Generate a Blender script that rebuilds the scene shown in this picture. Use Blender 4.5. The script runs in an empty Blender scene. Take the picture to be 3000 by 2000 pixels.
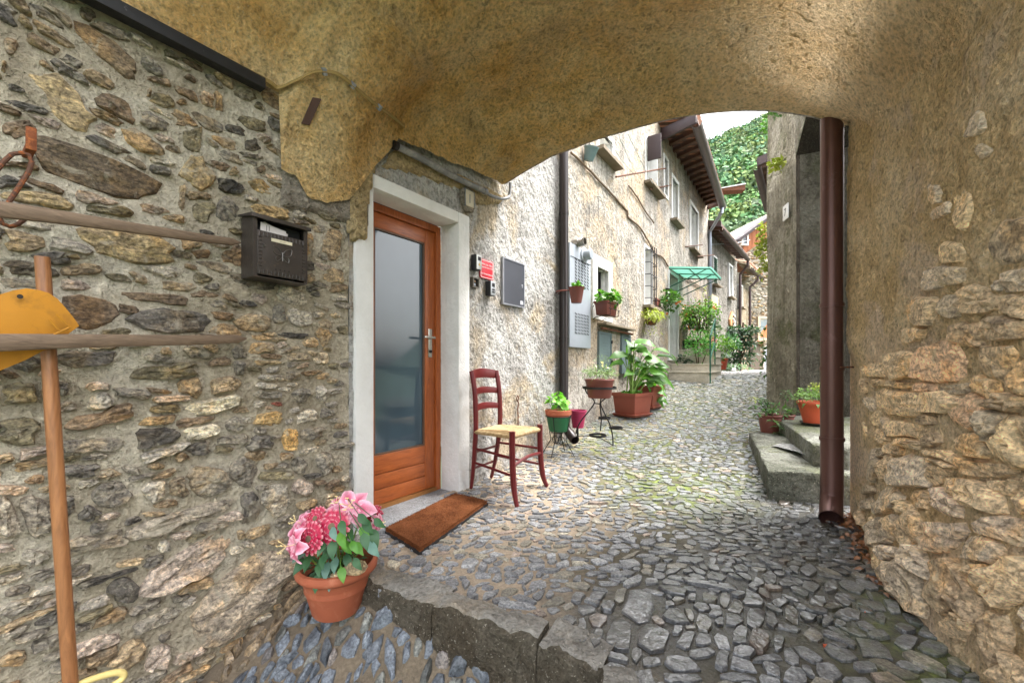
import bpy, bmesh, math, random
import numpy as np
from mathutils import Vector, Matrix, noise as mn
from mathutils.bvhtree import BVHTree
from mathutils.kdtree import KDTree
R = math.radians
random.seed(7); RNG = np.random.default_rng(7)
scene = bpy.context.scene
C = scene.collection
# ------------------------------------------------------------------ camera, sky, sun, exposure
F, CX, CY, H = 1200.0, 1500.0, 1070.0, 1.0          # pixel focal length of the photograph, its horizon, eye height
cd = bpy.data.cameras.new('camera'); cam = bpy.data.objects.new('camera', cd); C.objects.link(cam)
cd.sensor_width = 36; cd.lens = 14.4; cd.shift_y = 70/3000; cd.clip_start = .02; cd.clip_end = 2000
cam.location = (0, 0, H); cam.rotation_euler = (R(90), 0, 0); scene.camera = cam
SUN_EL, SUN_AZ = 62, 80                              # azimuth clockwise from +Y: from the right over the street
w = bpy.data.worlds.new('World'); scene.world = w; w.use_nodes = True
nt = w.node_tree; bg = nt.nodes['Background']
sky = nt.nodes.new('ShaderNodeTexSky'); sky.sky_type = 'NISHITA'; sky.sun_disc = False
sky.sun_elevation = R(SUN_EL); sky.sun_rotation = R(SUN_AZ)
sky.air_density = 1.0; sky.dust_density = 5.0; sky.ozone_density = 1.0
hs = nt.nodes.new('ShaderNodeHueSaturation'); hs.inputs['Saturation'].default_value = .22
nt.links.new(sky.outputs[0], hs.inputs['Color']); nt.links.new(hs.outputs[0], bg.inputs[0])
bg.inputs[1].default_value = .15
sd = bpy.data.lights.new('sun', 'SUN'); sd.energy = .8; sd.angle = R(30); sd.color = (1, .965, .91)
sun = bpy.data.objects.new('sun', sd); C.objects.link(sun)
az = R(SUN_AZ); el = R(SUN_EL)
dv = Vector((math.sin(az)*math.cos(el), math.cos(az)*math.cos(el), math.sin(el)))
sun.rotation_euler = dv.to_track_quat('Z', 'Y').to_euler()
vs = scene.view_settings; vs.view_transform = 'Standard'; vs.look = 'None'; vs.gamma = 1; vs.exposure = 2.95
vs.use_curve_mapping = False
scene.cycles.max_bounces = 10; scene.cycles.diffuse_bounces = 7; scene.cycles.glossy_bounces = 3

# ------------------------------------------------------------------ numeric noise
def _h(ix, iy, seed):
    n = (ix.astype(np.int64)*374761393 + iy.astype(np.int64)*668265263 + seed*1442695041) & 0xffffffff
    n = ((n ^ (n >> 13))*1274126177) & 0xffffffff
    return ((n ^ (n >> 16)) & 0xffff)/65535.0
def vn(x, y, seed=0):
    x = np.asarray(x, float); y = np.asarray(y, float)
    ix = np.floor(x); iy = np.floor(y); fx = x-ix; fy = y-iy
    fx = fx*fx*(3-2*fx); fy = fy*fy*(3-2*fy)
    a = _h(ix, iy, seed); b = _h(ix+1, iy, seed); c = _h(ix, iy+1, seed); d = _h(ix+1, iy+1, seed)
    return (a*(1-fx)+b*fx)*(1-fy)+(c*(1-fx)+d*fx)*fy
def fbm(x, y, seed=0, o=4):
    s = 0; a = .5
    for i in range(o):
        s = s+a*(vn(x, y, seed+i)-.5)*2; x = np.asarray(x)*2.03+3.1; y = np.asarray(y)*2.03+1.7; a *= .5
    return s

# ------------------------------------------------------------------ materials
def srgb(r, g, b):
    f = lambda c: ((c/255)/12.92 if c/255 <= .04045 else ((c/255+.055)/1.055)**2.4)
    return (f(r), f(g), f(b))
class N:
    def __init__(s, name):
        s.m = bpy.data.materials.new(name); s.m.use_nodes = True; s.t = s.m.node_tree
        s.b = s.t.nodes['Principled BSDF']; s.pos = s.t.nodes.new('ShaderNodeNewGeometry').outputs['Position']
    def node(s, ty, **kw):
        n = s.t.nodes.new(ty)
        for k, v in kw.items(): setattr(n, k, v)
        return n
    def link(s, a, b): s.t.links.new(a, b)
    def setin(s, sock, v):
        if hasattr(v, 'is_linked') or hasattr(v, 'node'): s.link(v, sock)
        elif isinstance(v, tuple) and len(v) == 3 and sock.type == 'RGBA': sock.default_value = (*v, 1)
        else: sock.default_value = v
    def map(s, scale=(1, 1, 1), rot=(0, 0, 0), src=None):
        n = s.node('ShaderNodeMapping'); n.inputs['Scale'].default_value = scale; n.inputs['Rotation'].default_value = rot
        s.link(src or s.pos, n.inputs[0]); return n.outputs[0]
    def noise(s, scale, detail=6, rough=.6, vec=None, dist=0):
        n = s.node('ShaderNodeTexNoise'); n.inputs['Scale'].default_value = scale; n.inputs['Detail'].default_value = detail
        n.inputs['Roughness'].default_value = rough; n.inputs['Distortion'].default_value = dist
        s.link(vec or s.pos, n.inputs['Vector']); return n.outputs['Fac']
    def voro(s, scale, feature='DISTANCE_TO_EDGE', vec=None):
        n = s.node('ShaderNodeTexVoronoi'); n.feature = feature; n.inputs['Scale'].default_value = scale
        s.link(vec or s.pos, n.inputs['Vector']); return n.outputs['Distance']
    def ramp(s, fac, stops):
        n = s.node('ShaderNodeValToRGB'); el = n.color_ramp.elements
        while len(el) < len(stops): el.new(.5)
        for e, (p, c) in zip(el, stops): e.position = p; e.color = (*c, 1) if len(c) == 3 else c
        s.link(fac, n.inputs[0]); return n.outputs[0]
    def mask(s, fac, lo, hi): return s.ramp(fac, [(lo, (0, 0, 0)), (hi, (1, 1, 1))])
    def mix(s, fac, a, b, mode='MIX'):
        n = s.node('ShaderNodeMix', data_type='RGBA', blend_type=mode)
        s.setin(n.inputs[0], fac); s.setin(n.inputs[6], a); s.setin(n.inputs[7], b); return n.outputs[2]
    def math(s, op, a, b=0.0, c=None):
        n = s.node('ShaderNodeMath', operation=op); s.setin(n.inputs[0], a); s.setin(n.inputs[1], b)
        if c is not None: s.setin(n.inputs[2], c)
        return n.outputs[0]
    def attr(s, name='col'):
        n = s.node('ShaderNodeAttribute'); n.attribute_name = name; return n.outputs['Color']
    def bump(s, hs):                                     # [(height socket, distance)]
        prev = None
        for h, d in hs:
            n = s.node('ShaderNodeBump'); n.inputs['Distance'].default_value = d; n.inputs['Strength'].default_value = 1
            s.link(h, n.inputs['Height'])
            if prev: s.link(prev, n.inputs['Normal'])
            prev = n.outputs[0]
        s.link(prev, s.b.inputs['Normal'])
    def out(s, col=None, rough=None, metal=None, spec=None):
        if col is not None: s.setin(s.b.inputs['Base Color'], col)
        if rough is not None: s.setin(s.b.inputs['Roughness'], rough)
        if metal is not None: s.setin(s.b.inputs['Metallic'], metal)
        if spec is not None: s.setin(s.b.inputs['Specular IOR Level'], spec)
        return s.m
    def blob(s, x, y, r, soft, namp=.25, nscale=6, ax=1.0):   # soft patch on the plan, ragged by noise
        sep = s.node('ShaderNodeSeparateXYZ'); s.link(s.pos, sep.inputs[0])
        dx = s.math('MULTIPLY', s.math('SUBTRACT', sep.outputs[0], x), ax); dy = s.math('SUBTRACT', sep.outputs[1], y)
        d = s.math('SQRT', s.math('ADD', s.math('MULTIPLY', dx, dx), s.math('MULTIPLY', dy, dy)))
        d = s.math('ADD', d, s.math('MULTIPLY', s.math('SUBTRACT', s.noise(nscale, 4), .5), namp*2))
        n = s.node('ShaderNodeMapRange', interpolation_type='SMOOTHSTEP')
        n.inputs['From Min'].default_value = r-soft; n.inputs['From Max'].default_value = r+soft
        n.inputs['To Min'].default_value = 1; n.inputs['To Max'].default_value = 0
        s.link(d, n.inputs[0]); return n.outputs[0]

def plaster(name, c1, c2, c3, grain=45, gd=.006, big=3, bd=.02, cracks=False, streak=None, rough=.95, patch=None, pitd=.34, side=None):
    n = N(name)
    base = n.ramp(n.noise(2.2, 8, .65), [(.38, c1), (.5, c2), (.62, c3)])
    if patch: base = n.mix(n.mask(n.noise(1.3, 7, .7, dist=.6), .5, .6), base, patch)
    if side:                                             # the coat is of another sand to the right of this x
        sep = n.node('ShaderNodeSeparateXYZ'); n.link(n.pos, sep.inputs[0]); e = n.math('ADD', sep.outputs[0], n.math('MULTIPLY', n.noise(1.5, 5), .9))
        mr_ = n.node('ShaderNodeMapRange'); mr_.inputs['From Min'].default_value = .9; mr_.inputs['From Max'].default_value = 2.2; n.link(e, mr_.inputs[0])
        base = n.mix(mr_.outputs[0], base, n.ramp(n.noise(3, 7, .65), [(.4, side[0]), (.6, side[1])]))
    if streak:
        base = n.mix(n.math('MULTIPLY', n.mask(n.noise(3.2, 6, .6, vec=n.map((3, 3, .3))), .5, .66), .6), base, streak)
    pit = n.noise(grain, 6, .62); pit2 = n.noise(grain*.38, 6, .62)
    k = pitd
    mul = n.ramp(pit, [(.36, (1-k*1.1,)*3), (.47, (1-k*.25,)*3), (.56, (1+k*.1,)*3), (.68, (1+k*.55,)*3)])  # pits darkened in colour, standing in for shade in the hollows
    base = n.mix(1.0, base, mul, 'MULTIPLY')
    base = n.mix(1.0, base, n.ramp(pit2, [(.34, (1-k*1.0, 1-k*1.05, 1-k*1.1)), (.44, (1, 1, 1)), (.6, (1+k*.15,)*3)]), 'MULTIPLY')
    if k > .2: base = n.mix(n.math('MULTIPLY', n.mask(n.noise(grain*2.3, 3, .5), .64, .69), .6), base, (.6, .55, .45))
    bs = [(n.noise(big, 4, .6), bd), (n.mask(pit2, .33, .6), gd*3.0), (n.mask(pit, .34, .64), gd*1.8)]
    if cracks:
        w_ = n.node('ShaderNodeMix', data_type='VECTOR')
        n.link(n.pos, w_.inputs[4]); nz = n.node('ShaderNodeTexNoise'); nz.inputs['Scale'].default_value = 3.5; nz.inputs['Detail'].default_value = 9; nz.inputs['Roughness'].default_value = .7
        n.link(n.pos, nz.inputs['Vector']); n.link(nz.outputs['Color'], w_.inputs[5]); w_.inputs[0].default_value = .30
        vc = n.voro(1.4, vec=w_.outputs[1]); cm = n.mask(vc, .0, .0045)
        gate = n.mask(n.noise(2.2, 3), .55, .57); crk = n.math('MAXIMUM', cm, n.math('SUBTRACT', 1.0, gate))
        base = n.mix(crk, n.mix(.7, base, (0, 0, 0)), base); bs.append((crk, .006))
    n.bump(bs)
    return n.out(base, rough, spec=.2)

def stone_mat(name, gscale=1.0, wet=False, moss=.0, bumpd=.008, layered=False, smear=None, base_rough=.85, calm=False):
    n = N(name); col = n.attr()
    v = n.map((1, 1, 2.4) if layered else (1, 1, 1), rot=(0, R(8), 0) if layered else (0, 0, 0))
    mott = n.noise(13*gscale, 9, .72, vec=v, dist=.6)
    col = n.mix(1.0, col, n.ramp(mott, [(.36, (.40, .38, .36)), (.45, (.80, .78, .76)), (.54, (1.10, 1.07, 1.0)), (.63, (1.6, 1.52, 1.38))] if (layered and not calm) else [(.36, (.6, .6, .62)), (.5, (1, 1, 1)), (.62, (1.5, 1.48, 1.42))]), 'MULTIPLY')
    if layered:
        tint = n.noise(5, 4, .6); col = n.mix(n.mask(tint, .52, .62), col, n.mix(1.0, col, (1.14, 1.0, .80), 'MULTIPLY'))
    fine = n.noise(75*gscale, 5, .66)
    col = n.mix(1.0, col, n.ramp(fine, [(.36, (.5, .48, .46)), (.5, (1.0, 1.0, 1.0)), (.63, (1.5, 1.46, 1.4))]), 'MULTIPLY')
    if smear: col = n.mix(n.math('MULTIPLY', n.mask(n.noise(9, 8, .72, dist=.7), .56, .63), .7), col, smear)
    rough = base_rough
    mid = n.noise(30*gscale, 6, .68, vec=v, dist=.6)
    bs = [(n.noise(8*gscale, 5, .65, vec=v), bumpd*(2.5 if calm else 4)), (mid, bumpd*2.6), (fine, bumpd*.7)]
    if moss:
        col = n.mix(n.math('MULTIPLY', moss_mask(n), .75), col, n.ramp(n.noise(40, 4), [(.3, (.04, .06, .012)), (.7, (.12, .17, .04))]))
    if wet:
        wm = wet_mask(n)
        col = n.mix(wm, col, n.mix(.6, col, (0.0, 0.0, 0.0)))
        rough = n.math('ADD', base_rough, n.math('MULTIPLY', wm, .30-base_rough))
    n.bump(bs)
    if wet:
        n.setin(n.b.inputs['Coat Weight'], n.math('ADD', .12, n.math('MULTIPLY', wm, .88))); n.b.inputs['Coat Roughness'].default_value = .14; n.b.inputs['Coat IOR'].default_value = 1.9
        cb = n.node('ShaderNodeBump'); cb.inputs['Distance'].default_value = .012; n.link(n.noise(22, 4), cb.inputs['Height']); n.link(cb.outputs[0], n.b.inputs['Coat Normal'])
    return n.out(col, rough, spec=.5)
def wet_mask(n):
    a = n.blob(1.72, 2.45, .55, .25, .22, 7); b = n.blob(1.15, 1.85, .42, .25, .2, 6); c = n.blob(.42, 1.5, .28, .2, .15, 8); d = n.blob(2.05, 2.95, .35, .2, .2)
    e = n.blob(.8, 1.65, .3, .2, .15, 8)
    return n.math('MAXIMUM', n.math('MAXIMUM', n.math('MAXIMUM', a, b), n.math('MAXIMUM', c, d)), e)
def moss_mask(n):
    a = n.blob(1.35, 3.2, .55, .4, .3, 5); b = n.blob(2.0, 2.0, .3, .3, .3, 7); d = n.blob(1.5, 1.5, .3, .3, .3, 7)
    c = n.math('MULTIPLY', n.blob(4.0, 7.0, 3.6, 1.2, .6, 3), .6); e = n.blob(1.85, 3.3, .28, .2, .15, 5); g = n.math('MULTIPLY', n.blob(1.1, 4.6, .7, .5, .3, 5), .8)
    m = n.math('MAXIMUM', n.math('MAXIMUM', n.math('MAXIMUM', a, b), n.math('MAXIMUM', c, d)), n.math('MAXIMUM', e, g))
    return n.math('MULTIPLY', n.math('MULTIPLY', m, n.mask(n.noise(9, 8, .75), .42, .58)), .9)

def simple(name, col, rough=.6, metal=0, bscale=0, bd=0, var=.15, vscale=8, spec=.5, col2=None, mlo=.5, mhi=.65, coat=0):
    n = N(name)
    c = n.ramp(n.noise(vscale, 6, .65), [(.3, tuple(max(0, x*(1-var)) for x in col)), (.7, tuple(x*(1+var) for x in col))])
    if col2: c = n.mix(n.mask(n.noise(vscale*1.7, 8, .7, dist=.3), mlo, mhi), c, col2)
    if bd: n.bump([(n.noise(bscale, 6, .65), bd)])
    m = n.out(c, n.math('ADD', rough-.06, n.math('MULTIPLY', n.noise(vscale*3, 3), .12)), metal, spec)
    if coat: n.b.inputs['Coat Weight'].default_value = coat; n.b.inputs['Coat Roughness'].default_value = .1
    return m
def wood(name, c1, c2, axis=(1, 1, 1), rough=.6, scale=6, bd=.002, ang=0):
    n = N(name); v = n.map(axis, rot=(0, 0, ang))
    g = n.noise(scale, 8, .65, vec=v, dist=1.2)
    c = n.ramp(g, [(.3, c1), (.65, c2)])
    n.bump([(g, bd)])
    return n.out(c, rough)
def leafmat(name, c1, c2, attr=False, rough=.42, trans=.25):
    n = N(name)
    oi = n.node('ShaderNodeObjectInfo')
    c = n.ramp(n.noise(14, 3), [(.3, c1), (.7, c2)])
    if attr: c = n.mix(1.0, c, n.attr(), 'MULTIPLY')
    n.out(c, rough, spec=.4)
    tr = n.node('ShaderNodeBsdfTranslucent'); n.link(n.mix(1.0, c, (1.5, 1.7, .8), 'MULTIPLY'), tr.inputs[0])
    mx = n.node('ShaderNodeMixShader'); mx.inputs[0].default_value = trans
    n.link(n.b.outputs[0], mx.inputs[1]); n.link(tr.outputs[0], mx.inputs[2])
    n.link(mx.outputs[0], n.t.nodes['Material Output'].inputs[0])
    return n.m

# ------------------------------------------------------------------ mesh helpers
class MB:
    def __init__(s): s.v = []; s.f = []; s.c = None
    def add(s, vs_, fs):
        o = len(s.v); s.v.extend([tuple(map(float, p)) for p in vs_]); s.f.extend([tuple(i+o for i in f) for f in fs]); return s
    def box(s, x0, x1, y0, y1, z0, z1):
        return s.hexa([(x0, y0, z0), (x1, y0, z0), (x1, y1, z0), (x0, y1, z0), (x0, y0, z1), (x1, y0, z1), (x1, y1, z1), (x0, y1, z1)])
    def hexa(s, p): return s.add(p, [(0, 3, 2, 1), (4, 5, 6, 7), (0, 1, 5, 4), (1, 2, 6, 5), (2, 3, 7, 6), (3, 0, 4, 7)])
    def prism(s, poly, a, b):                              # polygon of 3-D points, extruded from +a to +b
        n = len(poly); a = Vector(a); b = Vector(b)
        v = [Vector(p)+a for p in poly]+[Vector(p)+b for p in poly]
        return s.add(v, [tuple(range(n))[::-1], tuple(range(n, 2*n))]+[(i, (i+1) % n, n+(i+1) % n, n+i) for i in range(n)])
    def tube(s, pts, r, n=8, cap=True, closed=False):
        pts = [Vector(p) for p in pts]; m = len(pts); rs = r if hasattr(r, '__len__') else [r]*m
        up = Vector((0, 0, 1)); vs_ = []; prev = None
        for i, p in enumerate(pts):
            if closed: t = pts[(i+1) % m]-pts[i-1]
            else: t = pts[min(i+1, m-1)]-pts[max(i-1, 0)]
            t.normalize()
            if prev is None:
                x = t.cross(up)
                if x.length < 1e-3: x = t.cross(Vector((1, 0, 0)))
            else: x = prev-t*prev.dot(t)
            x.normalize(); y = t.cross(x); prev = x
            for k in range(n):
                a = 2*math.pi*k/n; vs_.append(p+(x*math.cos(a)+y*math.sin(a))*rs[i])
        fs = []
        for i in range(m if closed else m-1):
            j = (i+1) % m
            for k in range(n): fs.append((i*n+k, i*n+(k+1) % n, j*n+(k+1) % n, j*n+k))
        if cap and not closed: fs += [tuple(range(n))[::-1], tuple(range((m-1)*n, m*n))]
        return s.add(vs_, fs)
    def lathe(s, prof, c=(0, 0, 0), n=32, sx=1, sy=1, cap0=False, cap1=False):
        vs_ = []; m = len(prof)
        for r, z in prof:
            for k in range(n): a = 2*math.pi*k/n; vs_.append((c[0]+r*sx*math.cos(a), c[1]+r*sy*math.sin(a), c[2]+z))
        fs = [(i*n+k, i*n+(k+1) % n, (i+1)*n+(k+1) % n, (i+1)*n+k) for i in range(m-1) for k in range(n)]
        if cap0: fs.append(tuple(range(n))[::-1])
        if cap1: fs.append(tuple(range((m-1)*n, m*n)))
        return s.add(vs_, fs)
    def leaf(s, base, d, nrm, L, Wd, curl=.3, n=5, fold=.25, heart=False, wave=0):
        base = Vector(base); d = Vector(d).normalized(); nrm = Vector(nrm); nrm = (nrm-d*nrm.dot(d)).normalized(); sd_ = d.cross(nrm)
        vs_ = []; ph = random.random()*6
        for i in range(n+1):
            t = i/n; wv = math.sin(math.pi*min(1, t**(.6 if heart else .8)*.97+.03))*Wd*.5*(1.0 if i < n else .03)
            ang = curl*t*t; c = base+d*(L*t*math.cos(ang*.6))-nrm*(L*t*math.sin(ang))
            wz = wave*math.sin(t*9+ph)*Wd
            vs_ += [c+sd_*wv+nrm*(fold*wv+wz), c, c-sd_*wv+nrm*(fold*wv-wz)]
        fs = []
        for i in range(n):
            a = i*3; fs += [(a, a+1, a+4, a+3), (a+1, a+2, a+5, a+4)]
        return s.add(vs_, fs)
    def mesh(s, name, mat, smooth=None, bevel=0, col=None):
        me = bpy.data.meshes.new(name); me.from_pydata(s.v, [], s.f)
        if mat is not None: me.materials.append(mat)
        bm = bmesh.new(); bm.from_mesh(me)
        bmesh.ops.recalc_face_normals(bm, faces=bm.faces)
        if bevel:
            es = [e for e in bm.edges if len(e.link_faces) == 2 and e.calc_face_angle(0) > .5]
            bmesh.ops.bevel(bm, geom=es, offset=bevel, segments=2, affect='EDGES', profile=.6)
        bm.to_mesh(me); bm.free()
        if smooth is None: smooth = True
        if smooth:
            me.polygons.foreach_set('use_smooth', [True]*len(me.polygons)); me.set_sharp_from_angle(angle=R(38))
        if col is not None: setcol(me, col)
        return me
def setcol(me, col):                                       # one colour, or one per vertex
    a = me.color_attributes.new('col', 'FLOAT_COLOR', 'POINT'); n = len(me.vertices)
    arr = np.ones((n, 4), np.float32); arr[:, :3] = np.asarray(col, np.float32)
    a.data.foreach_set('color', arr.ravel())
def npmesh(name, V, Fc, mat, col=None, smooth=True, sharp=38):   # V (n,3), Fc list of arrays / quads
    me = bpy.data.meshes.new(name); me.from_pydata(V.tolist() if hasattr(V, 'tolist') else V, [], Fc)
    me.materials.append(mat)
    if smooth:
        me.polygons.foreach_set('use_smooth', [True]*len(me.polygons))
        if sharp: me.set_sharp_from_angle(angle=R(sharp))
    if col is not None: setcol(me, col)
    return me
def link(name, me, parent=None, label=None, kind=None):
    o = bpy.data.objects.new(name, me); C.objects.link(o)
    if parent is not None: o.parent = parent
    if label: o['label'] = label
    if kind: o['kind'] = kind
    return o
def thing(name, label, cat, loc=(0, 0, 0), rz=0, group=None, kind=None):
    o = bpy.data.objects.new(name, None); C.objects.link(o); o.empty_display_size = .1
    o.location = loc; o.rotation_euler = (0, 0, rz); o['label'] = label; o['category'] = cat
    if group: o['group'] = group
    if kind: o['kind'] = kind
    return o
def tag(o, label, cat, group=None):
    o['label'] = label; o['category'] = cat
    if group: o['group'] = group
    return o
def part(name, mb, mat, parent, bevel=0, smooth=None, label=None, col=None, kind=None):
    return link(name, mb.mesh(name, mat, smooth, bevel, col), parent, label, kind)
def copy_tree(o, parent=None):
    c = o.copy(); C.objects.link(c)
    if parent is not None: c.parent = parent
    for ch in list(o.children): copy_tree(ch, c)
    return c
def text(s, size, mat, parent, loc, rot, name='lettering', ext=.0006, sx=1):
    cu = bpy.data.curves.new(name, 'FONT'); cu.body = s; cu.size = size; cu.extrude = ext; cu.align_x = 'CENTER'; cu.resolution_u = 2
    t = bpy.data.objects.new(name, cu); C.objects.link(t)
    dg = bpy.context.evaluated_depsgraph_get(); me = bpy.data.meshes.new_from_object(t.evaluated_get(dg))
    bpy.data.objects.remove(t); me.materials.clear(); me.materials.append(mat)
    o = link(name, me, parent); o.location = loc; o.rotation_euler = rot; o.scale = (sx, 1, 1)
    return o

# ------------------------------------------------------------------ places
def P(u, v, Y): return Vector(((u-CX)/F*Y, Y, H+(CY-v)/F*Y))
GP = np.array([(-5, 0), (2.8, 0), (3.3, .04), (4.3, .14), (5.8, .39), (8.5, .77), (12, .80), (40, .80)])
def gz(x, y):
    x = np.asarray(x, float); y = np.asarray(y, float)
    z = np.interp(y, GP[:, 0], GP[:, 1])
    near = 1/(1+np.maximum(0, y-3)*.6)
    return z+.012*fbm(x*1.7, y*1.7, 5, 2)*near-.03*np.exp(-((x-1.9)**2+(y-2.5)**2)/.35)
def lz(x, y):                                               # lower path: from the kerb's foot down to the foot of the stone wall
    x = np.asarray(x, float); y = np.asarray(y, float)
    zk = np.interp(y, [-.6, 1.3, 1.5, 1.68, 1.84, 2.3], [-.5, -.22, -.178, -.105, -.065, -.05]); zw = np.interp(y, [-.6, 1.2, 1.79, 2.168, 2.4], [-1.2, -.75, -.39, -.154, -.06])
    xk = np.interp(y, [-.6, 1.15, 1.34, 1.467, 1.676, 1.878, 2.36], [.2, .27, .30, .10, -.313, -.67, -.95]); xw = -.346+.703*(y-3.27)
    t = np.clip((xk-x)/np.maximum(xk-xw, .05), 0, 1)
    return zk*(1-t)+zw*t+.010*fbm(x*3, y*3, 9, 3)
def hit(fn, u, v):                                          # where the line of sight meets a ground function
    Y = .4
    while Y < 40:
        p = P(u, v, Y)
        if p.z <= float(fn(p.x, p.y)): break
        Y *= 1.01
    for k in range(12):
        Y2 = Y*(1-.01/(2**k)); p = P(u, v, Y2)
        if p.z <= float(fn(p.x, p.y)): Y = Y2
    p = P(u, v, Y); return Vector((p.x, p.y, float(fn(p.x, p.y))))
class Frame:                                                # a wall: s along it, y into it, z up; street side is y < 0
    def __init__(s, x, y, dx, dy, side=1):
        l = math.hypot(dx, dy); s.o = (x, y); s.a = (dx/l, dy/l); s.side = side
        s.n = (s.a[1]*side, -s.a[0]*side)                    # outward
        s.rz = math.atan2(s.a[1], s.a[0]) if side == 1 else math.atan2(-s.a[1], -s.a[0])
    def s_of(s, u, d=0):
        r = (u-CX)/F; X = s.o[0]+s.n[0]*d; Y = s.o[1]+s.n[1]*d
        return (r*Y-X)/(s.a[0]-s.a[1]*r)
    def pt(s, t, d, z): return Vector((s.o[0]+s.a[0]*t+s.n[0]*d, s.o[1]+s.a[1]*t+s.n[1]*d, z))
    def uv(s, u, v, d=0):
        t = s.s_of(u, d); q = s.pt(t, d, 0); return Vector((t, d, H+(CY-v)/F*q.y))       # (s, d, z)
    def world(s, q): return s.pt(q[0], q[1], q[2])
    def npt(s, t, d, z): return np.stack([s.o[0]+s.a[0]*t+s.n[0]*d, s.o[1]+s.a[1]*t+s.n[1]*d, np.broadcast_to(z, np.shape(t+0*d))+0*t], -1)
    def thing(s, name, label, cat, t, z, d=0, group=None):
        o = thing(name, label, cat, s.pt(t, d, z), s.rz, group); return o
FA = Frame(-.346, 3.27, .575, .818)
FB = Frame(.534, 4.52, .578, .816)
FC_ = Frame(5.5, 11.54, .6247, .7809)
FR_ = Frame(2.22, 2.72, .4066, .9136, side=-1)              # right wall: outward is to the left
# local coordinates of a wall thing rooted at (s0, z0): x = +s (left walls), y = -d, z
def LX(fr, q, s0, z0): return (q[0]-s0, -q[1], q[2]-z0)

def grid_mesh(name, nu, nv, fn, mat, keep=None, col=None, flip=False, sharp=0):
    U, V = np.meshgrid(np.linspace(0, 1, nu), np.linspace(0, 1, nv), indexing='ij')
    Pt = fn(U, V); idx = np.arange(nu*nv).reshape(nu, nv)
    q = np.stack([idx[:-1, :-1], idx[1:, :-1], idx[1:, 1:], idx[:-1, 1:]], -1).reshape(-1, 4)
    if keep is not None:
        cen = Pt.reshape(-1, 3)[q].mean(1); q = q[keep(cen)]
    if flip: q = q[:, ::-1]
    me = npmesh(name, Pt.reshape(-1, 3), q.tolist(), mat, col, True, sharp)
    return me

# ------------------------------------------------------------------ stones: irregular cells around seeds
def cells(S, n=14, cap=1.0, gap=.006, ns=30, K=14, seed=0):
    # S: array [x, y, a, b, theta]; returns radii (m, n) along n directions
    m = len(S); kd = KDTree(m)
    for i in range(m): kd.insert((S[i, 0], S[i, 1], 0), i)
    kd.balance(); K = min(K, m-1)
    big = np.where(np.maximum(S[:, 2], S[:, 3]) > 2.2*np.median(np.maximum(S[:, 2], S[:, 3])))[0]
    NB = np.zeros((m, K), int)
    for i in range(m): NB[i] = [k for (_, k, _) in kd.find_n((S[i, 0], S[i, 1], 0), K+1)][1:K+1]
    phi = np.arange(n)*2*np.pi/n+(np.random.default_rng(seed+99).random((m, n))-.5)*(4.2/n); out = np.zeros((m, n)); ct = np.cos(S[:, 4]); st = np.sin(S[:, 4])
    CH = 400
    for c0 in range(0, m, CH):
        I = np.arange(c0, min(m, c0+CH)); nb = NB[I]
        if len(big): nb = np.concatenate([nb, np.broadcast_to(big, (len(I), len(big)))], 1)
        same = nb == I[:, None]
        rm = 1.25*cap*np.maximum(S[I, 2], S[I, 3]); rr = np.linspace(.04, 1, ns)
        # direction relative to the stone, stretched so long stones are sampled well
        dx = np.cos(phi[I])*S[I, 2][:, None]; dy = np.sin(phi[I])*S[I, 3][:, None]
        ex = dx*ct[I][:, None]-dy*st[I][:, None]; ey = dx*st[I][:, None]+dy*ct[I][:, None]
        l = np.hypot(ex, ey); ex /= l; ey /= l
        rad = rm[:, None, None]*rr[None, None]
        px = S[I, 0][:, None, None]+ex[..., None]*rad; py = S[I, 1][:, None, None]+ey[..., None]*rad
        def met(j, px, py):
            ax = px-S[j, 0]; ay = py-S[j, 1]
            return (np.abs((ax*ct[j]+ay*st[j])/S[j, 2])**2.9+np.abs((-ax*st[j]+ay*ct[j])/S[j, 3])**2.9)**(1/2.9)
        di = met(I[:, None, None], px, py); ok = di < cap
        for k in range(nb.shape[1]):
            dj = met(nb[:, k][:, None, None], px, py); dj = np.where(same[:, k][:, None, None], 99, dj); ok &= di < dj
        first = np.where(ok.all(-1), ns, np.argmin(ok, -1)); r_ = rm[:, None]*np.where(first > 0, rr[np.clip(first-1, 0, ns-1)], .02)
        gp_ = gap[I][:, None] if hasattr(gap, '__len__') else gap
        out[I] = np.maximum(r_-gp_, .25*np.minimum(S[I, 2], S[I, 3])[:, None])
        out[I] *= 1
    # direction unit vectors
    dx = np.cos(phi)*S[:, 2][:, None]; dy = np.sin(phi)*S[:, 3][:, None]
    ex = dx*ct[:, None]-dy*st[:, None]; ey = dx*st[:, None]+dy*ct[:, None]; l = np.hypot(ex, ey)
    rg = np.random.default_rng(seed); out *= 1+(rg.random(out.shape)-.5)*.13
    return out, ex/l, ey/l
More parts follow.
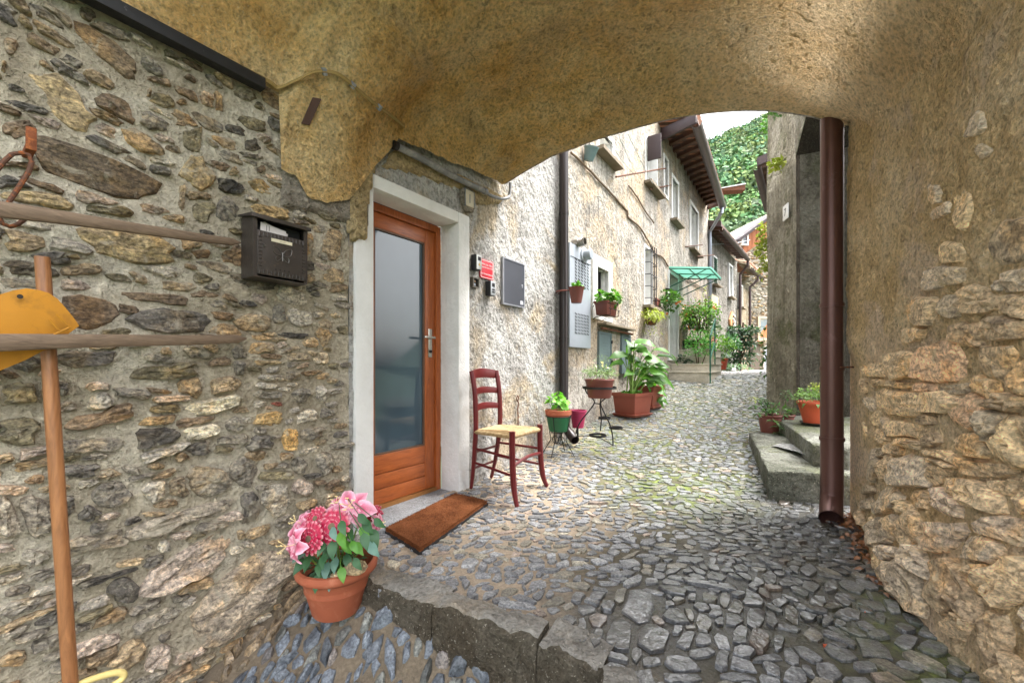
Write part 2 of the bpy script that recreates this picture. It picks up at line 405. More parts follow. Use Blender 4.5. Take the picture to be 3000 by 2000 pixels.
def stone_geo(S, rad, ex, ey, hgt, prof, rockamp=.2, seed=0, tilt=.15):
    # returns per stone local coordinates X, Y, Hh arrays (m, rings*n+1) and the faces
    m, n = rad.shape; rg = np.random.default_rng(seed); X = []; Y = []; Z = []
    tx = (rg.random(m)-.5)*tilt; ty = (rg.random(m)-.5)*tilt
    for (rs, hh) in prof:
        jr = 1+(rg.random((m, n))-.5)*.06
        x = S[:, 0][:, None]+ex*rad*rs*jr; y = S[:, 1][:, None]+ey*rad*rs*jr
        amp = 0 if hh <= 0 else rockamp
        z = hgt[:, None]*(hh+amp*(rg.random((m, n))-.5)*(1 if hh > .3 else .4))
        if hh > 0: z = z+(x-S[:, 0][:, None])*tx[:, None]+(y-S[:, 1][:, None])*ty[:, None]
        X.append(x); Y.append(y); Z.append(z)
    X = np.concatenate(X+[S[:, 0][:, None]], 1); Y = np.concatenate(Y+[S[:, 1][:, None]], 1)
    Z = np.concatenate(Z+[hgt[:, None]*(prof[-1][1]+rockamp*(rg.random((m, 1))-.5))], 1)
    k = len(prof); fs = []
    for r_ in range(k-1):
        for i in range(n): j = (i+1) % n; fs.append((r_*n+i, r_*n+j, (r_+1)*n+j, (r_+1)*n+i))
    for i in range(n): fs.append(((k-1)*n+i, (k-1)*n+(i+1) % n, k*n))
    return X, Y, Z, fs
def place_stones(name, S, X, Y, Z, fs, mapf, mat, cols, parent, nparts, stuffname, size, labels=None, sharp=30, only=None):
    m = len(S); order = np.argsort(-size) if only is None else only
    ind = set(order[:nparts].tolist()); nv_ = X.shape[1]
    PT = mapf(X, Y, Z)                                        # (m, nv, 3)
    for i in sorted(ind):
        me = npmesh(name, PT[i], fs, mat, cols[i], True, sharp); o = link(name, me, parent)
        if labels and i in labels: o['label'] = labels[i]
    rest = np.array([i for i in range(m) if i not in ind], int)
    if len(rest):
        V = PT[rest].reshape(-1, 3); F_ = []
        for a in range(len(rest)): o_ = a*nv_; F_.extend([tuple(q+o_ for q in f) for f in fs])
        me = npmesh(stuffname, V, F_, mat, np.repeat(cols[rest], nv_, 0), True, sharp)
        link(stuffname, me, parent, kind='stuff')

# ================================================================== SETTING
PAL = dict(t=(176,150,108), o=(152,126,88), t2=(190,163,108), br=(134,109,80), dk=(104,86,60), g=(140,133,120), ol=(128,118,84),
           bk=(48,50,54), bk2=(70,68,66), ye=(196,160,88), dkb=(90,84,74), dkg=(104,100,95), w=(192,183,166), w2=(208,197,168),
           pk=(188,168,152), red=(172,78,50), ls=(146,136,120), ls2=(158,142,122), lg=(168,160,148), y=(196,168,120), or_=(196,150,110))
PAL = {k: (lambda c: c*.72+c.mean()*.28)(np.array(srgb(*v))) for k, v in PAL.items()}
M_mortar = plaster('lime_mortar', srgb(172,160,138), srgb(196,185,163), srgb(210,201,182), grain=50, gd=.005, big=9, bd=.03, pitd=.2)
M_wallstone = stone_mat('wall_stone', 1.0, bumpd=.007, layered=True, smear=srgb(172,163,144))
M_vault = plaster('ochre_vault_plaster', srgb(218,172,104), srgb(236,196,132), srgb(243,213,158), grain=55, gd=.008, big=5, bd=.03, cracks=True, patch=srgb(216,184,134), side=(srgb(228,196,150), srgb(240,214,174)))
M_brownplaster = plaster('brown_wall_plaster', srgb(176,152,110), srgb(198,174,130), srgb(210,190,152), grain=50, gd=.008)
M_greypatch = plaster('grey_patch_plaster', srgb(140,130,116), srgb(160,150,136), srgb(172,164,150), grain=50, gd=.006)
M_roughA = plaster('rough_grey_render', srgb(146,143,139), srgb(170,168,164), srgb(186,184,180), grain=42, gd=.0035, big=6, bd=.02, patch=srgb(170,156,134), pitd=.36)
M_houseB = plaster('old_cream_render', srgb(142,136,127), srgb(170,163,152), srgb(188,182,172), grain=30, gd=.005, big=3, bd=.02, streak=srgb(122,118,112), patch=srgb(184,166,142), pitd=.38)
M_houseC = plaster('old_grey_render', srgb(140,135,126), srgb(164,158,148), srgb(176,171,162), grain=18, gd=.02, streak=srgb(100,92,80))
M_houseD = plaster('ochre_grey_render', srgb(140,124,104), srgb(158,142,118), srgb(168,154,132), grain=18, gd=.01)
M_rwall = plaster('tan_gravel_render', srgb(212,182,134), srgb(230,202,156), srgb(240,216,176), grain=60, gd=.007, big=5, bd=.03, patch=srgb(228,204,174))
M_pier = plaster('mossy_pier_render', srgb(146,138,122), srgb(174,166,148), srgb(188,181,164), grain=30, gd=.014, streak=srgb(112,108,84), patch=srgb(122,122,92))
M_granite = plaster('shade_toned_speckled_granite', srgb(48,41,35), srgb(60,52,44), srgb(70,62,52), grain=70, gd=.003)  # shade on the reveal and lintel is darkened into the stone colour
M_white = plaster('white_painted_plaster', srgb(206,204,200), srgb(216,215,212), srgb(224,223,220), grain=30, gd=.0008, big=6, bd=.006, pitd=.0)

# ---- street surface
KERB = [(-.95, 2.36), (-.67, 1.878), (-.313, 1.676), (.10, 1.467), (.30, 1.34), (.27, 1.15), (.2, .9), (.2, -.6)]
kx = [p[0] for p in KERB][::-1]; ky = [p[1] for p in KERB][::-1]
def xl(y):
    y = np.asarray(y, float)
    a = np.interp(y, ky, kx); b = -.346+.703*(y-3.27)-.05
    c = 5.5+.8*(y-11.54)-.1
    return np.where(y < 2.36, a, np.where(y < 11.54, b, c))
def xr(y):
    y = np.asarray(y, float)
    a = 2.22+.445*(y-2.72)+.15
    return np.interp(y, [-.6, 2.7, 2.9, 4.7, 5.7, 8, 18], [.9, 2.36, 2.9, 3.5, 3.7, 5.5, 13])
M_street = None
def ground_mat(name, sand, dark, mossy=True):
    n = N(name)
    base = n.ramp(n.noise(5, 8, .7), [(.3, tuple(c*.75 for c in sand)), (.5, sand), (.7, tuple(min(1, c*1.15) for c in sand))])
    if mossy:
        dk = n.math('MAXIMUM', n.blob(2.0, 3.4, 1.45, .5, .4, 4), n.math('MAXIMUM', n.blob(1.45, 1.8, 1.15, .3, .3, 5), n.blob(5, 8, 4.4, 1, .4, 3)))
        base = n.mix(dk, base, n.ramp(n.noise(14, 6), [(.3, dark), (.7, tuple(c*1.8 for c in dark))]))
        base = n.mix(moss_mask(n), base, n.ramp(n.noise(30, 5), [(.3, (.11, .15, .025)), (.7, (.24, .30, .07))]))
        wm = wet_mask(n); base = n.mix(n.math('MULTIPLY', wm, .9), base, tuple(c*.5 for c in dark)); n.setin(n.b.inputs['Coat Weight'], wm); n.b.inputs['Coat Roughness'].default_value = .08; cb = n.node('ShaderNodeBump'); cb.inputs['Distance'].default_value = .01; n.link(n.noise(40, 4), cb.inputs['Height']); n.link(cb.outputs[0], n.b.inputs['Coat Normal'])
        rough = n.math('ADD', .9, n.math('MULTIPLY', wm, -.74))
    else: rough = .9
    g1 = n.noise(60, 7, .75)
    base = n.mix(1.0, base, n.ramp(g1, [(.3, (.6, .6, .58)), (.55, (1, 1, 1)), (.72, (1.4, 1.38, 1.32))]), 'MULTIPLY')
    n.bump([(n.noise(12, 5), .02), (g1, .005), (n.noise(220, 3), .002)])
    return n.out(base, rough, spec=.4)
M_street = ground_mat('sandy_street_bed', srgb(166,150,130), srgb(66,62,50))
M_low = ground_mat('sandy_lower_bed', srgb(112,100,84), srgb(84,78,66), False)
yy = np.concatenate([np.arange(-.6, 4, .035), np.arange(4, 9, .1), np.arange(9, 18.1, .3)])
NX = 90; T = np.linspace(0, 1, NX)
Xg = xl(yy)[:, None]*(1-T)+xr(yy)[:, None]*T; Yg = np.repeat(yy[:, None], NX, 1)
Zg = gz(Xg, Yg)+.006*fbm(Xg*14, Yg*14, 3, 3)*(Yg < 6)
idx = np.arange(len(yy)*NX).reshape(len(yy), NX)
q = np.stack([idx[:-1, :-1], idx[:-1, 1:], idx[1:, 1:], idx[1:, :-1]], -1).reshape(-1, 4)
street = link('street', npmesh('street', np.stack([Xg, Yg, Zg], -1).reshape(-1, 3), q.tolist(), M_street, None, True, 0), kind='structure')

# ---- cobbles
M_cobble = stone_mat('cobble_slate', 1.3, wet=True, moss=True, bumpd=.003, base_rough=.46)
def img_ell(pts, ox, oy, sc, gfn=None, frame=None, d=0):
    out = []; key = []
    for e in pts:
        x, y, a, b, ang = e[:5]; u, v = ox+x/sc, oy+y/sc; ra = R(ang)
        def m(u, v):
            if frame: q_ = frame.uv(u, v, d); return np.array([q_[0], q_[2]])
            p = hit(gfn, u, v); return np.array([p.x, p.y])
        c = m(u, v); A = np.zeros((2, 2))
        for k, (l, an) in enumerate(((a, ra), (b, ra+math.pi/2))):
            du, dv_ = l/sc*math.cos(an), l/sc*math.sin(an)
            A[:, k] = (m(u+du, v+dv_)-m(u-du, v-dv_))/2
        U_, s_, _ = np.linalg.svd(A)
        out.append([c[0], c[1], s_[0], s_[1], math.atan2(U_[1, 0], U_[0, 0])]); key.append(e[5] if len(e) > 5 else 'g')
    return np.array(out), key
big1, _ = img_ell([(705,115,74,76,20),(620,240,66,84,5),(768,258,76,64,5),(520,170,54,42,0),(890,375,88,40,8),(595,405,70,48,12),(985,195,52,38,5),
    (1230,270,52,60,-20),(1150,250,42,54,-15),(1215,170,50,48,0),(1075,350,44,58,5),(365,225,36,38,20),(455,255,42,34,-20),(520,260,30,50,25),(325,130,40,24,5),
    (405,175,42,24,20),(440,85,38,30,-10),(880,440,120,34,5),(1150,430,100,34,5),(1060,180,30,24,0),(1285,175,28,46,-25),(750,360,62,24,5),(600,345,70,22,14),
    (880,220,40,34,20),(1320,290,36,50,-15),(1080,85,30,36,0),(1130,120,36,44,10),(625,70,28,44,20),(680,10,60,24,-10)], 1400, 1700, 1.4933, gfn=gz)
big2, _ = img_ell([(600,310,110,60,12),(480,195,62,34,15),(380,60,120,40,20),(500,265,110,46,15),(560,505,60,30,28),(500,555,40,30,40),(480,655,72,26,3),
    (215,575,60,32,15),(290,595,55,28,20),(150,655,60,32,15),(40,545,60,44,50),(290,750,110,36,25),(120,755,100,34,30),(450,720,130,50,25),(640,690,70,44,10),(640,815,90,30,14),
    (780,640,90,34,14),(780,720,110,40,10),(560,820,160,34,25),(740,800,160,34,22),(420,820,80,28,10),(130,310,70,32,4),(190,570,30,20,0),(350,395,80,30,15),(130,395,56,36,5),(240,395,46,36,20),(120,840,60,30,35),(60,870,80,60,5)], 2300, 1500, 1.7914, gfn=gz)
rg = np.random.default_rng(11)
def jgrid(x0, x1, y0, y1, dx, dy, rot, keep, jit=.42):
    cx_, cy_ = (x0+x1)/2, (y0+y1)/2; Rr = math.hypot(x1-x0, y1-y0)/2
    a = np.arange(-Rr, Rr, dx); b = np.arange(-Rr, Rr, dy); A, B = np.meshgrid(a, b)
    A = A+(np.arange(len(b)) % 2)[:, None]*dx*.5
    A = A+(rg.random(A.shape)-.5)*dx*2*jit; B = B+(rg.random(A.shape)-.5)*dy*2*jit
    X_ = cx_+A*math.cos(rot)-B*math.sin(rot); Y_ = cy_+A*math.sin(rot)+B*math.cos(rot)
    X_, Y_ = X_.ravel(), Y_.ravel(); k = keep(X_, Y_); return X_[k], Y_[k]
inreg = lambda m0: (lambda x, y: (x > xl(y)+m0(y)) & (x < xr(y)-.02))
def notbig(x, y, B, f=1.05):
    ok = np.ones(len(x), bool)
    for b in B:
        ax, ay = x-b[0], y-b[1]; c_, s_ = math.cos(b[4]), math.sin(b[4])
        ok &= ((ax*c_+ay*s_)/b[2])**2+((-ax*s_+ay*c_)/b[3])**2 > f
    return ok
marg = lambda y: np.where(y < 2.3, .10, .06)
bx, by = jgrid(-1.2, 2.6, 1.0, 2.35, .080, .062, .5, lambda x, y: inreg(marg)(x, y) & (y >= 1.0) & (y < 2.1))
cx2, cy2 = jgrid(-1.2, 6, 2.1, 8.2, .084, .052, .15, lambda x, y: inreg(marg)(x, y) & (y >= 2.1) & (y < 7.5))
ex2, ey2 = jgrid(1, 12, 7.5, 16.5, .13, .075, .1, lambda x, y: inreg(marg)(x, y) & (y >= 7.5) & (y < 16.5))
B_ = np.concatenate([big1, big2])
def mkS(x, y, a, b, th, jth):
    n = len(x); sc = np.exp(rg.normal(0, .24, n)); asp = np.exp(rg.normal(0, .2, n))
    return np.stack([x, y, a*sc*asp, b*sc/asp, th+rg.normal(0, jth, n)], 1)
S1 = mkS(bx, by, .056, .034, .5, .8); S2 = mkS(cx2, cy2, .046, .026, .1, .55); S3 = mkS(ex2, ey2, .08, .043, .05, .35)
mk = lambda S, f=1.3: S[notbig(S[:, 0], S[:, 1], B_, f)]
S1 = mk(S1); S2 = mk(S2)
# the mat, the threshold and the steps stand where there are no cobbles
near = np.concatenate([B_, S1, S2]); 
dryf = np.clip(1-(near[:, 0]-.1)/.9, 0, 1)*np.clip((3.8-near[:, 1])/.8, 0, 1)
rad, ex, ey = cells(near, 8, 1.0, .0030+.0038*dryf, 26, 12, 1)
def cob_cols(S, rg):
    m = len(S); v = np.exp(rg.normal(0, .22, m)); base = np.stack([v*.165, v*.171, v*.180], 1)
    warm = rg.random(m); base[warm > .82] *= np.array([1.25, 1.12, .86]); base[warm < .05] *= np.array([1.5, 1.15, .9])
    dry = np.clip(1-(S[:, 0]-.1)/.9, 0, 1)*np.clip((3.6-S[:, 1])/1, 0, 1)+np.clip((S[:, 1]-5)/3, 0, 1); return base*(1+.30*dry[:, None])
hg = np.where(near[:, 1] < 2.1, .011, .009)*np.exp(rg.normal(0, .25, len(near)))*np.clip(.8+near[:, 2]*2, .9, 1.6)
XX, YY, ZZ, fs = stone_geo(near, rad, ex, ey, hg, [(1.01, -1.2), (.99, .8), (.935, 1.0), (.45, 1.0)], .08, 3, .11)
gmap = lambda X, Y, Z: np.stack([X, Y, gz(X, Y)+Z], -1)
szpx = F*near[:, 2]*2/np.maximum(near[:, 1], .9)
vis = (np.abs(near[:, 0]/near[:, 1]) < 1.27) & (near[:, 1] > 1.25)
place_stones('cobble', near, XX, YY, ZZ, fs, gmap, M_cobble, cob_cols(near, rg), street, 300, 'cobbles', np.where(vis, szpx, 0))
rad, ex, ey = cells(S3, 8, 1.0, .006, 14, 10, 2)
XX, YY, ZZ, fs = stone_geo(S3, rad, ex, ey, np.full(len(S3), .016), [(1.02, -.9), (.95, .6), (.7, 1.0)], .1, 4, .05)
place_stones('cobble', S3, XX, YY, ZZ, fs, gmap, M_cobble, cob_cols(S3, rg), street, 0, 'far_cobbles', np.zeros(len(S3)))

# ---- lower path, left of the kerb
NYl = 120
yl = np.linspace(-.6, 2.5, NYl); Tl = np.linspace(0, 1, 90)
wl = -.346+.703*(yl-3.27)-.05
Xg = wl[:, None]*(1-Tl)+(np.interp(yl, ky, kx)+.06)[:, None]*Tl; Yg = np.repeat(yl[:, None], 90, 1)
idx = np.arange(NYl*90).reshape(NYl, 90); q = np.stack([idx[:-1, :-1], idx[:-1, 1:], idx[1:, 1:], idx[1:, :-1]], -1).reshape(-1, 4)
low = link('lower_path', npmesh('lower_path', np.stack([Xg, Yg, lz(Xg, Yg)+.008*fbm(Xg*12, Yg*12, 3, 3)], -1).reshape(-1, 3), q.tolist(), M_low, None, True, 0), kind='structure')
lx, ly = jgrid(-1.6, .4, 1.0, 2.4, .066, .054, .6, lambda x, y: (x > -.346+.703*(y-3.27)+.04) & (x < np.interp(y, ky, kx)-.04) & (y > 1.05))
SL = mkS(lx, ly, .040, .028, .9, .8); SL = SL[rg.random(len(SL)) > .06]
rad, ex, ey = cells(SL, 8, 1.1, .004, 20, 10, 5)
hl = .02*np.exp(rg.normal(0, .3, len(SL)))
XX, YY, ZZ, fs = stone_geo(SL, rad, ex, ey, hl, [(1.04, -.9), (.95, .4), (.7, 1.0), (.35, 1.2)], .35, 6, .5)
colL = cob_cols(SL, rg)*np.array([.45, .5, .57])
wallside = SL[:, 0] < -.346+.703*(SL[:, 1]-3.27)+.22; colL[wallside] = PAL['o']*rg.uniform(.5, .9, (wallside.sum(), 1))
place_stones('cobble', SL, XX, YY, ZZ, fs, lambda X, Y, Z: np.stack([X, Y, lz(X, Y)+Z], -1), M_cobble, colL, low, 120, 'small_cobbles', SL[:, 2]/SL[:, 1])

# ---- kerb of long rough stones
M_kerb = plaster('stained_shaded_kerb_face', srgb(84,76,64), srgb(104,96,83), srgb(122,114,101), grain=50, gd=.008, patch=srgb(92,82,68), pitd=.25)  # kerb face: soil stain, plus its shade painted into the colour
M_kerbtop = plaster('worn_lit_kerb_top', srgb(136,132,124), srgb(158,154,146), srgb(172,168,160), grain=60, gd=.004, patch=srgb(160,148,130), pitd=.25)  # paler tone for upward faces: wear, plus light painted in
kt = thing('stone_kerb', 'long rough kerb stones edging the cobbled street above the lower path', 'kerb', (-.3, 1.7, 0))
def lumpbox(c0, c1, wd, z0, z1, nrm, seed, amp=.020, nx=26, nw=7, nz=7):
    # a rough block from c0 to c1 (plan), width wd towards nrm, sheet wrapped over outer face and top
    rows = []
    for i in range(nx+1):
        t = i/nx; p = Vector(c0).lerp(Vector(c1), t); row = []
        endz = 1-.10*max(0, abs(t-.5)*2-.9)*10
        prof = [(0, z0+(z1-z0)*j/nz) for j in range(nz)]+[(wd*j/nw, z1) for j in range(nw+1)]+[(wd, z1-.12)]
        for (o, z) in prof:
            rr = 0
            if o == 0: rr = .010*((z-z0)/(z1-z0))**5
            a = amp*mn.noise(Vector((t*3*(Vector(c1)-Vector(c0)).length/.3+seed, o*9, z*9)))+amp*.5*mn.noise(Vector((t*14+seed, o*30, z*30)))
            zz = z-(.02*(1-o/.03) if (z == z1 and o < .03) else 0)
            e = .0
            row.append((p.x+nrm[0]*(o+rr+a), p.y+nrm[1]*(o+rr+a), (zz+a*.7)*1-e*.6))
        rows.append(row)
    k = len(rows[0]); V = [v for r_ in rows for v in r_]
    fs_ = [(i*k+j, i*k+j+1, (i+1)*k+j+1, (i+1)*k+j) for i in range(nx) for j in range(k-1)]
    fs_ += [tuple(range(k)), tuple(range(nx*k, nx*k+k))[::-1]]
    mb = MB(); mb.add(V, fs_); return mb
for i in range(5):
    a, b = Vector((*KERB[i], 0)), Vector((*KERB[i+1], 0)); dd = (b-a).normalized(); nr = (-dd.y, dd.x); a2 = a+dd*.003; b2 = b-dd*.003
    z1 = .026+.008*((i*7) % 3-1); 
    mb = lumpbox((a2.x-kt.location.x-nr[0]*.03, a2.y-kt.location.y-nr[1]*.03, 0), (b2.x-kt.location.x-nr[0]*.03, b2.y-kt.location.y-nr[1]*.03, 0), .13+.03*(i % 2), -.42, z1, nr, i*5.3)
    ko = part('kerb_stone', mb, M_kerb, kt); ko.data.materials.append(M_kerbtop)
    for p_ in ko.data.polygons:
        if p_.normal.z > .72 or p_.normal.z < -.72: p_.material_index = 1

# ================================================================== LEFT STONE WALL
S0, S1_ = -3.4, FA.s_of(1022)
lw = thing('stone_wall', 'long rubble stone wall in grey mortar at left under the vault, holding planks and black mailbox', 'wall', FA.pt(-2, 0, 0), 0)
def lwmap(s, z, d):                                          # local to the thing
    p = FA.npt(s, d, z); return p-np.array([lw.location.x, lw.location.y, 0])
def fn(U, V):
    s = S0+(S1_-S0)*U; z = -.9+3.35*V
    d = .014*fbm(s*4, z*5, 21, 3)+.007*fbm(s*14, z*16, 22, 3)
    return lwmap(s, z, d)
core = grid_mesh('mortar_face', 300, 300, fn, M_mortar, flip=True)
link('mortar_face', core, lw)
bk = MB(); p = [FA.pt(S0, -.06, -.9), FA.pt(S1_, -.06, -.9), FA.pt(S1_, -.55, -.9), FA.pt(S0, -.55, -.9)]
bk.prism([tuple(Vector(x)-lw.location) for x in p], (0, 0, 0), (0, 0, 3.4)); part('wall_core', bk, M_mortar, lw)
L1 = [(150,50,115,45,35,'t'),(160,150,110,40,33,'t'),(70,320,72,62,35,'o'),(320,330,175,42,28,'o'),(320,460,78,30,35,'t'),(20,470,32,55,0,'t'),(740,350,300,72,40,'o'),
 (660,545,155,48,27,'t'),(430,715,300,125,42,'t2'),(800,755,165,72,35,'br'),(145,880,150,75,-12,'br'),(670,1190,430,140,20,'dk'),(990,985,190,62,30,'t'),(920,1110,140,35,32,'g'),
 (1060,840,120,62,30,'g'),(1325,950,72,115,-8,'ol'),(1370,1190,122,112,20,'t2'),(1250,1360,30,95,2,'t'),(1590,1290,100,48,24,'bk'),(1800,1290,92,50,28,'ye'),(1540,985,105,44,28,'t'),
 (1590,1085,105,38,22,'g'),(1595,1180,48,36,15,'t'),(1395,1450,78,92,10,'ol'),(1565,1450,85,88,10,'g'),(1850,1455,150,45,14,'ye'),(260,1370,275,55,12,'t2'),(750,1450,170,42,8,'ol'),
 (1190,1505,95,32,15,'t'),(1500,700,38,78,-12,'t'),(1740,860,115,50,25,'ol'),(1430,850,140,48,32,'g'),(1800,1165,42,40,0,'br'),(1310,545,55,24,35,'br'),(1690,650,90,50,30,'ol'),(1250,705,40,30,10,'t'),(1025,650,30,42,0,'t'),
 (400,110,150,40,38,'g'),(1050,470,110,45,40,'g'),(1740,1000,70,60,20,'dkb'),(110,620,80,30,20,'g'),(1480,560,80,30,35,'g')]
L2 = [(160,90,165,90,10,'t'),(900,130,345,115,10,'t2'),(1380,185,78,50,15,'br'),(480,203,90,28,3,'t2'),(550,285,152,52,3,'t'),(190,285,215,66,5,'dkb'),(940,345,85,40,18,'t'),(1240,405,122,46,5,'t'),
 (1080,485,235,40,5,'br'),(600,590,245,128,10,'br'),(1220,640,312,90,3,'dkg'),(1720,655,150,66,3,'t'),(1490,520,82,40,12,'g'),(1455,410,60,42,10,'g'),(1700,520,92,30,5,'bk2'),(1760,375,160,60,8,'dkb'),
 (1610,185,85,85,10,'br'),(2010,470,115,62,20,'w'),(2060,620,95,62,12,'w'),(1920,595,48,72,-10,'g'),(600,900,215,66,-3,'dkg'),(170,945,150,72,-5,'dkg'),(1370,860,110,48,10,'g'),(1150,990,235,62,-3,'ol'),
 (1100,905,115,38,8,'g'),(130,1140,175,90,-3,'ol'),(425,1110,55,65,10,'dkg'),(1310,1100,92,82,-5,'t'),(1555,1080,112,62,-8,'t'),(920,1140,160,42,5,'g'),(700,1300,240,70,-13,'br'),(1480,1225,192,60,-12,'w2'),
 (1080,1440,152,86,-5,'bk2'),(1375,1400,125,56,-12,'w2'),(1615,1355,66,56,0,'g'),(1900,1213,50,24,-5,'red'),(1845,1320,106,52,-8,'ye'),(1780,1480,102,66,-8,'dkg'),(1998,1460,66,86,5,'ye'),(120,1400,172,102,-5,'ol'),
 (640,1500,225,60,-5,'g'),(1840,1150,112,40,-3,'g'),(1880,1030,110,32,0,'w'),(1840,930,92,22,-2,'t2'),(1800,830,92,52,0,'t'),(2050,890,92,34,0,'g'),(2040,745,120,26,6,'bk2'),(2230,740,62,66,0,'t'),
 (2215,900,55,46,0,'w'),(2210,1020,56,30,0,'t'),(2070,1150,62,60,0,'g'),(2100,1300,92,50,-12,'w'),(2250,1275,52,46,0,'g'),(2150,1420,90,50,-8,'g'),(2205,1140,38,66,0,'w'),(1450,830,62,42,0,'t'),
 (2290,110,72,110,5,'t'),(2290,340,90,60,5,'t'),(1210,330,40,28,0,'t'),(1650,860,60,50,0,'g'),(1640,960,40,60,0,'g'),(2190,600,40,30,0,'w'),(2000,1020,60,40,0,'g'),(1790,1215,50,42,0,'w'),(2120,350,50,40,20,'t'),(2110,110,50,80,0,'t')]
L3 = [(560,105,150,68,3,'dkg'),(880,95,90,38,10,'g'),(1080,75,72,36,10,'t'),(40,430,110,150,-6,'ls'),(245,400,120,165,-12,'ls'),(460,345,60,80,10,'dkg'),(760,260,140,110,-22,'g'),(620,400,90,62,-10,'dkg'),
 (1070,245,92,85,-20,'w'),(1230,235,88,88,-15,'g'),(1430,180,165,108,-10,'g'),(1680,115,112,100,-10,'g'),(1260,430,380,66,-17,'ls'),(660,590,250,66,-14,'ls'),(1900,310,102,112,-8,'w'),(1720,360,72,112,10,'dkg'),
 (2090,220,72,66,5,'pk'),(2115,335,82,34,-20,'t'),(1330,735,350,125,-32,'pk'),(1340,895,130,44,-25,'t'),(230,700,100,62,-10,'g'),(530,800,115,62,-15,'dkg'),(750,830,240,24,-17,'bk2'),(840,930,122,96,-15,'bk2'),
 (190,1015,205,58,-18,'g'),(390,1090,175,58,-24,'dkg'),(990,1045,135,40,-20,'g'),(1090,1130,200,52,-24,'g'),(1780,520,102,38,-20,'t'),(1680,950,440,165,-41,'ls2'),(560,1180,92,42,-18,'g'),(330,1290,135,48,-22,'g'),
 (90,1400,112,58,-22,'t'),(640,1310,210,58,-20,'pk'),(880,1370,160,80,-38,'t'),(1080,1390,80,130,28,'pk'),(2050,70,72,62,0,'g'),(2230,60,60,90,0,'g'),(1010,625,40,26,0,'g'),(480,1440,150,60,-20,'g'),(100,1200,120,36,-20,'g')]
Ss, ks = [], []
for L_, oy in ((L1, 0), (L2, 667), (L3, 1333)):
    a, b = img_ell(L_, 0, oy, 2.3515, frame=FA); Ss.append(a); ks += b
SB = np.concatenate(Ss)
fx, fz = jgrid(S0, S1_, -.9, 2.4, .105, .052, 0, lambda x, y: (x > S0+.03) & (x < S1_-.02) & (y > -.85) & (y < 2.42))
SF = np.stack([fx, fz, .052*np.exp(rg.normal(0, .3, len(fx))), .024*np.exp(rg.normal(0, .25, len(fx))), rg.normal(0, .12, len(fx))], 1)
SF = SF[(rg.random(len(SF)) > .05) & notbig(SF[:, 0], SF[:, 1], SB*np.array([1, 1, 1.12, 1.2, 1]), 1.0)]
SW = np.concatenate([SB, SF]); SW[:len(SB), 2:4] *= 1.08
rad, ex, ey = cells(SW, 16, .97, .006, 32, 14, 8)
# rougher outlines for the traced stones: low harmonics
ph = np.arange(16)*2*np.pi/16
for k_, am in ((2, .05), (3, .07), (5, .055)): rad *= 1+am*np.cos(k_*ph[None]+rg.random((len(SW), 1))*6.28)
hw = np.clip(.008+.06*SW[:, 3]*.5, .010, .020)*np.exp(rg.normal(0, .3, len(SW)))+.006
lowz = SW[:, 1] < 1.0; hw[lowz] *= 1.7
hw[len(SB):] *= .9
for i_, k_ in enumerate(ks):
    if k_ in ('ls2',): hw[i_] *= 1.6
prof_w = [(1.06, -1.2), (1.0, .15), (.93, .75), (.72, .97), (.38, 1.0)]
XX, YY, ZZ, fs = stone_geo(SW, rad, ex, ey, hw, prof_w, .55, 12, .3)
ZZ += (hw[:, None]*.9)*fbm(XX*22, YY*26, 31, 3)*(ZZ > 0)
cw = np.array([PAL[k] for k in ks]); fk = rg.choice(['g', 't', 'lg', 'dkg', 'ol', 'w', 'pk', 'o', 'br'], len(SF)); 
cw = np.concatenate([cw, np.array([PAL[k] for k in fk])]); cw *= np.exp(rg.normal(0, .10, (len(cw), 1)))*.86; cw = (cw*.88+cw.mean(0)*.12)*1.08; cw = cw*(1+.35*np.clip((1.25-SW[:, 1:2])/.6, 0, 1))  # lower stones paler, with light on the wall foot painted into their colour
labs = {i: {'red': 'orange red broken brick', 'bk': 'shiny black stone'}.get(k) for i, k in enumerate(ks) if k in ('red', 'bk')}
inview = (SW[:, 0] > FA.s_of(0)-.1)
place_stones('stone', SW, XX, YY, ZZ, [f[::-1] for f in fs], lambda X, Y, Z: lwmap(X, Y, Z), M_wallstone, cw, lw, 290, 'small_stones', np.where(inview, SW[:, 2]*SW[:, 3], 0), labs, sharp=20)

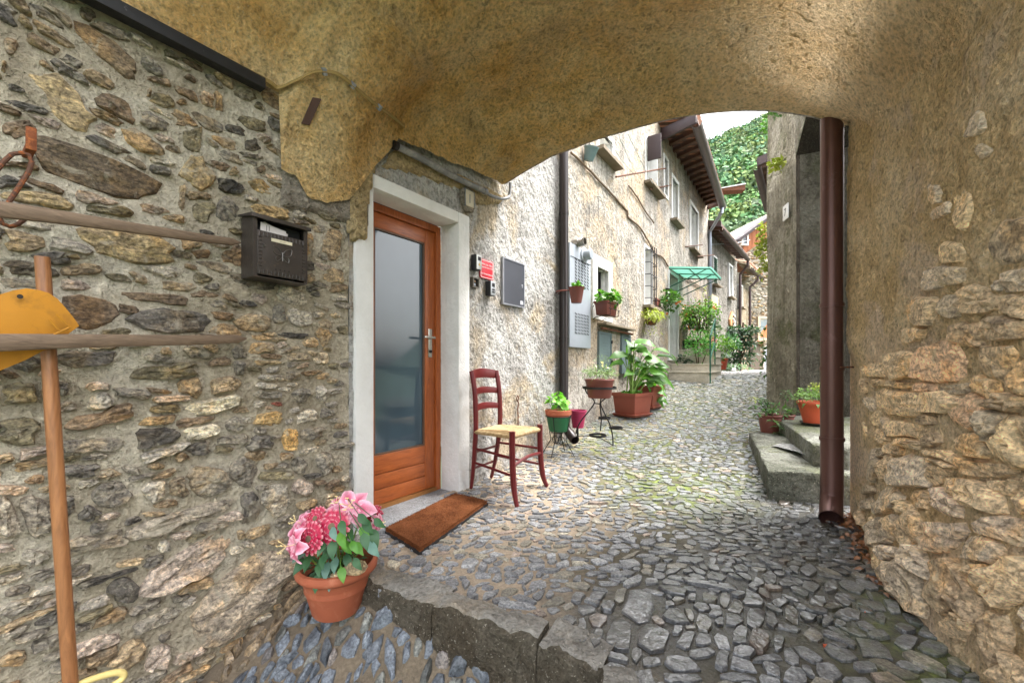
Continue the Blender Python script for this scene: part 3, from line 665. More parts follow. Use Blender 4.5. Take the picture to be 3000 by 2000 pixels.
# ---- plaster skins beside and above the door
def skin(name, poly, d, mat, parent, amp=.008, res=.02, frame=FA, th=.03, seed=0, kind=None, label=None, edge=.012):
    # a coat of plaster with a ragged outline: fine grid clipped to the polygon (s, z)
    A = np.array(poly); mn_, mx_ = A.min(0), A.max(0); nu = int((mx_[0]-mn_[0])/res)+2; nv = int((mx_[1]-mn_[1])/res)+2
    U, V = np.meshgrid(np.linspace(mn_[0], mx_[0], nu), np.linspace(mn_[1], mx_[1], nv), indexing='ij')
    def inside(x, y):
        c = np.zeros(x.shape, bool); j = len(A)-1
        for i in range(len(A)):
            xi, yi, xj, yj = A[i, 0], A[i, 1], A[j, 0], A[j, 1]
            c ^= ((yi > y) != (yj > y)) & (x < (xj-xi)*(y-yi)/((yj-yi) or 1e-9)+xi); j = i
        return c
    ins = inside(U+edge*fbm(U*14, V*14, seed+1, 3), V+edge*fbm(U*14, V*14, seed+5, 3))
    D = d+amp*fbm(U*5, V*5, seed+2, 4)
    idx = np.arange(nu*nv).reshape(nu, nv); qd = np.stack([idx[:-1, :-1], idx[:-1, 1:], idx[1:, 1:], idx[1:, :-1]], -1)
    inq = ins[:-1, :-1] & ins[1:, :-1] & ins[1:, 1:] & ins[:-1, 1:]
    fq = qd[inq]
    # drop the rim back into the wall
    cnt = np.zeros(nu*nv, int); np.add.at(cnt, fq.ravel(), 1); D = D.ravel().copy(); D[(cnt < 4)] = d-th
    o = Vector(parent.location); cr = frame.npt(U.ravel(), D, V.ravel())-np.array(o)
    me = npmesh(name, cr, fq.tolist(), mat, None, True, 0)
    return link(name, me, parent, label, kind)
FAuv = lambda u, v: (FA.uv(u, v)[0], FA.uv(u, v)[2])
D_ = 1.2755
poly = [FAuv(x*D_, y*D_) for x, y in [(633,375),(640,478),(700,492),(760,508),(800,516),(800,530),(845,531),(845,480),(853,400),(905,325),(820,300),(700,300)]]
skin('grey_plaster_patch', poly, .034, M_greypatch, lw, seed=40)
poly = [FAuv(x*D_, y*D_) for x, y in [(785,470),(795,560),(846,562),(846,478),(854,425),(862,380),(905,325),(850,340),(800,420)]]
skin('brown_plaster_patch', poly, .046, M_brownplaster, lw, seed=60)

# ---- house front with the glazed door (left wall beyond the stone wall)
hf = thing('rendered_house', 'rough grey rendered wall around the white framed glazed door', 'house', FA.pt(0, 0, 0), 0)
SL_, SRt = -.904, -.139
def fn(U, V):
    s = S1_+(1.53-S1_)*U; z = -.3+4.5*V
    d = .008*fbm(s*4, z*4, 51, 4)+.009*fbm(s*24, z*17+s*9, 52, 4)
    return FA.npt(s, d, z)-np.array(hf.location)
def kp(c):
    x = (c[:, 0]+hf.location.x-FA.o[0])*FA.a[0]+(c[:, 1]+hf.location.y-FA.o[1])*FA.a[1]
    return ~((x > SL_-.02) & (x < SRt+.02) & (c[:, 2] < 2.12))
link('rendered_wall', grid_mesh('rendered_wall', 300, 480, fn, M_roughA, keep=kp, flip=True), hf)
# brownish coat above the lintel, under the vault
poly = [FAuv(x*D_, y*D_) for x, y in [(852,400),(905,325),(1000,370),(1165,450),(1150,475),(1095,480),(1072,448),(960,412),(860,392)]]
skin('brown_plaster_band', poly, .02, M_brownplaster, hf, seed=70, th=.05)
wl_ = MB(); pp = [FA.pt(S1_, -.23, -.3), FA.pt(SL_, -.23, -.3), FA.pt(SL_, -.5, -.3), FA.pt(S1_, -.5, -.3)]
# white surround with reveals
def ring_on(frame, parent, s0, s1, z0, z1, bw, d, depth, mat, name='surround', bottom=False, bwt=None, mb=None):
    own = mb is None; mb = mb or MB(); bwt = bwt or bw
    o = parent.location; c = lambda s, dd, z: tuple(frame.pt(s, dd, z)-o)
    rects = [(s0-bw, s0, z0-(bw if bottom else 0), z1+bwt), (s1, s1+bw, z0-(bw if bottom else 0), z1+bwt), (s0, s1, z1, z1+bwt)]
    if bottom: rects.append((s0, s1, z0-bw, z0))
    for a, b, e, f_ in rects:
        mb.hexa([c(a, d, e), c(b, d, e), c(b, -depth, e), c(a, -depth, e), c(a, d, f_), c(b, d, f_), c(b, -depth, f_), c(a, -depth, f_)])
    return part(name, mb, mat, parent, bevel=.012) if own else None
ring_on(FA, hf, SL_, SRt, -.02, 2.093, .128, .022, .172, M_white, 'door_surround', bwt=.085)
# granite threshold slab
sl = MB(); ap = lambda u, v: hit(gz, u, v)
a1, a2 = ap(1116, 1569), ap(1356, 1442); b1, b2 = FA.pt(SL_+.001, -.3, 0), FA.pt(SRt-.001, -.3, 0)
f1, f2 = FA.pt(SL_-.02, 0, 0), FA.pt(SRt+.06, .02, 0)
pl = [Vector((a1.x, a1.y, 0)), Vector((a2.x, a2.y, 0)), Vector((f2.x, f2.y, 0)), Vector((b2.x, b2.y, 0)), Vector((b1.x, b1.y, 0)), Vector((f1.x, f1.y, 0))]
th = thing('threshold_slab', 'speckled grey granite slab below the glazed wooden door', 'doorstep', (b1+b2)/2)
sl.prism([tuple(p_-th.location) for p_ in pl], (0, 0, -.1), (0, 0, .022)); M_slab = plaster('grey_granite', srgb(132,134,136), srgb(152,154,156), srgb(164,166,168), grain=110, gd=.001)
part('slab', sl, M_slab, th, bevel=.004)

# ================================================================== VAULT
ZS = np.array([(-9, 1.36), (-1.476, 1.36), (-1.470, .99), (-1.40, .98), (-1.325, .893), (-1.224, .889), (-1.09, .95), (-.917, 1.216), (-.735, 1.46), (-.4, 1.50), (.42, 1.563)])
AR = [(1465,551),(1500,527),(1550,498),(1600,470),(1676,441.6),(1730,420.5),(1868,380),(1950,360),(2046,344),(2110,337),(2174,333),(2245,335),(2320,342),(2379,351),(2463,374),(2490,381)]
L0 = np.array([-.105, 3.613]); R0 = np.array([2.22, 2.72]); at, azz = [], []
for u, v in AR:
    r = (u-CX)/F; t = (r*L0[1]-L0[0])/((R0[0]-L0[0])-(R0[1]-L0[1])*r); y = L0[1]+(R0[1]-L0[1])*t
    at.append(t); azz.append((CY-v)/F*y)
at[0] = 0
NJ, NT = 230, 400
k = np.concatenate([np.linspace(0, 2.6, 380), np.linspace(2.62, 3.15, 50)])  # vault stops short at the unseen rear to let daylight in
tt = (1-np.cos(np.linspace(0, 1, NT)*np.pi))/2; tt = tt*.6+np.linspace(0, 1, NT)*.4; tt = np.clip(tt, 0, 1)
Lx = L0[0]-FA.a[0]*k; Ly = L0[1]-FA.a[1]*k; Rx = R0[0]-.4066*k*.72+.055*np.clip(k/.3, 0, 1); Ry = R0[1]-.9136*k*.72-.024*np.clip(k/.3, 0, 1)
sL = .42-k; zs = np.interp(sL, ZS[:, 0], ZS[:, 1])
kk, TT = np.meshgrid(k, tt, indexing='ij')
zf = np.interp(TT, at, azz); zc = 2.02+.10*np.clip(kk-1.4, 0, 1); ta = .55; zr = 1.0-.15*np.clip(kk-.8, 0, 1)
lp = np.sqrt(np.clip(1-(1-np.clip(TT/ta, 0, 1))**2, 0, 1))**.9; rp = np.sqrt(np.clip(1-np.clip((TT-ta)/(1-ta), 0, 1)**2.2, 0, 1))
zb = np.where(TT < ta, zs[:, None]+(zc-zs[:, None])*lp, zr+(zc-zr)*rp)
bl = np.clip(kk/.75, 0, 1); bl = bl*bl*(3-2*bl)
zz = zf*(1-bl)+zb*bl
ee = np.clip(kk/.04, 0, 1); zz = zz+(1-ee)*.02
X_ = Lx[:, None]*(1-TT)+Rx[:, None]*TT; Y_ = Ly[:, None]*(1-TT)+Ry[:, None]*TT
inn = np.clip(TT/.012, 0, 1)
X_ = X_+FA.n[0]*.05*(1-TT)*(1-.0*inn); Y_ = Y_+FA.n[1]*.05*(1-TT)
zz = zz+(.035*fbm(X_*1.6, Y_*1.6, 71, 3)+.014*fbm(X_*6, Y_*6, 72, 4)+.011*fbm(X_*30, Y_*30, 73, 4))*np.clip(kk/.25+.25, 0, 1)
V_ = np.stack([X_, Y_, zz+H], -1)
idx = np.arange(len(k)*NT).reshape(len(k), NT); q = np.stack([idx[:-1, :-1], idx[:-1, 1:], idx[1:, 1:], idx[1:, :-1]], -1).reshape(-1, 4)
va = thing('vaulted_ceiling', 'cracked ochre plaster vault of the covered passage', 'vault', (.6, 1.8, H+1.5))
vl = V_.reshape(-1, 3)-np.array(va.location)
vme = npmesh('vault_plaster', vl, q.tolist(), M_vault, None, True, 0); link('vault_plaster', vme, va)
BV = BVHTree.FromPolygons([tuple(x) for x in V_.reshape(-1, 3).tolist()], q.tolist())
def vhit(u, v, off=.0):
    d = Vector(((u-CX)/F, 1, (CY-v)/F)).normalized(); loc, nr, i, dist = BV.ray_cast(Vector((0, 0, H)), d)
    if loc is None: return None
    return loc-d*off
# the mass of masonry over the vault, one block with its front above the arch
mb = MB(); front = [V_[0, j] for j in range(0, NT, 6)]+[V_[0, -1]]
o = np.array(va.location)
fr_ = [tuple(p_+np.array([.006, .016, 0])-o) for p_ in front]; n_ = len(fr_)
up = [(p_[0], p_[1], 3.8-o[2]) for p_ in fr_]
mb.add(fr_+up, [(i, i+1, n_+i+1, n_+i) for i in range(n_-1)])
back = [V_[-1, j] for j in range(0, NT, 6)]+[V_[-1, -1]]; bk_ = [tuple(p_-o) for p_ in back]; ub = [(p_[0], p_[1], 3.8-o[2]) for p_ in bk_]
mb.add(bk_+ub, [(i+1, i, n_+i, n_+i+1) for i in range(n_-1)]); mb.add([up[0], up[-1], ub[-1], ub[0]], [(0, 1, 2, 3)])
part('upper_masonry', mb, M_houseB, va, smooth=False)

# ================================================================== RIGHT WALL
rw = thing('stone_wall', 'tan rendered wall at right with big exposed stones in its lower half', 'wall', FR_.pt(-.8, 0, 0), 0)
def rwmap(s, z, d): return FR_.npt(s, d, z)-np.array([rw.location.x, rw.location.y, 0])
def rbase(s, z): 
    b = .10*np.clip((.75-z)/.75, 0, 1)**1.5+.03*fbm(s*2.2, z*2.2, 81, 3)+.016*fbm(s*8, z*8, 82, 4)+.006*fbm(s*34, z*34, 83, 3)
    b = b-.19*np.clip(1+s/.9, 0, 1)**1.3*np.clip((1.15-z)/.9, 0, 1)
    return b-.07*np.clip((s+.05)/.05, 0, 1)**2
def fn(U, V):
    s = -3.1+3.1*U; z = -.1+3.1*V; return rwmap(s, z, rbase(s, z))
link('render_face', grid_mesh('render_face', 420, 420, fn, M_rwall), rw)
bk = MB(); p = [FR_.pt(-3.1, -.02, -.1), FR_.pt(0, -.02, -.1), FR_.pt(.0, -.5, -.1), FR_.pt(-3.1, -.5, -.1)]
bk.prism([tuple(Vector(x)-rw.location) for x in p], (0, 0, 0), (0, 0, 3.2)); part('wall_core', bk, M_rwall, rw)
R1 = [(590,330,170,78,12,'y'),(655,465,128,52,14,'y'),(910,370,78,95,0,'or_'),(1040,450,74,88,5,'g'),(930,540,88,70,5,'t'),(1150,530,90,150,-25,'t2'),(1230,520,60,110,0,'o'),(640,675,100,98,-10,'lg'),(770,125,98,98,-30,'or_'),
 (1050,120,90,92,0,'t'),(600,125,62,68,0,'t'),(800,592,112,32,17,'y'),(1020,672,125,44,14,'o'),(950,780,140,62,25,'y'),(1220,800,70,100,0,'t'),(520,660,38,62,0,'t'),(560,570,66,28,15,'t'),(660,535,80,34,10,'t'),
 (850,840,90,60,30,'pk'),(520,840,88,90,5,'g'),(375,650,72,78,0,'dkg'),(700,245,42,34,0,'or_'),(590,232,42,20,0,'t'),(520,222,30,18,0,'t'),(845,250,52,30,0,'dkg'),(1110,322,84,50,4,'o'),(1205,190,62,80,0,'o'),
 (480,150,60,36,0,'t'),(460,215,30,20,0,'t'),(740,520,50,60,0,'br'),(350,780,70,30,0,'dkb'),(380,840,60,40,0,'g'),(1110,750,60,50,0,'t'),(800,690,52,60,0,'o'),(720,410,40,46,0,'br'),(800,630,70,20,15,'t')]
R2 = [(1190,105,150,62,20,'pk'),(1190,390,90,135,15,'y'),(720,360,70,170,-38,'g'),(1000,450,90,210,-35,'br'),(860,140,90,80,0,'pk'),(560,100,80,110,-30,'g'),(620,220,40,80,-25,'lg'),(1190,650,60,170,-15,'o'),(1050,200,110,70,20,'lg'),(1050,600,60,90,0,'t'),(700,120,60,110,0,'t')]
R0_ = [(1650,930,130,140,25,'dkb'),(1430,150,50,80,20,'lg'),(1150,600,55,62,-35,'lg'),(1290,990,72,72,-30,'t2'),(1140,1170,66,62,0,'lg'),(1290,1130,82,62,5,'g'),(1450,1300,120,82,10,'t'),(1610,1480,115,78,0,'br'),(1050,1370,112,82,-8,'t'),
 (1250,1345,58,70,0,'g'),(1350,1520,82,70,0,'br'),(990,1530,80,46,-10,'t'),(1700,1180,100,90,0,'g'),(1340,690,60,110,-10,'t2'),(1200,720,80,34,-30,'lg'),(1690,1330,90,80,0,'o'),(1480,330,30,44,0,'g'),(1560,1210,34,40,0,'lg')]
Ss, ks = [], []
for L_, ox, oy, sc in ((R0_, 2200, 300, 2.24), (R1, 2300, 1000, 1.7914), (R2, 2300, 1500, 1.7914)):
    a, b = img_ell(L_, ox, oy, sc, frame=FR_, d=.03); Ss.append(a); ks += b
SB = np.concatenate(Ss); SB[:, 2:4] *= 1.05
fx, fz = jgrid(-3.1, 0, 0, 1.35, .15, .09, -.05, lambda x, y: (x > -3) & (x < -.06) & (y > .02) & (y < 1.05+.25*(-x-.8)))
SF = np.stack([fx, fz, .082*np.exp(rg.normal(0, .3, len(fx))), .045*np.exp(rg.normal(0, .25, len(fx))), rg.normal(0, .15, len(fx))], 1)
pz = np.clip((SF[:, 1]-.9)/.3, 0, .8); SF = SF[(rg.random(len(SF)) > .45+pz) & notbig(SF[:, 0], SF[:, 1], SB*np.array([1, 1, 1.15, 1.25, 1]), 1.0)]
SW = np.concatenate([SB, SF]); SW[:len(SB), 2:4] *= 1.12; rad, ex, ey = cells(SW, 14, 1.06, .004, 28, 12, 18)
ph = np.arange(14)*2*np.pi/14
for k_, am in ((2, .05), (3, .07), (4, .05)): rad *= 1+am*np.cos(k_*ph[None]+rg.random((len(SW), 1))*6.28)
hw = np.clip(.016+.12*SW[:, 3], .016, .030)*np.exp(rg.normal(0, .3, len(SW))); hw *= np.clip(1.7-.72*SW[:, 1], .42, 1.5)
XX, YY, ZZ, fs = stone_geo(SW, rad, ex, ey, hw, [(1.08, -1.3), (1.0, .2), (.92, .8), (.6, 1.0), (.3, 1.02)], .55, 22, .35)
ZZ += (hw[:, None]*.5)*fbm(XX*16, YY*18, 33, 3)*(ZZ > 0)
fk = rg.choice(['t', 'o', 't2', 'lg', 'y', 't', 'g'], len(SF)); cw = np.array([PAL[k_] for k_ in ks]+[PAL[k_] for k_ in fk])*np.array([1.5, 1.42, 1.34]); cw *= np.exp(rg.normal(0, .08, (len(cw), 1)))*1.0; cw = cw*.55+np.array(srgb(222,200,166))*.45
M_rstone = stone_mat('warm_wall_stone', .9, bumpd=.006, layered=True, calm=True, smear=srgb(214,194,158))
place_stones('stone', SW, XX, YY, ZZ, fs, lambda X, Y, Z: rwmap(X, Y, Z+np.where(Z > -1, rbase(X, Y)*.9, 0)), M_rstone, cw, rw, 230, 'small_stones', SW[:, 2]*SW[:, 3], None, sharp=20)

# ================================================================== HOUSES ALONG THE STREET
M_darkwood = wood('dark_brown_wood', srgb(58,38,28), srgb(98,64,44), (1, 1, 1), .7, 5, .004)
M_purple = simple('brown_painted_metal', srgb(68,50,48), .55, .1, var=.1)
M_brownpipe = simple('dark_brown_pipe', srgb(44,37,36), .35, .3, var=.12, vscale=4)
M_zinc = simple('grey_zinc', srgb(150,156,166), .4, .5, var=.1)
M_gutter = simple('brown_gutter', srgb(84,74,72), .4, .3, var=.1)
M_iron = simple('black_iron', srgb(38,36,36), .55, .5, 60, .001)
M_rust = simple('rusty_iron', srgb(86,58,44), .85, .2, 60, .002, .3, 30, col2=srgb(150,84,40))
M_glassd = simple('dark_glass', srgb(60,66,70), .12, 0, spec=.8)
M_tile = simple('terracotta_tile', srgb(150,98,74), .85, 0, 20, .006, .25, 12, col2=srgb(120,110,90))
M_sill = simple('stone_sill', srgb(120,108,90), .9, 0, 30, .004)
M_shutter = simple('brown_shutter_paint', srgb(50,34,34), .55)
M_green = simple('green_painted_metal', srgb(44,96,78), .45)
M_ltgrey = simple('light_grey_enamel', srgb(158,164,172), .35, .1, var=.05)
M_gasdoor = simple('grey_green_enamel', srgb(96,110,112), .4, .1, var=.08)
M_curtain = simple('pale_curtain', srgb(196,200,200), .8)
M_terr = simple('terracotta_plastic', srgb(126,64,48), .5, 0, 40, .0005, .08)
M_terr2 = simple('brown_terracotta_plastic', srgb(104,54,44), .5, 0, 40, .0005, .08)
M_clay = simple('clay_pot', srgb(158,84,56), .75, 0, 90, .0008, .1, 6, col2=srgb(174,106,78))
M_soil = simple('dark_soil', srgb(52,40,30), .95, 0, 60, .01)
M_leafA = leafmat('fresh_green_leaf', (.05,.15,.015), (.11,.27,.03))
M_leafB = leafmat('mid_green_leaf', (.04,.11,.02), (.09,.19,.045))
M_leafD = leafmat('dark_green_leaf', (.02,.055,.03), (.05,.10,.05))
M_leafY = leafmat('yellow_green_leaf', (.22,.28,.03), (.45,.48,.10))
M_stem = simple('green_stem', srgb(110,140,60), .6)
M_flR = leafmat('red_orange_flower', (.6,.10,.04), (.8,.25,.08)); M_flP = leafmat('pink_flower', (.7,.12,.22), (.85,.4,.5))
M_flY = leafmat('pale_flower', (.8,.6,.3), (.85,.8,.6))

def wall_thing(name, label, frame, s0, s1, z0, z1, mat, seed, holes=(), nu=120, nv=160, d=.03, depth=3.0, amp=.015):
    t = thing(name, label, 'house', frame.pt((s0+s1)/2, 0, z0)); o = np.array(t.location)
    def fn(U, V):
        s = s0+(s1-s0)*U; z = z0+(z1-z0)*V
        return frame.npt(s, d+amp*fbm(s*1.3, z*1.3, seed, 3)+.006*fbm(s*9, z*9, seed+1, 3), z)-o
    def kp(c):
        x = (c[:, 0]+o[0]-frame.o[0])*frame.a[0]+(c[:, 1]+o[1]-frame.o[1])*frame.a[1]; z = c[:, 2]+o[2]; k = np.ones(len(c), bool)
        for a, b, e, f_ in holes: k &= ~((x > a) & (x < b) & (z > e) & (z < f_))
        return k
    link('rendered_wall', grid_mesh('rendered_wall', nu, nv, fn, mat, keep=kp if holes else None, flip=True), t)
    mb = MB(); pl = [frame.pt(s0, -.35, z0), frame.pt(s1, -.35, z0), frame.pt(s1, -depth, z0), frame.pt(s0, -depth, z0)]
    mb.prism([tuple(Vector(p)-t.location) for p in pl], (0, 0, 0), (0, 0, z1-z0)); part('wall_mass', mb, mat, t, smooth=False)
    return t
def rect(fr, u0, v0, u1, v1, d=0):                          # picture rectangle -> s0, s1, z0, z1 (v0 top at u0, v1 bottom at u0)
    a = fr.uv(u0, v0, d); b = fr.uv(u0, v1, d); c = fr.uv(u1, v0, d); return a[0], c[0], b[2], a[2]
Z5 = lambda x, y: (1600+x/2.613, 700+y/2.613)
Z4 = lambda x, y: (1600+x/2.613, 300+y/2.613)
# house B ---------------------------------------------------------
w1 = rect(FB, *Z5(365, 212), Z5(452, 0)[0], Z5(0, 530)[1])   # small barred window
wb = rect(FB, *Z4(742, 1105), Z4(796, 0)[0], Z4(0, 1535)[1])
w3 = rect(FB, *Z4(950, 575), Z4(993, 0)[0], Z4(0, 885)[1])
w4 = rect(FB, *Z4(1092, 775), Z4(1148, 0)[0], Z4(0, 1105)[1])
w2 = rect(FB, *Z4(888, 420), Z4(915, 0)[0], Z4(0, 700)[1])
ws = rect(FB, *Z4(752, 270), Z4(835, 0)[0], Z4(0, 600)[1])
w0 = rect(FB, *Z4(380, 200), Z4(486, 0)[0], Z4(0, 350)[1])
dB = rect(FB, *Z5(925, 262), Z5(992, 0)[0], Z5(0, 905)[1])
SB1 = 8.58
hB = wall_thing('stucco_house', 'tall cream rendered house with wide timber eave, green canopy and flower boxes', FB, -.02, SB1, -.1, 5.42, M_houseB, 101,
    [w1, wb, w3, w4, w2, ws, w0, dB], 330, 240)
def opening(h, fr, r, kind, bw=.09, sill=True, dep=.16, surround=True, label=None, mats=None):
    s0, s1, z0, z1 = r; o = h.location; c = lambda s, d, z: tuple(fr.pt(s, d, z)-o)
    mb = MB()
    e = .045
    for a, b, f_, g in ((s0-e, s0, z0-e, z1+e), (s1, s1+e, z0-e, z1+e), (s0, s1, z1, z1+e), (s0, s1, z0-e, z0)):   # reveals
        mb.hexa([c(a, .035, f_), c(b, .035, f_), c(b, -dep, f_), c(a, -dep, f_), c(a, .035, g), c(b, .035, g), c(b, -dep, g), c(a, -dep, g)])
    w_ = part('window' if kind != 'door' else 'door', mb, M_white, h, label=label, bevel=.004)
    if surround:
        m2 = MB()
        for a, b, f_, g in ((s0-bw, s0, z0-bw, z1+bw), (s1, s1+bw, z0-bw, z1+bw), (s0, s1, z1, z1+bw), (s0, s1, z0-bw, z0)):
            m2.hexa([c(a, .052, f_), c(b, .052, f_), c(b, .0, f_), c(a, .0, f_), c(a, .052, g), c(b, .052, g), c(b, .0, g), c(a, .0, g)])
        part('surround', m2, M_white, w_, smooth=False)
    m3 = MB(); m3.add([c(s0-e, -dep+.02, z0-e), c(s1+e, -dep+.02, z0-e), c(s1+e, -dep+.02, z1+e), c(s0-e, -dep+.02, z1+e)], [(0, 1, 2, 3)])
    part('pane' if kind != 'door' else 'door_leaf', m3, mats or (M_glassd if kind == 'dark' else (M_curtain if kind != 'door' else M_curtain)), w_, smooth=False)
    if kind != 'door':
        m4 = MB(); t_ = .03
        def bar(a, b, f_, g): m4.hexa([c(a, -dep+.05, f_), c(b, -dep+.05, f_), c(b, -dep+.02, f_), c(a, -dep+.02, f_), c(a, -dep+.05, g), c(b, -dep+.05, g), c(b, -dep+.02, g), c(a, -dep+.02, g)])
        mid = (s0+s1)/2
        bar(s0, s0+t_, z0, z1); bar(s1-t_, s1, z0, z1); bar(s0+t_, s1-t_, z0, z0+t_); bar(s0+t_, s1-t_, z1-t_, z1); bar(mid-t_/2, mid+t_/2, z0+t_, z1-t_)
        part('frame', m4, M_white if kind != 'dark' else M_iron, w_, smooth=False)
    if sill:
        m5 = MB(); a, b = s0-.12, s1+.12
        m5.hexa([c(a, .16, z0-.09), c(b, .16, z0-.09), c(b, .03, z0-.09), c(a, .03, z0-.09), c(a, .16, z0-.045), c(b, .16, z0-.045), c(b, .03, z0-.045), c(a, .03, z0-.045)])
        part('sill', m5, M_sill, w_, smooth=False)
    return w_
wd1 = opening(hB, FB, w1, 'dark', bw=.14, sill=False, dep=.2)
def grille(h, fr, r, parent, nb=4, nh=0, d=-.08, rad=.009, bulge=0):
    s0, s1, z0, z1 = r; o = h.location
    for i in range(nb):
        s = s0+(s1-s0)*(i+.5)/nb; mb = MB(); mb.tube([fr.pt(s, d, z0)-o, fr.pt(s, d, z1)-o], rad, 6); part('bar', mb, M_iron, parent)
    for i in range(nh):
        z = z0+(z1-z0)*(i+.5)/nh; mb = MB(); e = .02
        mb.tube([fr.pt(s0-e, 0 if d > 0 else d, z)-o, fr.pt(s0-e+.02, d, z)-o, fr.pt(s1+e-.02, d, z)-o, fr.pt(s1+e, 0 if d > 0 else d, z)-o], rad*.8, 6); part('crossbar', mb, M_iron, parent)
grille(hB, FB, w1, wd1, 5, 0, -.06, .014)
wdb = opening(hB, FB, wb, 'light', bw=.05, sill=True, surround=False); grille(hB, FB, (wb[0], wb[1], wb[2]-.02, wb[3]+.03), wdb, 4, 5, .12, .008)
opening(hB, FB, w3, 'light', bw=.07); opening(hB, FB, w4, 'light', bw=.07); opening(hB, FB, w2, 'light', bw=.05, sill=False)
wds = opening(hB, FB, ws, 'light', bw=.05, surround=False); opening(hB, FB, w0, 'light', bw=.06)
# open brown shutters of the upper window
s0, s1, z0, z1 = ws; o = hB.location
for (sa, dr) in ((s0, (.05, 1.0)),):
    a = FB.pt(sa, .05, 0); u_ = Vector(FB.pt(sa+dr[0]*.22, .05+dr[1]*.22, 0))-a; sh = MB(); nn = Vector((-u_.y, u_.x, 0)).normalized()*.03
    p = [a-o, a+u_-o, a+u_+nn-o, a+nn-o]; p = [Vector((q_.x, q_.y, z0-o.z)) for q_ in p]; sh.prism([tuple(x) for x in p], (0, 0, .32), (0, 0, z1-z0)); part('shutter', sh, M_shutter, wds, bevel=.004)
opening(hB, FB, dB, 'door', bw=.06, sill=False, dep=.25)
# eave: soffit, rafters, gutter, tiles, verge board
NW = lambda Y: 0
g0 = P(*Z4(1150, 150), 7.00); g1 = P(*Z4(1352, 808), 10.75)
zgn, zgf = g0.z, g1.z; zt = (zgn+zgf)/2; g0.z = zt; g1.z = zt
wn = FB.pt(4.05, 0, zt+.16); wf = FB.pt(SB1, 0, zt+.16)
roof = MB(); dir_in = Vector((-FB.n[0], -FB.n[1], 0))
rn, rf = wn+dir_in*2.2+Vector((0, 0, 1.0)), wf+dir_in*2.2+Vector((0, 0, 1.0))
g0r, g1r = g0+Vector((0, 0, .10)), g1+Vector((0, 0, .10))
rs_ = [tuple(Vector(p)-hB.location) for p in (g0r, g1r, rf, rn)]; roof.prism(rs_, (0, 0, 0), (0, 0, .05)); rfo = part('roof', roof, M_darkwood, hB, smooth=False)
for i in range(15):                                          # rafters
    t = (i+.3)/14.6; a = g0.lerp(g1, t)+Vector((0, 0, .05)); b = wn.lerp(wf, t)+Vector((0, 0, .05)); wv = (g1-g0).normalized()*.045
    mb = MB(); mb.hexa([tuple(Vector(q_)-hB.location) for q_ in (a-wv, a+wv, b+wv, b-wv, a-wv+Vector((0, 0, .09)), a+wv+Vector((0, 0, .09)), b+wv+Vector((0, 0, .09)), b-wv+Vector((0, 0, .09)))])
    part('rafter', mb, M_darkwood, rfo, bevel=.008)
NTL = 26
for i in range(NTL):                                         # tiles: half round courses running down the slope
    t = (i+.5)/NTL; a = g0r.lerp(g1r, t); b = rn.lerp(rf, t); mb = MB(); mb.tube([a-hB.location+Vector((0, 0, .08)), b-hB.location+Vector((0, 0, .08))], .09, 8); part('tile', mb, M_tile, rfo)
def gutter(a, b, r, mat, parent, n=10, seams=6, name='gutter'):
    a, b = Vector(a), Vector(b); t = (b-a).normalized(); sd_ = t.cross(Vector((0, 0, 1))).normalized(); V = []; 
    for p in (a, b):
        for k in range(n+1): an = math.pi+math.pi*k/n; V.append(p+sd_*r*math.cos(an)+Vector((0, 0, 1))*r*math.sin(an))
        for k in range(n, -1, -1): an = math.pi+math.pi*k/n; V.append(p+sd_*(r-.004)*math.cos(an)+Vector((0, 0, 1))*((r-.004)*math.sin(an)))
    m_ = 2*(n+1); mb = MB(); mb.add([v-parent.location if parent.parent is None else v for v in V], [(k, (k+1) % m_, m_+(k+1) % m_, m_+k) for k in range(m_)]+[tuple(range(m_))[::-1], tuple(range(m_, 2*m_))])
    for i in range(1, seams): p = a.lerp(b, i/seams)-parent.location; mb.tube([p-t*.01, p+t*.01], r*1.03, 16)
    return part(name, mb, mat, parent)
gutter(g0, g1, .085, M_gutter, hB)
vb = MB(); e_ = wn+dir_in*.4; V5 = [g0+Vector((0, 0, -.02)), e_+Vector((0, 0, -.1)), e_+Vector((0, 0, .14)), g0+Vector((0, 0, .16))]
vb.prism([tuple(p-hB.location) for p in V5], tuple(-(g1-g0).normalized()*.05), (0, 0, 0)); part('verge_board', vb, M_shutter, hB, bevel=.005)
def pipe(name, label, pts, r, mat, cat='downpipe', n=16, collars=(), smooth_n=0, open_end=False, clip_mat=None, group=None):
    pts = [Vector(p) for p in pts]; t = thing(name, label, cat, (pts[-1].x, pts[-1].y, pts[-1].z), group=group); L = [p-t.location for p in pts]
    mb = MB(); mb.tube(L, r, n, cap=not open_end)
    if open_end: mb.tube(L, r*.93, n, cap=False); mb.lathe([], n=4) if False else None
    part('pipe', mb, mat, t)
    for c_ in collars:
        i, f_ = int(c_), c_-int(c_); p = L[i].lerp(L[i+1], f_); dd = (L[i+1]-L[i]).normalized()
        mb = MB(); mb.tube([p-dd*.012, p+dd*.012], r*1.10, n); part('collar', mb, clip_mat or mat, t)
    return t
e1 = FB.pt(SB1-.06, .08, 0)
pipe('downpipe', 'pale zinc downpipe at the far corner of the cream house', [g1+Vector((0, 0, -.08))-(g1-g0).normalized()*.2, g1-(g1-g0).normalized()*.25+Vector((0, 0, -.2)), Vector((e1.x, e1.y, zt-.42)), Vector((e1.x, e1.y, .8))], .045, M_zinc, collars=(2.1, 2.4, 2.7))
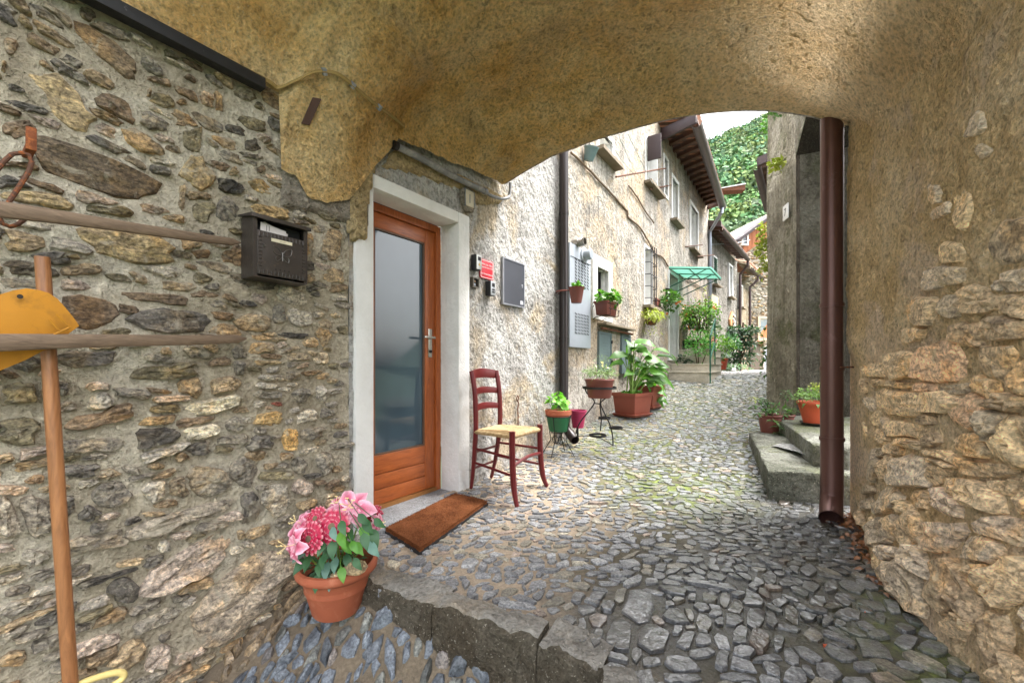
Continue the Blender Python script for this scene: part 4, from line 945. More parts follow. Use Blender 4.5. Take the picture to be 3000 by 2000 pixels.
# laundry bars and lines
def bar_at(p0, p1, r, label, lines=None, mat=None):
    pass
lb = thing('laundry_bracket', 'pair of long iron brackets with slack washing lines under the shuttered window', 'clothes line', FB.pt(3.6, 0, 3.0))
pA0, pA1 = P(*Z4(535, 570), 5.5), P(*Z4(915, 505), 7.6); pB0, pB1 = P(*Z4(795, 665), 6.9), P(*Z4(965, 632), 8.3)
for a, b in ((pA0, pA1), (pB0, pB1)): mb = MB(); mb.tube([a-lb.location, b-lb.location], .014, 6); part('bracket', mb, M_rust, lb)
for (fx0, fy0, fx1, fy1, t0) in ((555, 250, 660, 540, .33), (480, 300, 640, 545, .28), (625, 240, 830, 650, .2)):
    a = P(*Z4(fx0, fy0), 4.3 if fx0 < 600 else 4.6); b = pA0.lerp(pA1, t0) if fx1 < 700 else pB0.lerp(pB1, t0)
    mid = (a+b)/2-Vector((0, 0, .02)); mb = MB(); mb.tube([a-lb.location, mid-lb.location, b-lb.location], .004, 5); part('washing_line', mb, M_curtain, lb)
def wallcable(name, label, fr, pts, r, mat, off=.05, cat='cable'):
    q_ = [fr.world((*fr.uv(*p, off)[:2], fr.uv(*p, off)[2])) for p in pts]; t = thing(name, label, cat, q_[0])
    P2 = []
    for i in range(len(q_)-1):
        for k_ in range(4): P2.append(q_[i].lerp(q_[i+1], k_/4)+Vector((0, 0, .01*math.sin(i*2.1+k_))))
    P2.append(q_[-1]); mb = MB(); mb.tube([p-t.location for p in P2], r, 6); part('cable', mb, mat, t); return t
M_cable = simple('old_cable', srgb(112,92,72), .7); M_cablew = simple('grey_cable', srgb(150,146,134), .6)
wallcable('cable', 'thick twisted cable sagging down the cream house front from the arch to the green canopy', FB, [Z4(190, 385), Z4(340, 530), Z4(470, 660), Z4(560, 770), Z4(622, 835), Z4(625, 870), Z4(720, 960), Z4(780, 1060), Z4(830, 1150), Z4(890, 1185), Z4(935, 1255)], .014, M_cable)
wallcable('cable', 'short dark cable hanging loose beside the iron brackets on the cream house', FB, [Z4(632, 640), Z4(700, 730), Z4(760, 830), Z4(825, 925)], .012, M_cable)
wallcable('cable', 'thin cable under the green canopy running to the zinc downpipe', FB, [Z4(1020, 1320), Z4(1090, 1360), Z4(1150, 1390), Z4(1220, 1440)], .012, M_cable)
# hanging bucket-like pot
tb = thing('hanging_pot', 'blue grey pot hanging high on the house front just below the arch', 'pot', P(*Z4(335, 400), 4.9)); mb = MB()
mb.lathe([(.02, -.07), (.055, -.07), (.085, .07), (.09, .07), (.09, .085), (.08, .085), (.075, .07), (.05, -.06)], n=20); o_ = part('pot', mb, simple('blue_grey_plastic', srgb(96,118,118), .5), tb); o_.rotation_euler = (R(18), R(12), 0)
mb = MB(); q_ = FB.world(FB.uv(*Z4(335, 330), 0)); mb.tube([(0, 0, .08), tuple((q_-tb.location)*.6+Vector((0, 0, .08))), tuple(q_-tb.location)], .005, 5); part('hanger', mb, M_iron, tb)

# boiler cabinet ---------------------------------------------------
def wbox(fr, r, d0, d1, mb=None, root=None, s00=0, z00=0):
    s0, s1, z0, z1 = r; mb = mb or MB(); mb.box(s0-s00, s1-s00, -d1, -d0, z0-z00, z1-z00); return mb
rb_ = (FB.s_of(1648), FB.s_of(1711), FB.uv(1711, 1021)[2], FB.uv(1711, 745)[2]); s00, z00 = (rb_[0]+rb_[1])/2, rb_[2]
bc = FB.thing('boiler_cabinet', 'tall light grey metal boiler cabinet with vents and round flue behind the downpipe', 'cabinet', s00, z00)
part('cabinet', wbox(FB, rb_, .0, .09, None, None, s00, z00), M_ltgrey, bc, bevel=.006)
hh = rb_[3]-rb_[2]; ww = rb_[1]-rb_[0]
vt = MB()
for (za, n_) in ((.60, 9), (.13, 7)):
    for r_ in range(n_):
        for c_ in range(5):
            x = -ww/2+.12+c_*.078; z = hh*za+r_*.036; vt.v = []; vt.f = []; vt.add([(x, -.0945, z+.014), (x+.05, -.0945, z), (x+.05, -.0945, z+.013), (x, -.0945, z+.027)], [(0, 1, 2, 3)]); part('vent_slot', vt, M_iron, bc, smooth=False)
mb = MB(); mb.box(-ww/2+.01, ww/2-.01, -.0935, -.0905, hh*.87, hh*.874); part('panel_joint', mb, M_iron, bc, smooth=False)
mb = MB(); mb.lathe([(0, .10), (.055, .10), (.06, .09), (.06, .02), (.09, .015), (.09, 0), (0, 0)], n=24); o_ = part('flue', mb, M_ltgrey, bc); o_.rotation_euler = (R(90), 0, 0); o_.location = (.08, -.09, hh*.94)
ft = FB.uv(1672, 715); fl = FB.thing('flue_pipe', 'short ribbed metal exhaust pipe sticking out above the boiler cabinet', 'pipe', ft[0], ft[2]); mb = MB()
mb.lathe([(.045, 0), (.045, .1), (.05, .105), (.045, .11), (.05, .125), (.045, .13), (.05, .145), (.045, .15), (.05, .18), (.04, .18), (.036, .1)], n=20); o_ = part('pipe', mb, simple('dull_steel', srgb(150,144,136), .35, .7), fl); o_.rotation_euler = (R(90), 0, 0)
# gas cabinets
for (x0, y0, x1, y1, xo, lab) in ((372, 707, 470, 1010, 0, 'grey green meter cupboard door with vent holes, nearest under the ledge'), (548, 722, 618, 1030, 0, 'grey green meter cupboard door set further along under the ledge')):
    r_ = rect(FB, *Z5(x0, y0), Z5(x1, 0)[0], Z5(0, y1)[1]); sc, zc_ = (r_[0]+r_[1])/2, r_[2]; g = FB.thing('meter_cupboard', lab, 'cupboard', sc, zc_)
    W2, H2 = (r_[1]-r_[0])/2, r_[3]-r_[2]; fm = MB()
    for a, b, c_, d_ in ((-W2, -W2+.03, 0, H2), (W2-.03, W2, 0, H2), (-W2+.03, W2-.03, 0, .03), (-W2+.03, W2-.03, H2-.03, H2)): fm.box(a, b, -.065, .0, c_, d_)
    part('frame', fm, M_gasdoor, g, smooth=False); mb = MB(); mb.box(-W2+.034, W2-.034, -.058, -.0, .034, H2-.034); dd = part('door', mb, M_gasdoor, g, smooth=False)
    vh = MB()
    for i in range(5):
        for j in range(5): vh.lathe([(0, 0), (.004, 0)], (-.07+i*.035, 0, 0), 6); vh.v[-12:] = [(a, -.0585, H2*.4+j*.04+b) for a, b, c_ in vh.v[-12:]]
    part('vent_holes', vh, M_iron, dd, smooth=False, kind='stuff')
    for f_ in (.2, .72): mb = MB(); mb.box(W2-.028, W2-.012, -.08, -.065, H2*f_, H2*(f_+.08)); part('hinge', mb, M_iron, g, smooth=False)
q0, q1 = FB.uv(*Z5(370, 660)), FB.uv(*Z5(612, 690)); lg = FB.thing('wall_ledge', 'rough stone ledge with a rusty pipe over the meter cupboards', 'ledge', q0[0], q0[2]); mb = MB()
mb.box(0, q1[0]-q0[0], -.16, 0, -.0, .03); part('slab', mb, M_sill, lg, bevel=.008); mb = MB(); mb.tube([(0, -.10, -.04), (q1[0]-q0[0], -.10, -.05)], .016, 8); part('pipe', mb, M_rust, lg)

# canopy -----------------------------------------------------------
ca, cb = FB.uv(*Z5(925, 213), 0), FB.s_of(1999); sA = ca[0]; zA = ca[2]
cn = FB.thing('door_canopy', 'translucent green corrugated canopy on iron brackets above the house door', 'canopy', sA, zA)
n = N('green_corrugated_plastic'); n.out(n.ramp(n.noise(10, 3), [(.3, (.12, .28, .22)), (.7, (.17, .36, .28))]), .35); tr = n.node('ShaderNodeBsdfTranslucent'); tr.inputs[0].default_value = (.16, .42, .32, 1); mx = n.node('ShaderNodeMixShader'); mx.inputs[0].default_value = .45
n.link(n.b.outputs[0], mx.inputs[1]); n.link(tr.outputs[0], mx.inputs[2]); n.link(mx.outputs[0], n.t.nodes['Material Output'].inputs[0]); M_canopy = n.m
Wc = 1.2; V = []; nn_ = 60
for i in range(nn_+1):
    x = Wc*i/nn_; w_ = .012*math.sin(i*1.6); V += [(x, 0, w_+.0), (x, -.80, w_-.12)]
mb = MB(); mb.add(V, [(2*i, 2*i+1, 2*i+3, 2*i+2) for i in range(nn_)]); part('corrugated_sheet', mb, M_canopy, cn)
for x in (.02, Wc*.5, Wc-.02):
    mb = MB(); mb.tube([(x, 0, -.03), (x, -.78, -.145)], .012, 6); mb.tube([(x, 0, -.42), (x, -.70, -.145)], .011, 6); part('bracket', mb, M_green, cn)
for y_, z_ in ((-.40, -.09), (-.78, -.15)): mb = MB(); mb.tube([(0, y_, z_), (Wc, y_, z_)], .011, 6); part('rail', mb, M_green, cn)
mbx = FB.uv(*Z5(903, 470)); r_ = rect(FB, *Z5(903, 392), Z5(950, 0)[0], Z5(0, 470)[1]); mx_ = FB.thing('mailbox', 'small black letter box hanging by the house door under the canopy', 'mailbox', r_[0], r_[2]); mb = MB(); mb.box(0, r_[1]-r_[0], -.12, 0, 0, r_[3]-r_[2]); part('box', mb, M_iron, mx_, bevel=.01)
mb = MB(); mb.hexa([(-.01, -.14, r_[3]-r_[2]), (r_[1]-r_[0]+.01, -.14, r_[3]-r_[2]), (r_[1]-r_[0]+.01, 0, r_[3]-r_[2]), (-.01, 0, r_[3]-r_[2]), (-.01, -.14, r_[3]-r_[2]+.01), (r_[1]-r_[0]+.01, -.14, r_[3]-r_[2]+.01), (r_[1]-r_[0]+.01, 0, r_[3]-r_[2]+.05), (-.01, 0, r_[3]-r_[2]+.05)]); part('lid', mb, M_iron, mx_)

# steps to the door, rail ------------------------------------------
M_step = plaster('cream_step_stone', srgb(186,178,160), srgb(204,196,180), srgb(216,210,196), grain=30, gd=.001, pitd=.1)
zs0 = float(gz(3.5, 8.1)); st = thing('stone_steps', 'three pale stone steps climbing to the house door beside planted pots', 'steps', FB.pt(4.55, .3, zs0), FB.rz)
for i in range(4):
    mb = MB(); mb.box(-.20+.25*i, 1.3, -.45, .30, -.12 if i == 0 else .15*i-.004+.0, .15*(i+1)-.004); part('step', mb, M_step, st, bevel=.012); mb = MB(); mb.box(-.225+.25*i, 1.3, -.475, .302, .15*(i+1)-.004, .15*(i+1)+.018); part('tread', mb, M_step, st, bevel=.006)
hr = thing('handrail', 'green painted iron handrail beside the stone steps', 'railing', FB.pt(4.36, .78, zs0), FB.rz)
for pts in (([(0, 0, -.05), (0, 0, .85)]), ([(.5, 0, .3), (.5, 0, 1.15)]), ([(0, 0, .82), (.55, 0, 1.2)]), ([(0, 0, .4), (.5, 0, .75)])):
    mb = MB(); mb.tube(pts, .014, 6); part('post' if pts[0][0] == pts[1][0] else 'rail', mb, M_green, hr)

# house C ------------------------------------------------------------
SC1 = FC_.s_of(2160)
sh_ = rect(FC_, *Z5(1275, 135), Z5(1299, 0)[0], Z5(0, 335)[1]); wc = rect(FC_, *Z5(1392, 200), Z5(1416, 0)[0], Z5(0, 432)[1])
dc1 = rect(FC_, *Z5(1272, 700), Z5(1294, 0)[0], Z5(0, 815)[1]); dc2 = rect(FC_, *Z5(1402, 695), Z5(1434, 0)[0], Z5(0, 985)[1])
hC = wall_thing('stucco_house', 'lower grey rendered house with dark eave and green shutter beyond the cream house', FC_, -.1, SC1, .3, 4.78, M_houseC, 131, [sh_, wc, dc1, dc2], 200, 150, d=.0)
wsh = opening(hC, FC_, sh_, 'light', bw=.04, surround=False)
o = hC.location; s0, s1, z0, z1 = sh_; ns_ = 14
for i in range(ns_):
    z = z0+(z1-z0)*(i+.2)/ns_; mb = MB(); mb.hexa([tuple(FC_.pt(a, b, c_)-o) for a, b, c_ in ((s0, .06, z), (s1, .06, z), (s1, .02, z+.03), (s0, .02, z+.03), (s0, .065, z+.012), (s1, .065, z+.012), (s1, .025, z+.045), (s0, .025, z+.045))]); part('slat', mb, M_green, wsh, smooth=False)
opening(hC, FC_, wc, 'light', bw=.06); opening(hC, FC_, dc1, 'dark', bw=.07, sill=False, mats=M_glassd); opening(hC, FC_, dc2, 'door', bw=.09, sill=False, dep=.3, mats=M_shutter)
def eave(h, gn, gf, wn, wf, nr, mat, gut, inl=2.0, rise=.8, r=.075, tiles=0):
    gn, gf, wn, wf = map(Vector, (gn, gf, wn, wf)); di = (wn-gn); di.z = 0; di.normalize(); o = h.location; up = Vector((0, 0, .08))
    mb = MB(); rn, rf = wn+di*inl+Vector((0, 0, rise)), wf+di*inl+Vector((0, 0, rise)); mb.prism([tuple(p-o) for p in (gn+up, gf+up, rf, rn)], (0, 0, 0), (0, 0, .08)); ro = part('roof', mb, mat, h, smooth=False)
    for i in range(nr):
        t = (i+.4)/nr; a = gn.lerp(gf, t); b = wn.lerp(wf, t); wv = (gf-gn).normalized()*.04; u_ = Vector((0, 0, .08)); mb = MB(); mb.hexa([tuple(q_-o) for q_ in (a-wv, a+wv, b+wv, b-wv, a-wv+u_, a+wv+u_, b+wv+u_, b-wv+u_)]); part('rafter', mb, mat, ro, smooth=False)
    gutter(gn, gf, r, gut, h); return ro
cg0, cg1 = P(2114, 668, 11.25), P(2191, 762, 14.45); zc_ = (cg0.z+cg1.z)/2; cg0.z = cg1.z = zc_
eave(hC, cg0, cg1, FC_.pt(0, 0, zc_+.12), FC_.pt(SC1, 0, zc_+.12), 12, M_darkwood, M_purple)
vb = MB(); a_ = cg0+Vector((0, 0, .06)); b_ = FC_.pt(0, -.5, zc_+.30); vb.prism([tuple(p-hC.location) for p in (a_, b_, b_+Vector((0, 0, .16)), a_+Vector((0, 0, .16)))], tuple(-(cg1-cg0).normalized()*.06), (0, 0, 0)); part('verge_board', vb, M_purple, hC)
# house D, little one with low tiled roof
c1 = FC_.pt(SC1, 0, 0); FD = Frame(c1.x+.06, c1.y, .62, .78)
hD = wall_thing('stucco_house', 'narrow ochre rendered house wedged before the stone wall with low tiled roof', FD, 0, 1.9, .5, 3.95, M_houseD, 151, [], 50, 60, d=0)
wD = FD.uv(*Z5(1476, 350)); wD1 = FD.s_of(Z5(1498, 0)[0]); opening(hD, FD, (max(.08, wD[0]), min(1.6, wD1), FD.uv(*Z5(1476, 510))[2], wD[2]), 'dark', bw=.05, surround=False)
dg0, dg1 = P(2196, 775, 14.9), P(2234, 826, 16.9); zc_ = (dg0.z+dg1.z)/2; dg0.z = dg1.z = zc_
eave(hD, dg0, dg1, FD.pt(0, 0, zc_+.1), FD.pt(1.9, 0, zc_+.1), 5, M_houseD, M_purple, 1.6, .55)
for i in range(10):
    t = (i+.5)/10; a = dg0.lerp(dg1, t)+Vector((0, 0, .16)); b = FD.pt(1.9*t, -1.6, zc_+.75); mb = MB(); mb.tube([a-hD.location, b-hD.location], .09, 7); part('tile', mb, M_tile, hD)
def dpipe(x, y, zt_, gpt, label, r=.045):
    pts = [Vector(gpt)-Vector((0, 0, .07)), Vector(gpt)-Vector((0, 0, .2)), Vector((x, y, zt_-.45)), Vector((x, y, zt_-.7)), Vector((x, y, float(gz(x, y))-.02))]
    return pipe('downpipe', label, pts, r, M_purple, collars=(3.2, 3.5, 3.8))
c2 = FC_.pt(SC1-.05, .1, 0); dpipe(c2.x, c2.y, cg1.z, cg1, 'brown downpipe with bent top at the end of the grey house')
c3 = FD.pt(1.72, .1, 0); dpipe(c3.x, c3.y, dg1.z, dg0.lerp(dg1, .6), 'brown downpipe between the narrow ochre house and the stone wall')

# house E: stone wall across the end ---------------------------------
YE = 17.2; xE0, xE1 = (2170-1500)/1200*YE, (2330-1500)/1200*YE; FE = Frame(xE0, YE-.15, 1, .12)
# outward normal of FE is (a1,-a0) = towards the camera
zEl, zEr = H+(CY-700)/F*YE, H+(CY-585)/F*YE; LE = xE1-xE0
hE = thing('stone_house', 'tall rubble stone house closing the street with timber gable and brown roof', 'house', FE.pt(LE/2, 0, .7)); oE = np.array(hE.location)
def topE(s): return zEl+(zEr-zEl)*s/LE
def fn(U, V):
    s = LE*U; z = .5+(topE(s)-.5)*V; return FE.npt(s, .02*fbm(s*3, z*3, 161, 3), z)-oE
M_mortE = plaster('pale_lime_mortar', srgb(150,138,122), srgb(178,168,152), srgb(190,182,168), grain=20, gd=.01)
link('mortar_face', grid_mesh('mortar_face', 60, 90, fn, M_mortE, flip=True), hE)
mb = MB(); pl = [FE.pt(0, -.06, .5), FE.pt(LE, -.06, .5), FE.pt(LE, -4, .5), FE.pt(0, -4, .5)]; q_ = [tuple(p-hE.location) for p in pl]
mb.hexa(q_+[(x, y, z+(zEl-.5 if i in (0, 3) else zEr-.5)-.02) for i, (x, y, z) in enumerate(q_)]); part('wall_mass', mb, M_mortE, hE, smooth=False)
ax_, az_ = jgrid(0, LE, .7, 8, .26, .13, 0, lambda x, y: (x > .02) & (x < LE-.02) & (y > .75) & (y < topE(x)-.75))
SEs = np.stack([ax_, az_, .13*np.exp(rg.normal(0, .25, len(ax_))), .06*np.exp(rg.normal(0, .25, len(ax_))), rg.normal(0, .1, len(ax_))], 1)
rad, ex, ey = cells(SEs, 9, 1.0, .012, 16, 10, 28); XX, YY, ZZ, fs = stone_geo(SEs, rad, ex, ey, np.full(len(SEs), .045), [(1.05, -.9), (.95, .6), (.6, 1.0)], .4, 29, .1)
ck = rg.choice(['g', 't', 'lg', 'o', 'w', 'pk'], len(SEs)); place_stones('stone', SEs, XX, YY, ZZ, [f[::-1] for f in fs][0:0]+fs, lambda X, Y, Z: FE.npt(X, Z+.0, Y)-oE, M_wallstone, np.array([PAL[k_] for k_ in ck])*1.0, hE, 160, 'small_stones', SEs[:, 2]*SEs[:, 3]*(np.abs(SEs[:, 0]-.8) < .9))
M_gable = wood('orange_brown_boards', srgb(120,66,34), srgb(168,100,56), (3, 1, .5), .7, 6, .004)
for i in range(12):
    a, b = LE*i/12+.01, LE*(i+1)/12-.01; mb = MB(); mb.hexa([tuple(FE.pt(s, d, z)-hE.location) for s, d, z in ((a, .05, topE(a)-.72), (b, .05, topE(b)-.72), (b, 0, topE(b)-.72), (a, 0, topE(a)-.72), (a, .05, topE(a)-.02), (b, .05, topE(b)-.02), (b, 0, topE(b)-.02), (a, 0, topE(a)-.02))]); part('gable_board', mb, M_gable, hE, smooth=False)
wE = rect(FE, *Z4(1492, 1010), Z4(1545, 0)[0], Z4(0, 1095)[1], .05); m_ = MB(); c = lambda s, d, z: tuple(FE.pt(s, d, z)-hE.location)
for a, b, f_, g in ((wE[0], wE[0]+.07, wE[2], wE[3]), (wE[1]-.07, wE[1], wE[2], wE[3]), (wE[0]+.07, wE[1]-.07, wE[2], wE[2]+.07), (wE[0]+.07, wE[1]-.07, wE[3]-.07, wE[3])): m_.hexa([c(a, .1, f_), c(b, .1, f_), c(b, 0, f_), c(a, 0, f_), c(a, .1, g), c(b, .1, g), c(b, 0, g), c(a, 0, g)])
wi = part('window', m_, M_white, hE, smooth=False); m_ = MB(); m_.add([c(wE[0], .06, wE[2]), c(wE[1], .06, wE[2]), c(wE[1], .06, wE[3]), c(wE[0], .06, wE[3])], [(0, 1, 2, 3)]); part('pane', m_, M_glassd, wi, smooth=False)
mb = MB(); zz_ = [(0-.4, zEl-.03), (LE, zEr)]; V = [(-.3, .2, topE(-.3)), (LE, .2, topE(LE)), (LE, -.5, topE(LE)), (-.3, -.5, topE(-.3))]; mb.prism([tuple(FE.pt(*p)-hE.location) for p in V], (0, 0, 0), (0, 0, .12)); rE = part('roof', mb, M_shutter, hE, smooth=False)
# wall painting, plain draped figure, and lower niche
fr1 = rect(FE, *Z5(1618, 592), Z5(1712, 0)[0], Z5(0, 778)[1], .06); pic = FE.thing('wall_painting', 'framed wall painting with an orange draped shape at the end of the street', 'painting', (fr1[0]+fr1[1])/2, fr1[2], .05)
W2, H2 = (fr1[1]-fr1[0])/2, fr1[3]-fr1[2]; fm = MB()
for a, b, c_, d_ in ((-W2, -W2+.1, 0, H2), (W2-.1, W2, 0, H2), (-W2+.1, W2-.1, 0, .1), (-W2+.1, W2-.1, H2-.1, H2)): fm.box(a, b, -.05, .04, c_, d_)
part('frame', fm, simple('cream_frame', srgb(206,184,158), .7), pic, smooth=False); mb = MB(); mb.box(-W2+.1, W2-.1, -.02, .03, .1, H2-.1); part('panel', mb, simple('blue_grey_paint', srgb(138,148,152), .8, col2=srgb(176,170,156), vscale=3), pic, smooth=False)
for i in range(5):
    mb = MB(); x0 = -.28+i*.15; mb.add([(x0-.02, -.024-.001*i, .13), (x0+.15, -.024-.001*i, .13+.02*(i % 2)), (.18+.02*i, -.024-.001*i, H2*.62), (.12+.02*i, -.024-.001*i, H2*.66)], [(0, 1, 2, 3)]); part('painted_fold', mb, simple('orange_ochre_paint_%d' % i, srgb(204-10*(i % 2), 140-14*(i % 2), 92-8*(i % 2)), .8), pic, smooth=False)
mb = MB(); mb.lathe([(0, 0), (.085, 0)], (0, 0, 0), 14); mb.v = [(a+.22, -.0262, H2*.72+b*1.3) for a, b, c_ in mb.v]; part('painted_head', mb, simple('brown_ochre_paint', srgb(150,110,70), .8), pic, smooth=False)
nr = rect(FE, *Z5(1560, 790), Z5(1632, 0)[0], Z5(0, 1000)[1], 0); nc = FE.thing('arched_niche', 'dark low archway with brick hood in the stone wall left of the painting', 'archway', (nr[0]+nr[1])/2, nr[2], 0); W2, H2 = (nr[1]-nr[0])/2, nr[3]-nr[2]
V = [(-W2, -.06, 0), (W2, -.06, 0), (W2, -.06, H2*.85)]+[(W2*math.cos(R(a)), -.06, H2*.85+.15*H2*math.sin(R(a))) for a in range(20, 180, 20)]+[(-W2, -.06, H2*.85)]
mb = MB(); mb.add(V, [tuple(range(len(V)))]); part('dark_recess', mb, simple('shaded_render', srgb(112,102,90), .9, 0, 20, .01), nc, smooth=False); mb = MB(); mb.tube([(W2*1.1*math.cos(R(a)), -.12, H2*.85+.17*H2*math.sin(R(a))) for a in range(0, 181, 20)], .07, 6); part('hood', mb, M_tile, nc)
dr = rect(FE, *Z5(1655, 815), Z5(1712, 0)[0], Z5(0, 1005)[1], 0); dd = FE.thing('arched_doorway', 'white painted arched doorway in the stone wall below the painting', 'door', (dr[0]+dr[1])/2, dr[2], 0); W2, H2 = (dr[1]-dr[0])/2, dr[3]-dr[2]
V = [(-W2, 0, 0), (W2, 0, 0)]+[(W2*math.cos(R(a)), 0, H2*.7+.3*H2*math.sin(R(a))) for a in range(0, 181, 15)]; mb = MB(); mb.prism(V, (0, -.08, 0), (0, 0, 0)); part('surround', mb, M_white, dd, smooth=False)
V = [(x*.72, -.085, z*.86) for x, y, z in V]; mb = MB(); mb.add(V, [tuple(range(len(V)))]); part('door_leaf', mb, M_ltgrey, dd, smooth=False)

# ---- right side: pier with doorway, steps
Nn = Vector((3.31, 4.78, 0)); Ff = Vector((3.58, 5.72, 0))
# positions from the sight lines of its two vertical edges
Nn = P(2333, 1215, 4.80); Ff = P(2248, 1196, 5.72); Nn.z = Ff.z = 0
pr = thing('house_pier', 'weathered mossy corner of a rendered house on the right with number plate', 'house wall', (Nn+Ff)/2)
aP = (Ff-Nn).normalized(); nP = Vector((-aP.y, aP.x, 0)); LP = (Ff-Nn).length
def fnP(U, V):
    s = LP*U; z = 0+6.2*V; e = .02*fbm(s*6, z*1.2, 171, 4)+.012*fbm(s*25, z*5, 172, 3)
    return np.stack([Nn.x+aP.x*s+nP.x*e-pr.location.x, Nn.y+aP.y*s+nP.y*e-pr.location.y, z-pr.location.z], -1)
link('rendered_face', grid_mesh('rendered_face', 60, 300, fnP, M_pier), pr)
dk_ = Vector((1, -.42, 0)).normalized(); zL = H+(CY-456)/F*Nn.y
mb = MB(); B1 = Nn+dk_*1.6; B2 = B1+Vector((.6, 3, 0)); B3 = Ff+Vector((2.2, 1.6, 0)); e3 = .004
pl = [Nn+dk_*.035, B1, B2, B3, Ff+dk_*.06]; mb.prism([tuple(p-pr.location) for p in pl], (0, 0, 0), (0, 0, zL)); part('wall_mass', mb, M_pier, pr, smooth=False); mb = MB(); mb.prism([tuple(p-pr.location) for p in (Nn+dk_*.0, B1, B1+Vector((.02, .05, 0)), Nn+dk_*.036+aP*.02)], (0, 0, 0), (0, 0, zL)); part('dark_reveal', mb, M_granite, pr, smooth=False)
# splayed lintel soffit rising towards the camera, and wall above it
mb = MB(); tw = -Vector((aP.x, aP.y, 0))*.55
lo = [Nn+Vector((0, 0, zL)), B1+Vector((0, 0, zL))]; hi = [Nn+tw*.75+Vector((0, 0, zL+.48)), B1+tw*.75+Vector((0, 0, zL+.48))]
mb.add([tuple(p-pr.location) for p in (lo[0], lo[1], hi[1], hi[0])], [(0, 1, 2, 3)]); 
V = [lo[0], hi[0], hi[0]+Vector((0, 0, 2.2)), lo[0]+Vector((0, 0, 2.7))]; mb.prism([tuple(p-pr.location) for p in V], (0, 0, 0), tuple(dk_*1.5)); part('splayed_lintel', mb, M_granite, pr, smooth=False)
pl = mb
mb = MB(); mb.prism([tuple(p-pr.location) for p in (lo[0], hi[0], hi[0]+Vector((0, 0, 2.2)), lo[0]+Vector((0, 0, 2.7)))], tuple(nP*.012), tuple(nP*.004)); part('upper_render', mb, M_pier, pr, smooth=False)
# number plate
c_ = Nn.lerp(Ff, .22); zc_ = H+(CY-621)/F*c_.y
npl = thing('number_plate', 'small white plate with the numeral 7 on the mossy corner', 'sign', c_+nP*.03+Vector((0, 0, zc_)), math.atan2(-aP.y, -aP.x)); mb = MB(); mb.box(-.075, .075, -.012, 0, -.09, .09); part('plate', mb, M_white, npl, bevel=.002)
text('7', .13, M_iron, npl, (0, -.0135, -.045), (R(90), 0, 0))

# right hand steps
M_steps = plaster('wet_grey_step_stone', srgb(92,94,82), srgb(116,117,106), srgb(134,135,126), grain=42, gd=.005, patch=srgb(96,100,74))
ss = thing('stone_steps', 'two worn wet grey stone steps rising to a doorway on the right', 'steps', (2.4, 3.6, .0))
def slab(poly, ztop, zbot, name, seed, tiltz=0):
    # rounded irregular slab from plan polygon
    P0 = []; 
    for i in range(len(poly)):
        a, b = Vector((*poly[i], 0)), Vector((*poly[(i+1) % len(poly)], 0)); k_ = max(2, int((b-a).length/.06))
        for j in range(k_): P0.append(a.lerp(b, j/k_))
    cen = sum(P0, Vector())/len(P0); rows = []
    for (sc, z) in ((1.0, zbot), (1.0, zbot*.6+ztop*.4), (1.0, ztop-.03), (.99, ztop-.008), (.965, ztop), (.8, ztop), (.5, ztop), (.2, ztop)):
        rows.append([(p-cen)*sc+cen+Vector((.012*mn.noise(p*4+Vector((seed, 0, z*7))), .012*mn.noise(p*4+Vector((0, seed, z*9))), 0))+Vector((0, 0, z+.008*mn.noise(Vector((p.x*5*sc, p.y*5*sc, seed)))+tiltz*(p.y-3))) for p in P0])
    k_ = len(P0); V = [tuple(v-ss.location) for r_ in rows for v in r_]; V.append(tuple(cen+Vector((0, 0, ztop+tiltz*(cen.y-3)))-ss.location))
    fs_ = [(i*k_+j, i*k_+(j+1) % k_, (i+1)*k_+(j+1) % k_, (i+1)*k_+j) for i in range(len(rows)-1) for j in range(k_)]+[((len(rows)-1)*k_+j, (len(rows)-1)*k_+(j+1) % k_, len(V)-1) for j in range(k_)]
    mb = MB(); mb.add(V, fs_); return part(name, mb, M_steps, ss)
t1 = .228
q1 = P(2251, 1375, 3.03); q2 = P(2401, 1388, 2.93); q4 = P(2194, 1265, 4.45)
slab([(q4.x, q4.y), (q1.x, q1.y), (q2.x+.25, q2.y-.04), (3.3, 3.1), (3.3, 4.7)], t1, -.1, 'step', 3, .035)
q1 = P(2404, 1300, 3.15); q4 = P(2309, 1232, 4.5)
slab([(q4.x, q4.y+.25), (q1.x-.06, q1.y-.0), (q1.x+.1, q1.y-.12), (3.9, 3.0), (4.3, 4.9)], .395, .15, 'step', 7, .012)
n = N('water'); n.out((.26, .26, .25), .12, spec=1.0); n.bump([(n.noise(38, 3), .03)]); M_water = n.m
wt = thing('puddle', 'thin splash of water lying on the lower grey step', 'puddle', (2.3, 3.45, t1+.03)); mb = MB(); cpt = [P(2262, 1322, 3.75), P(2290, 1316, 3.85), P(2330, 1318, 3.8), P(2362, 1340, 3.6), P(2398, 1372, 3.3), P(2375, 1376, 3.25), P(2340, 1352, 3.45), P(2300, 1338, 3.6)]
V = [(p.x-2.3, p.y-3.45, .012) for p in cpt]; mb.add(V, [tuple(range(len(V)))]); part('water', mb, M_water, wt, smooth=False)

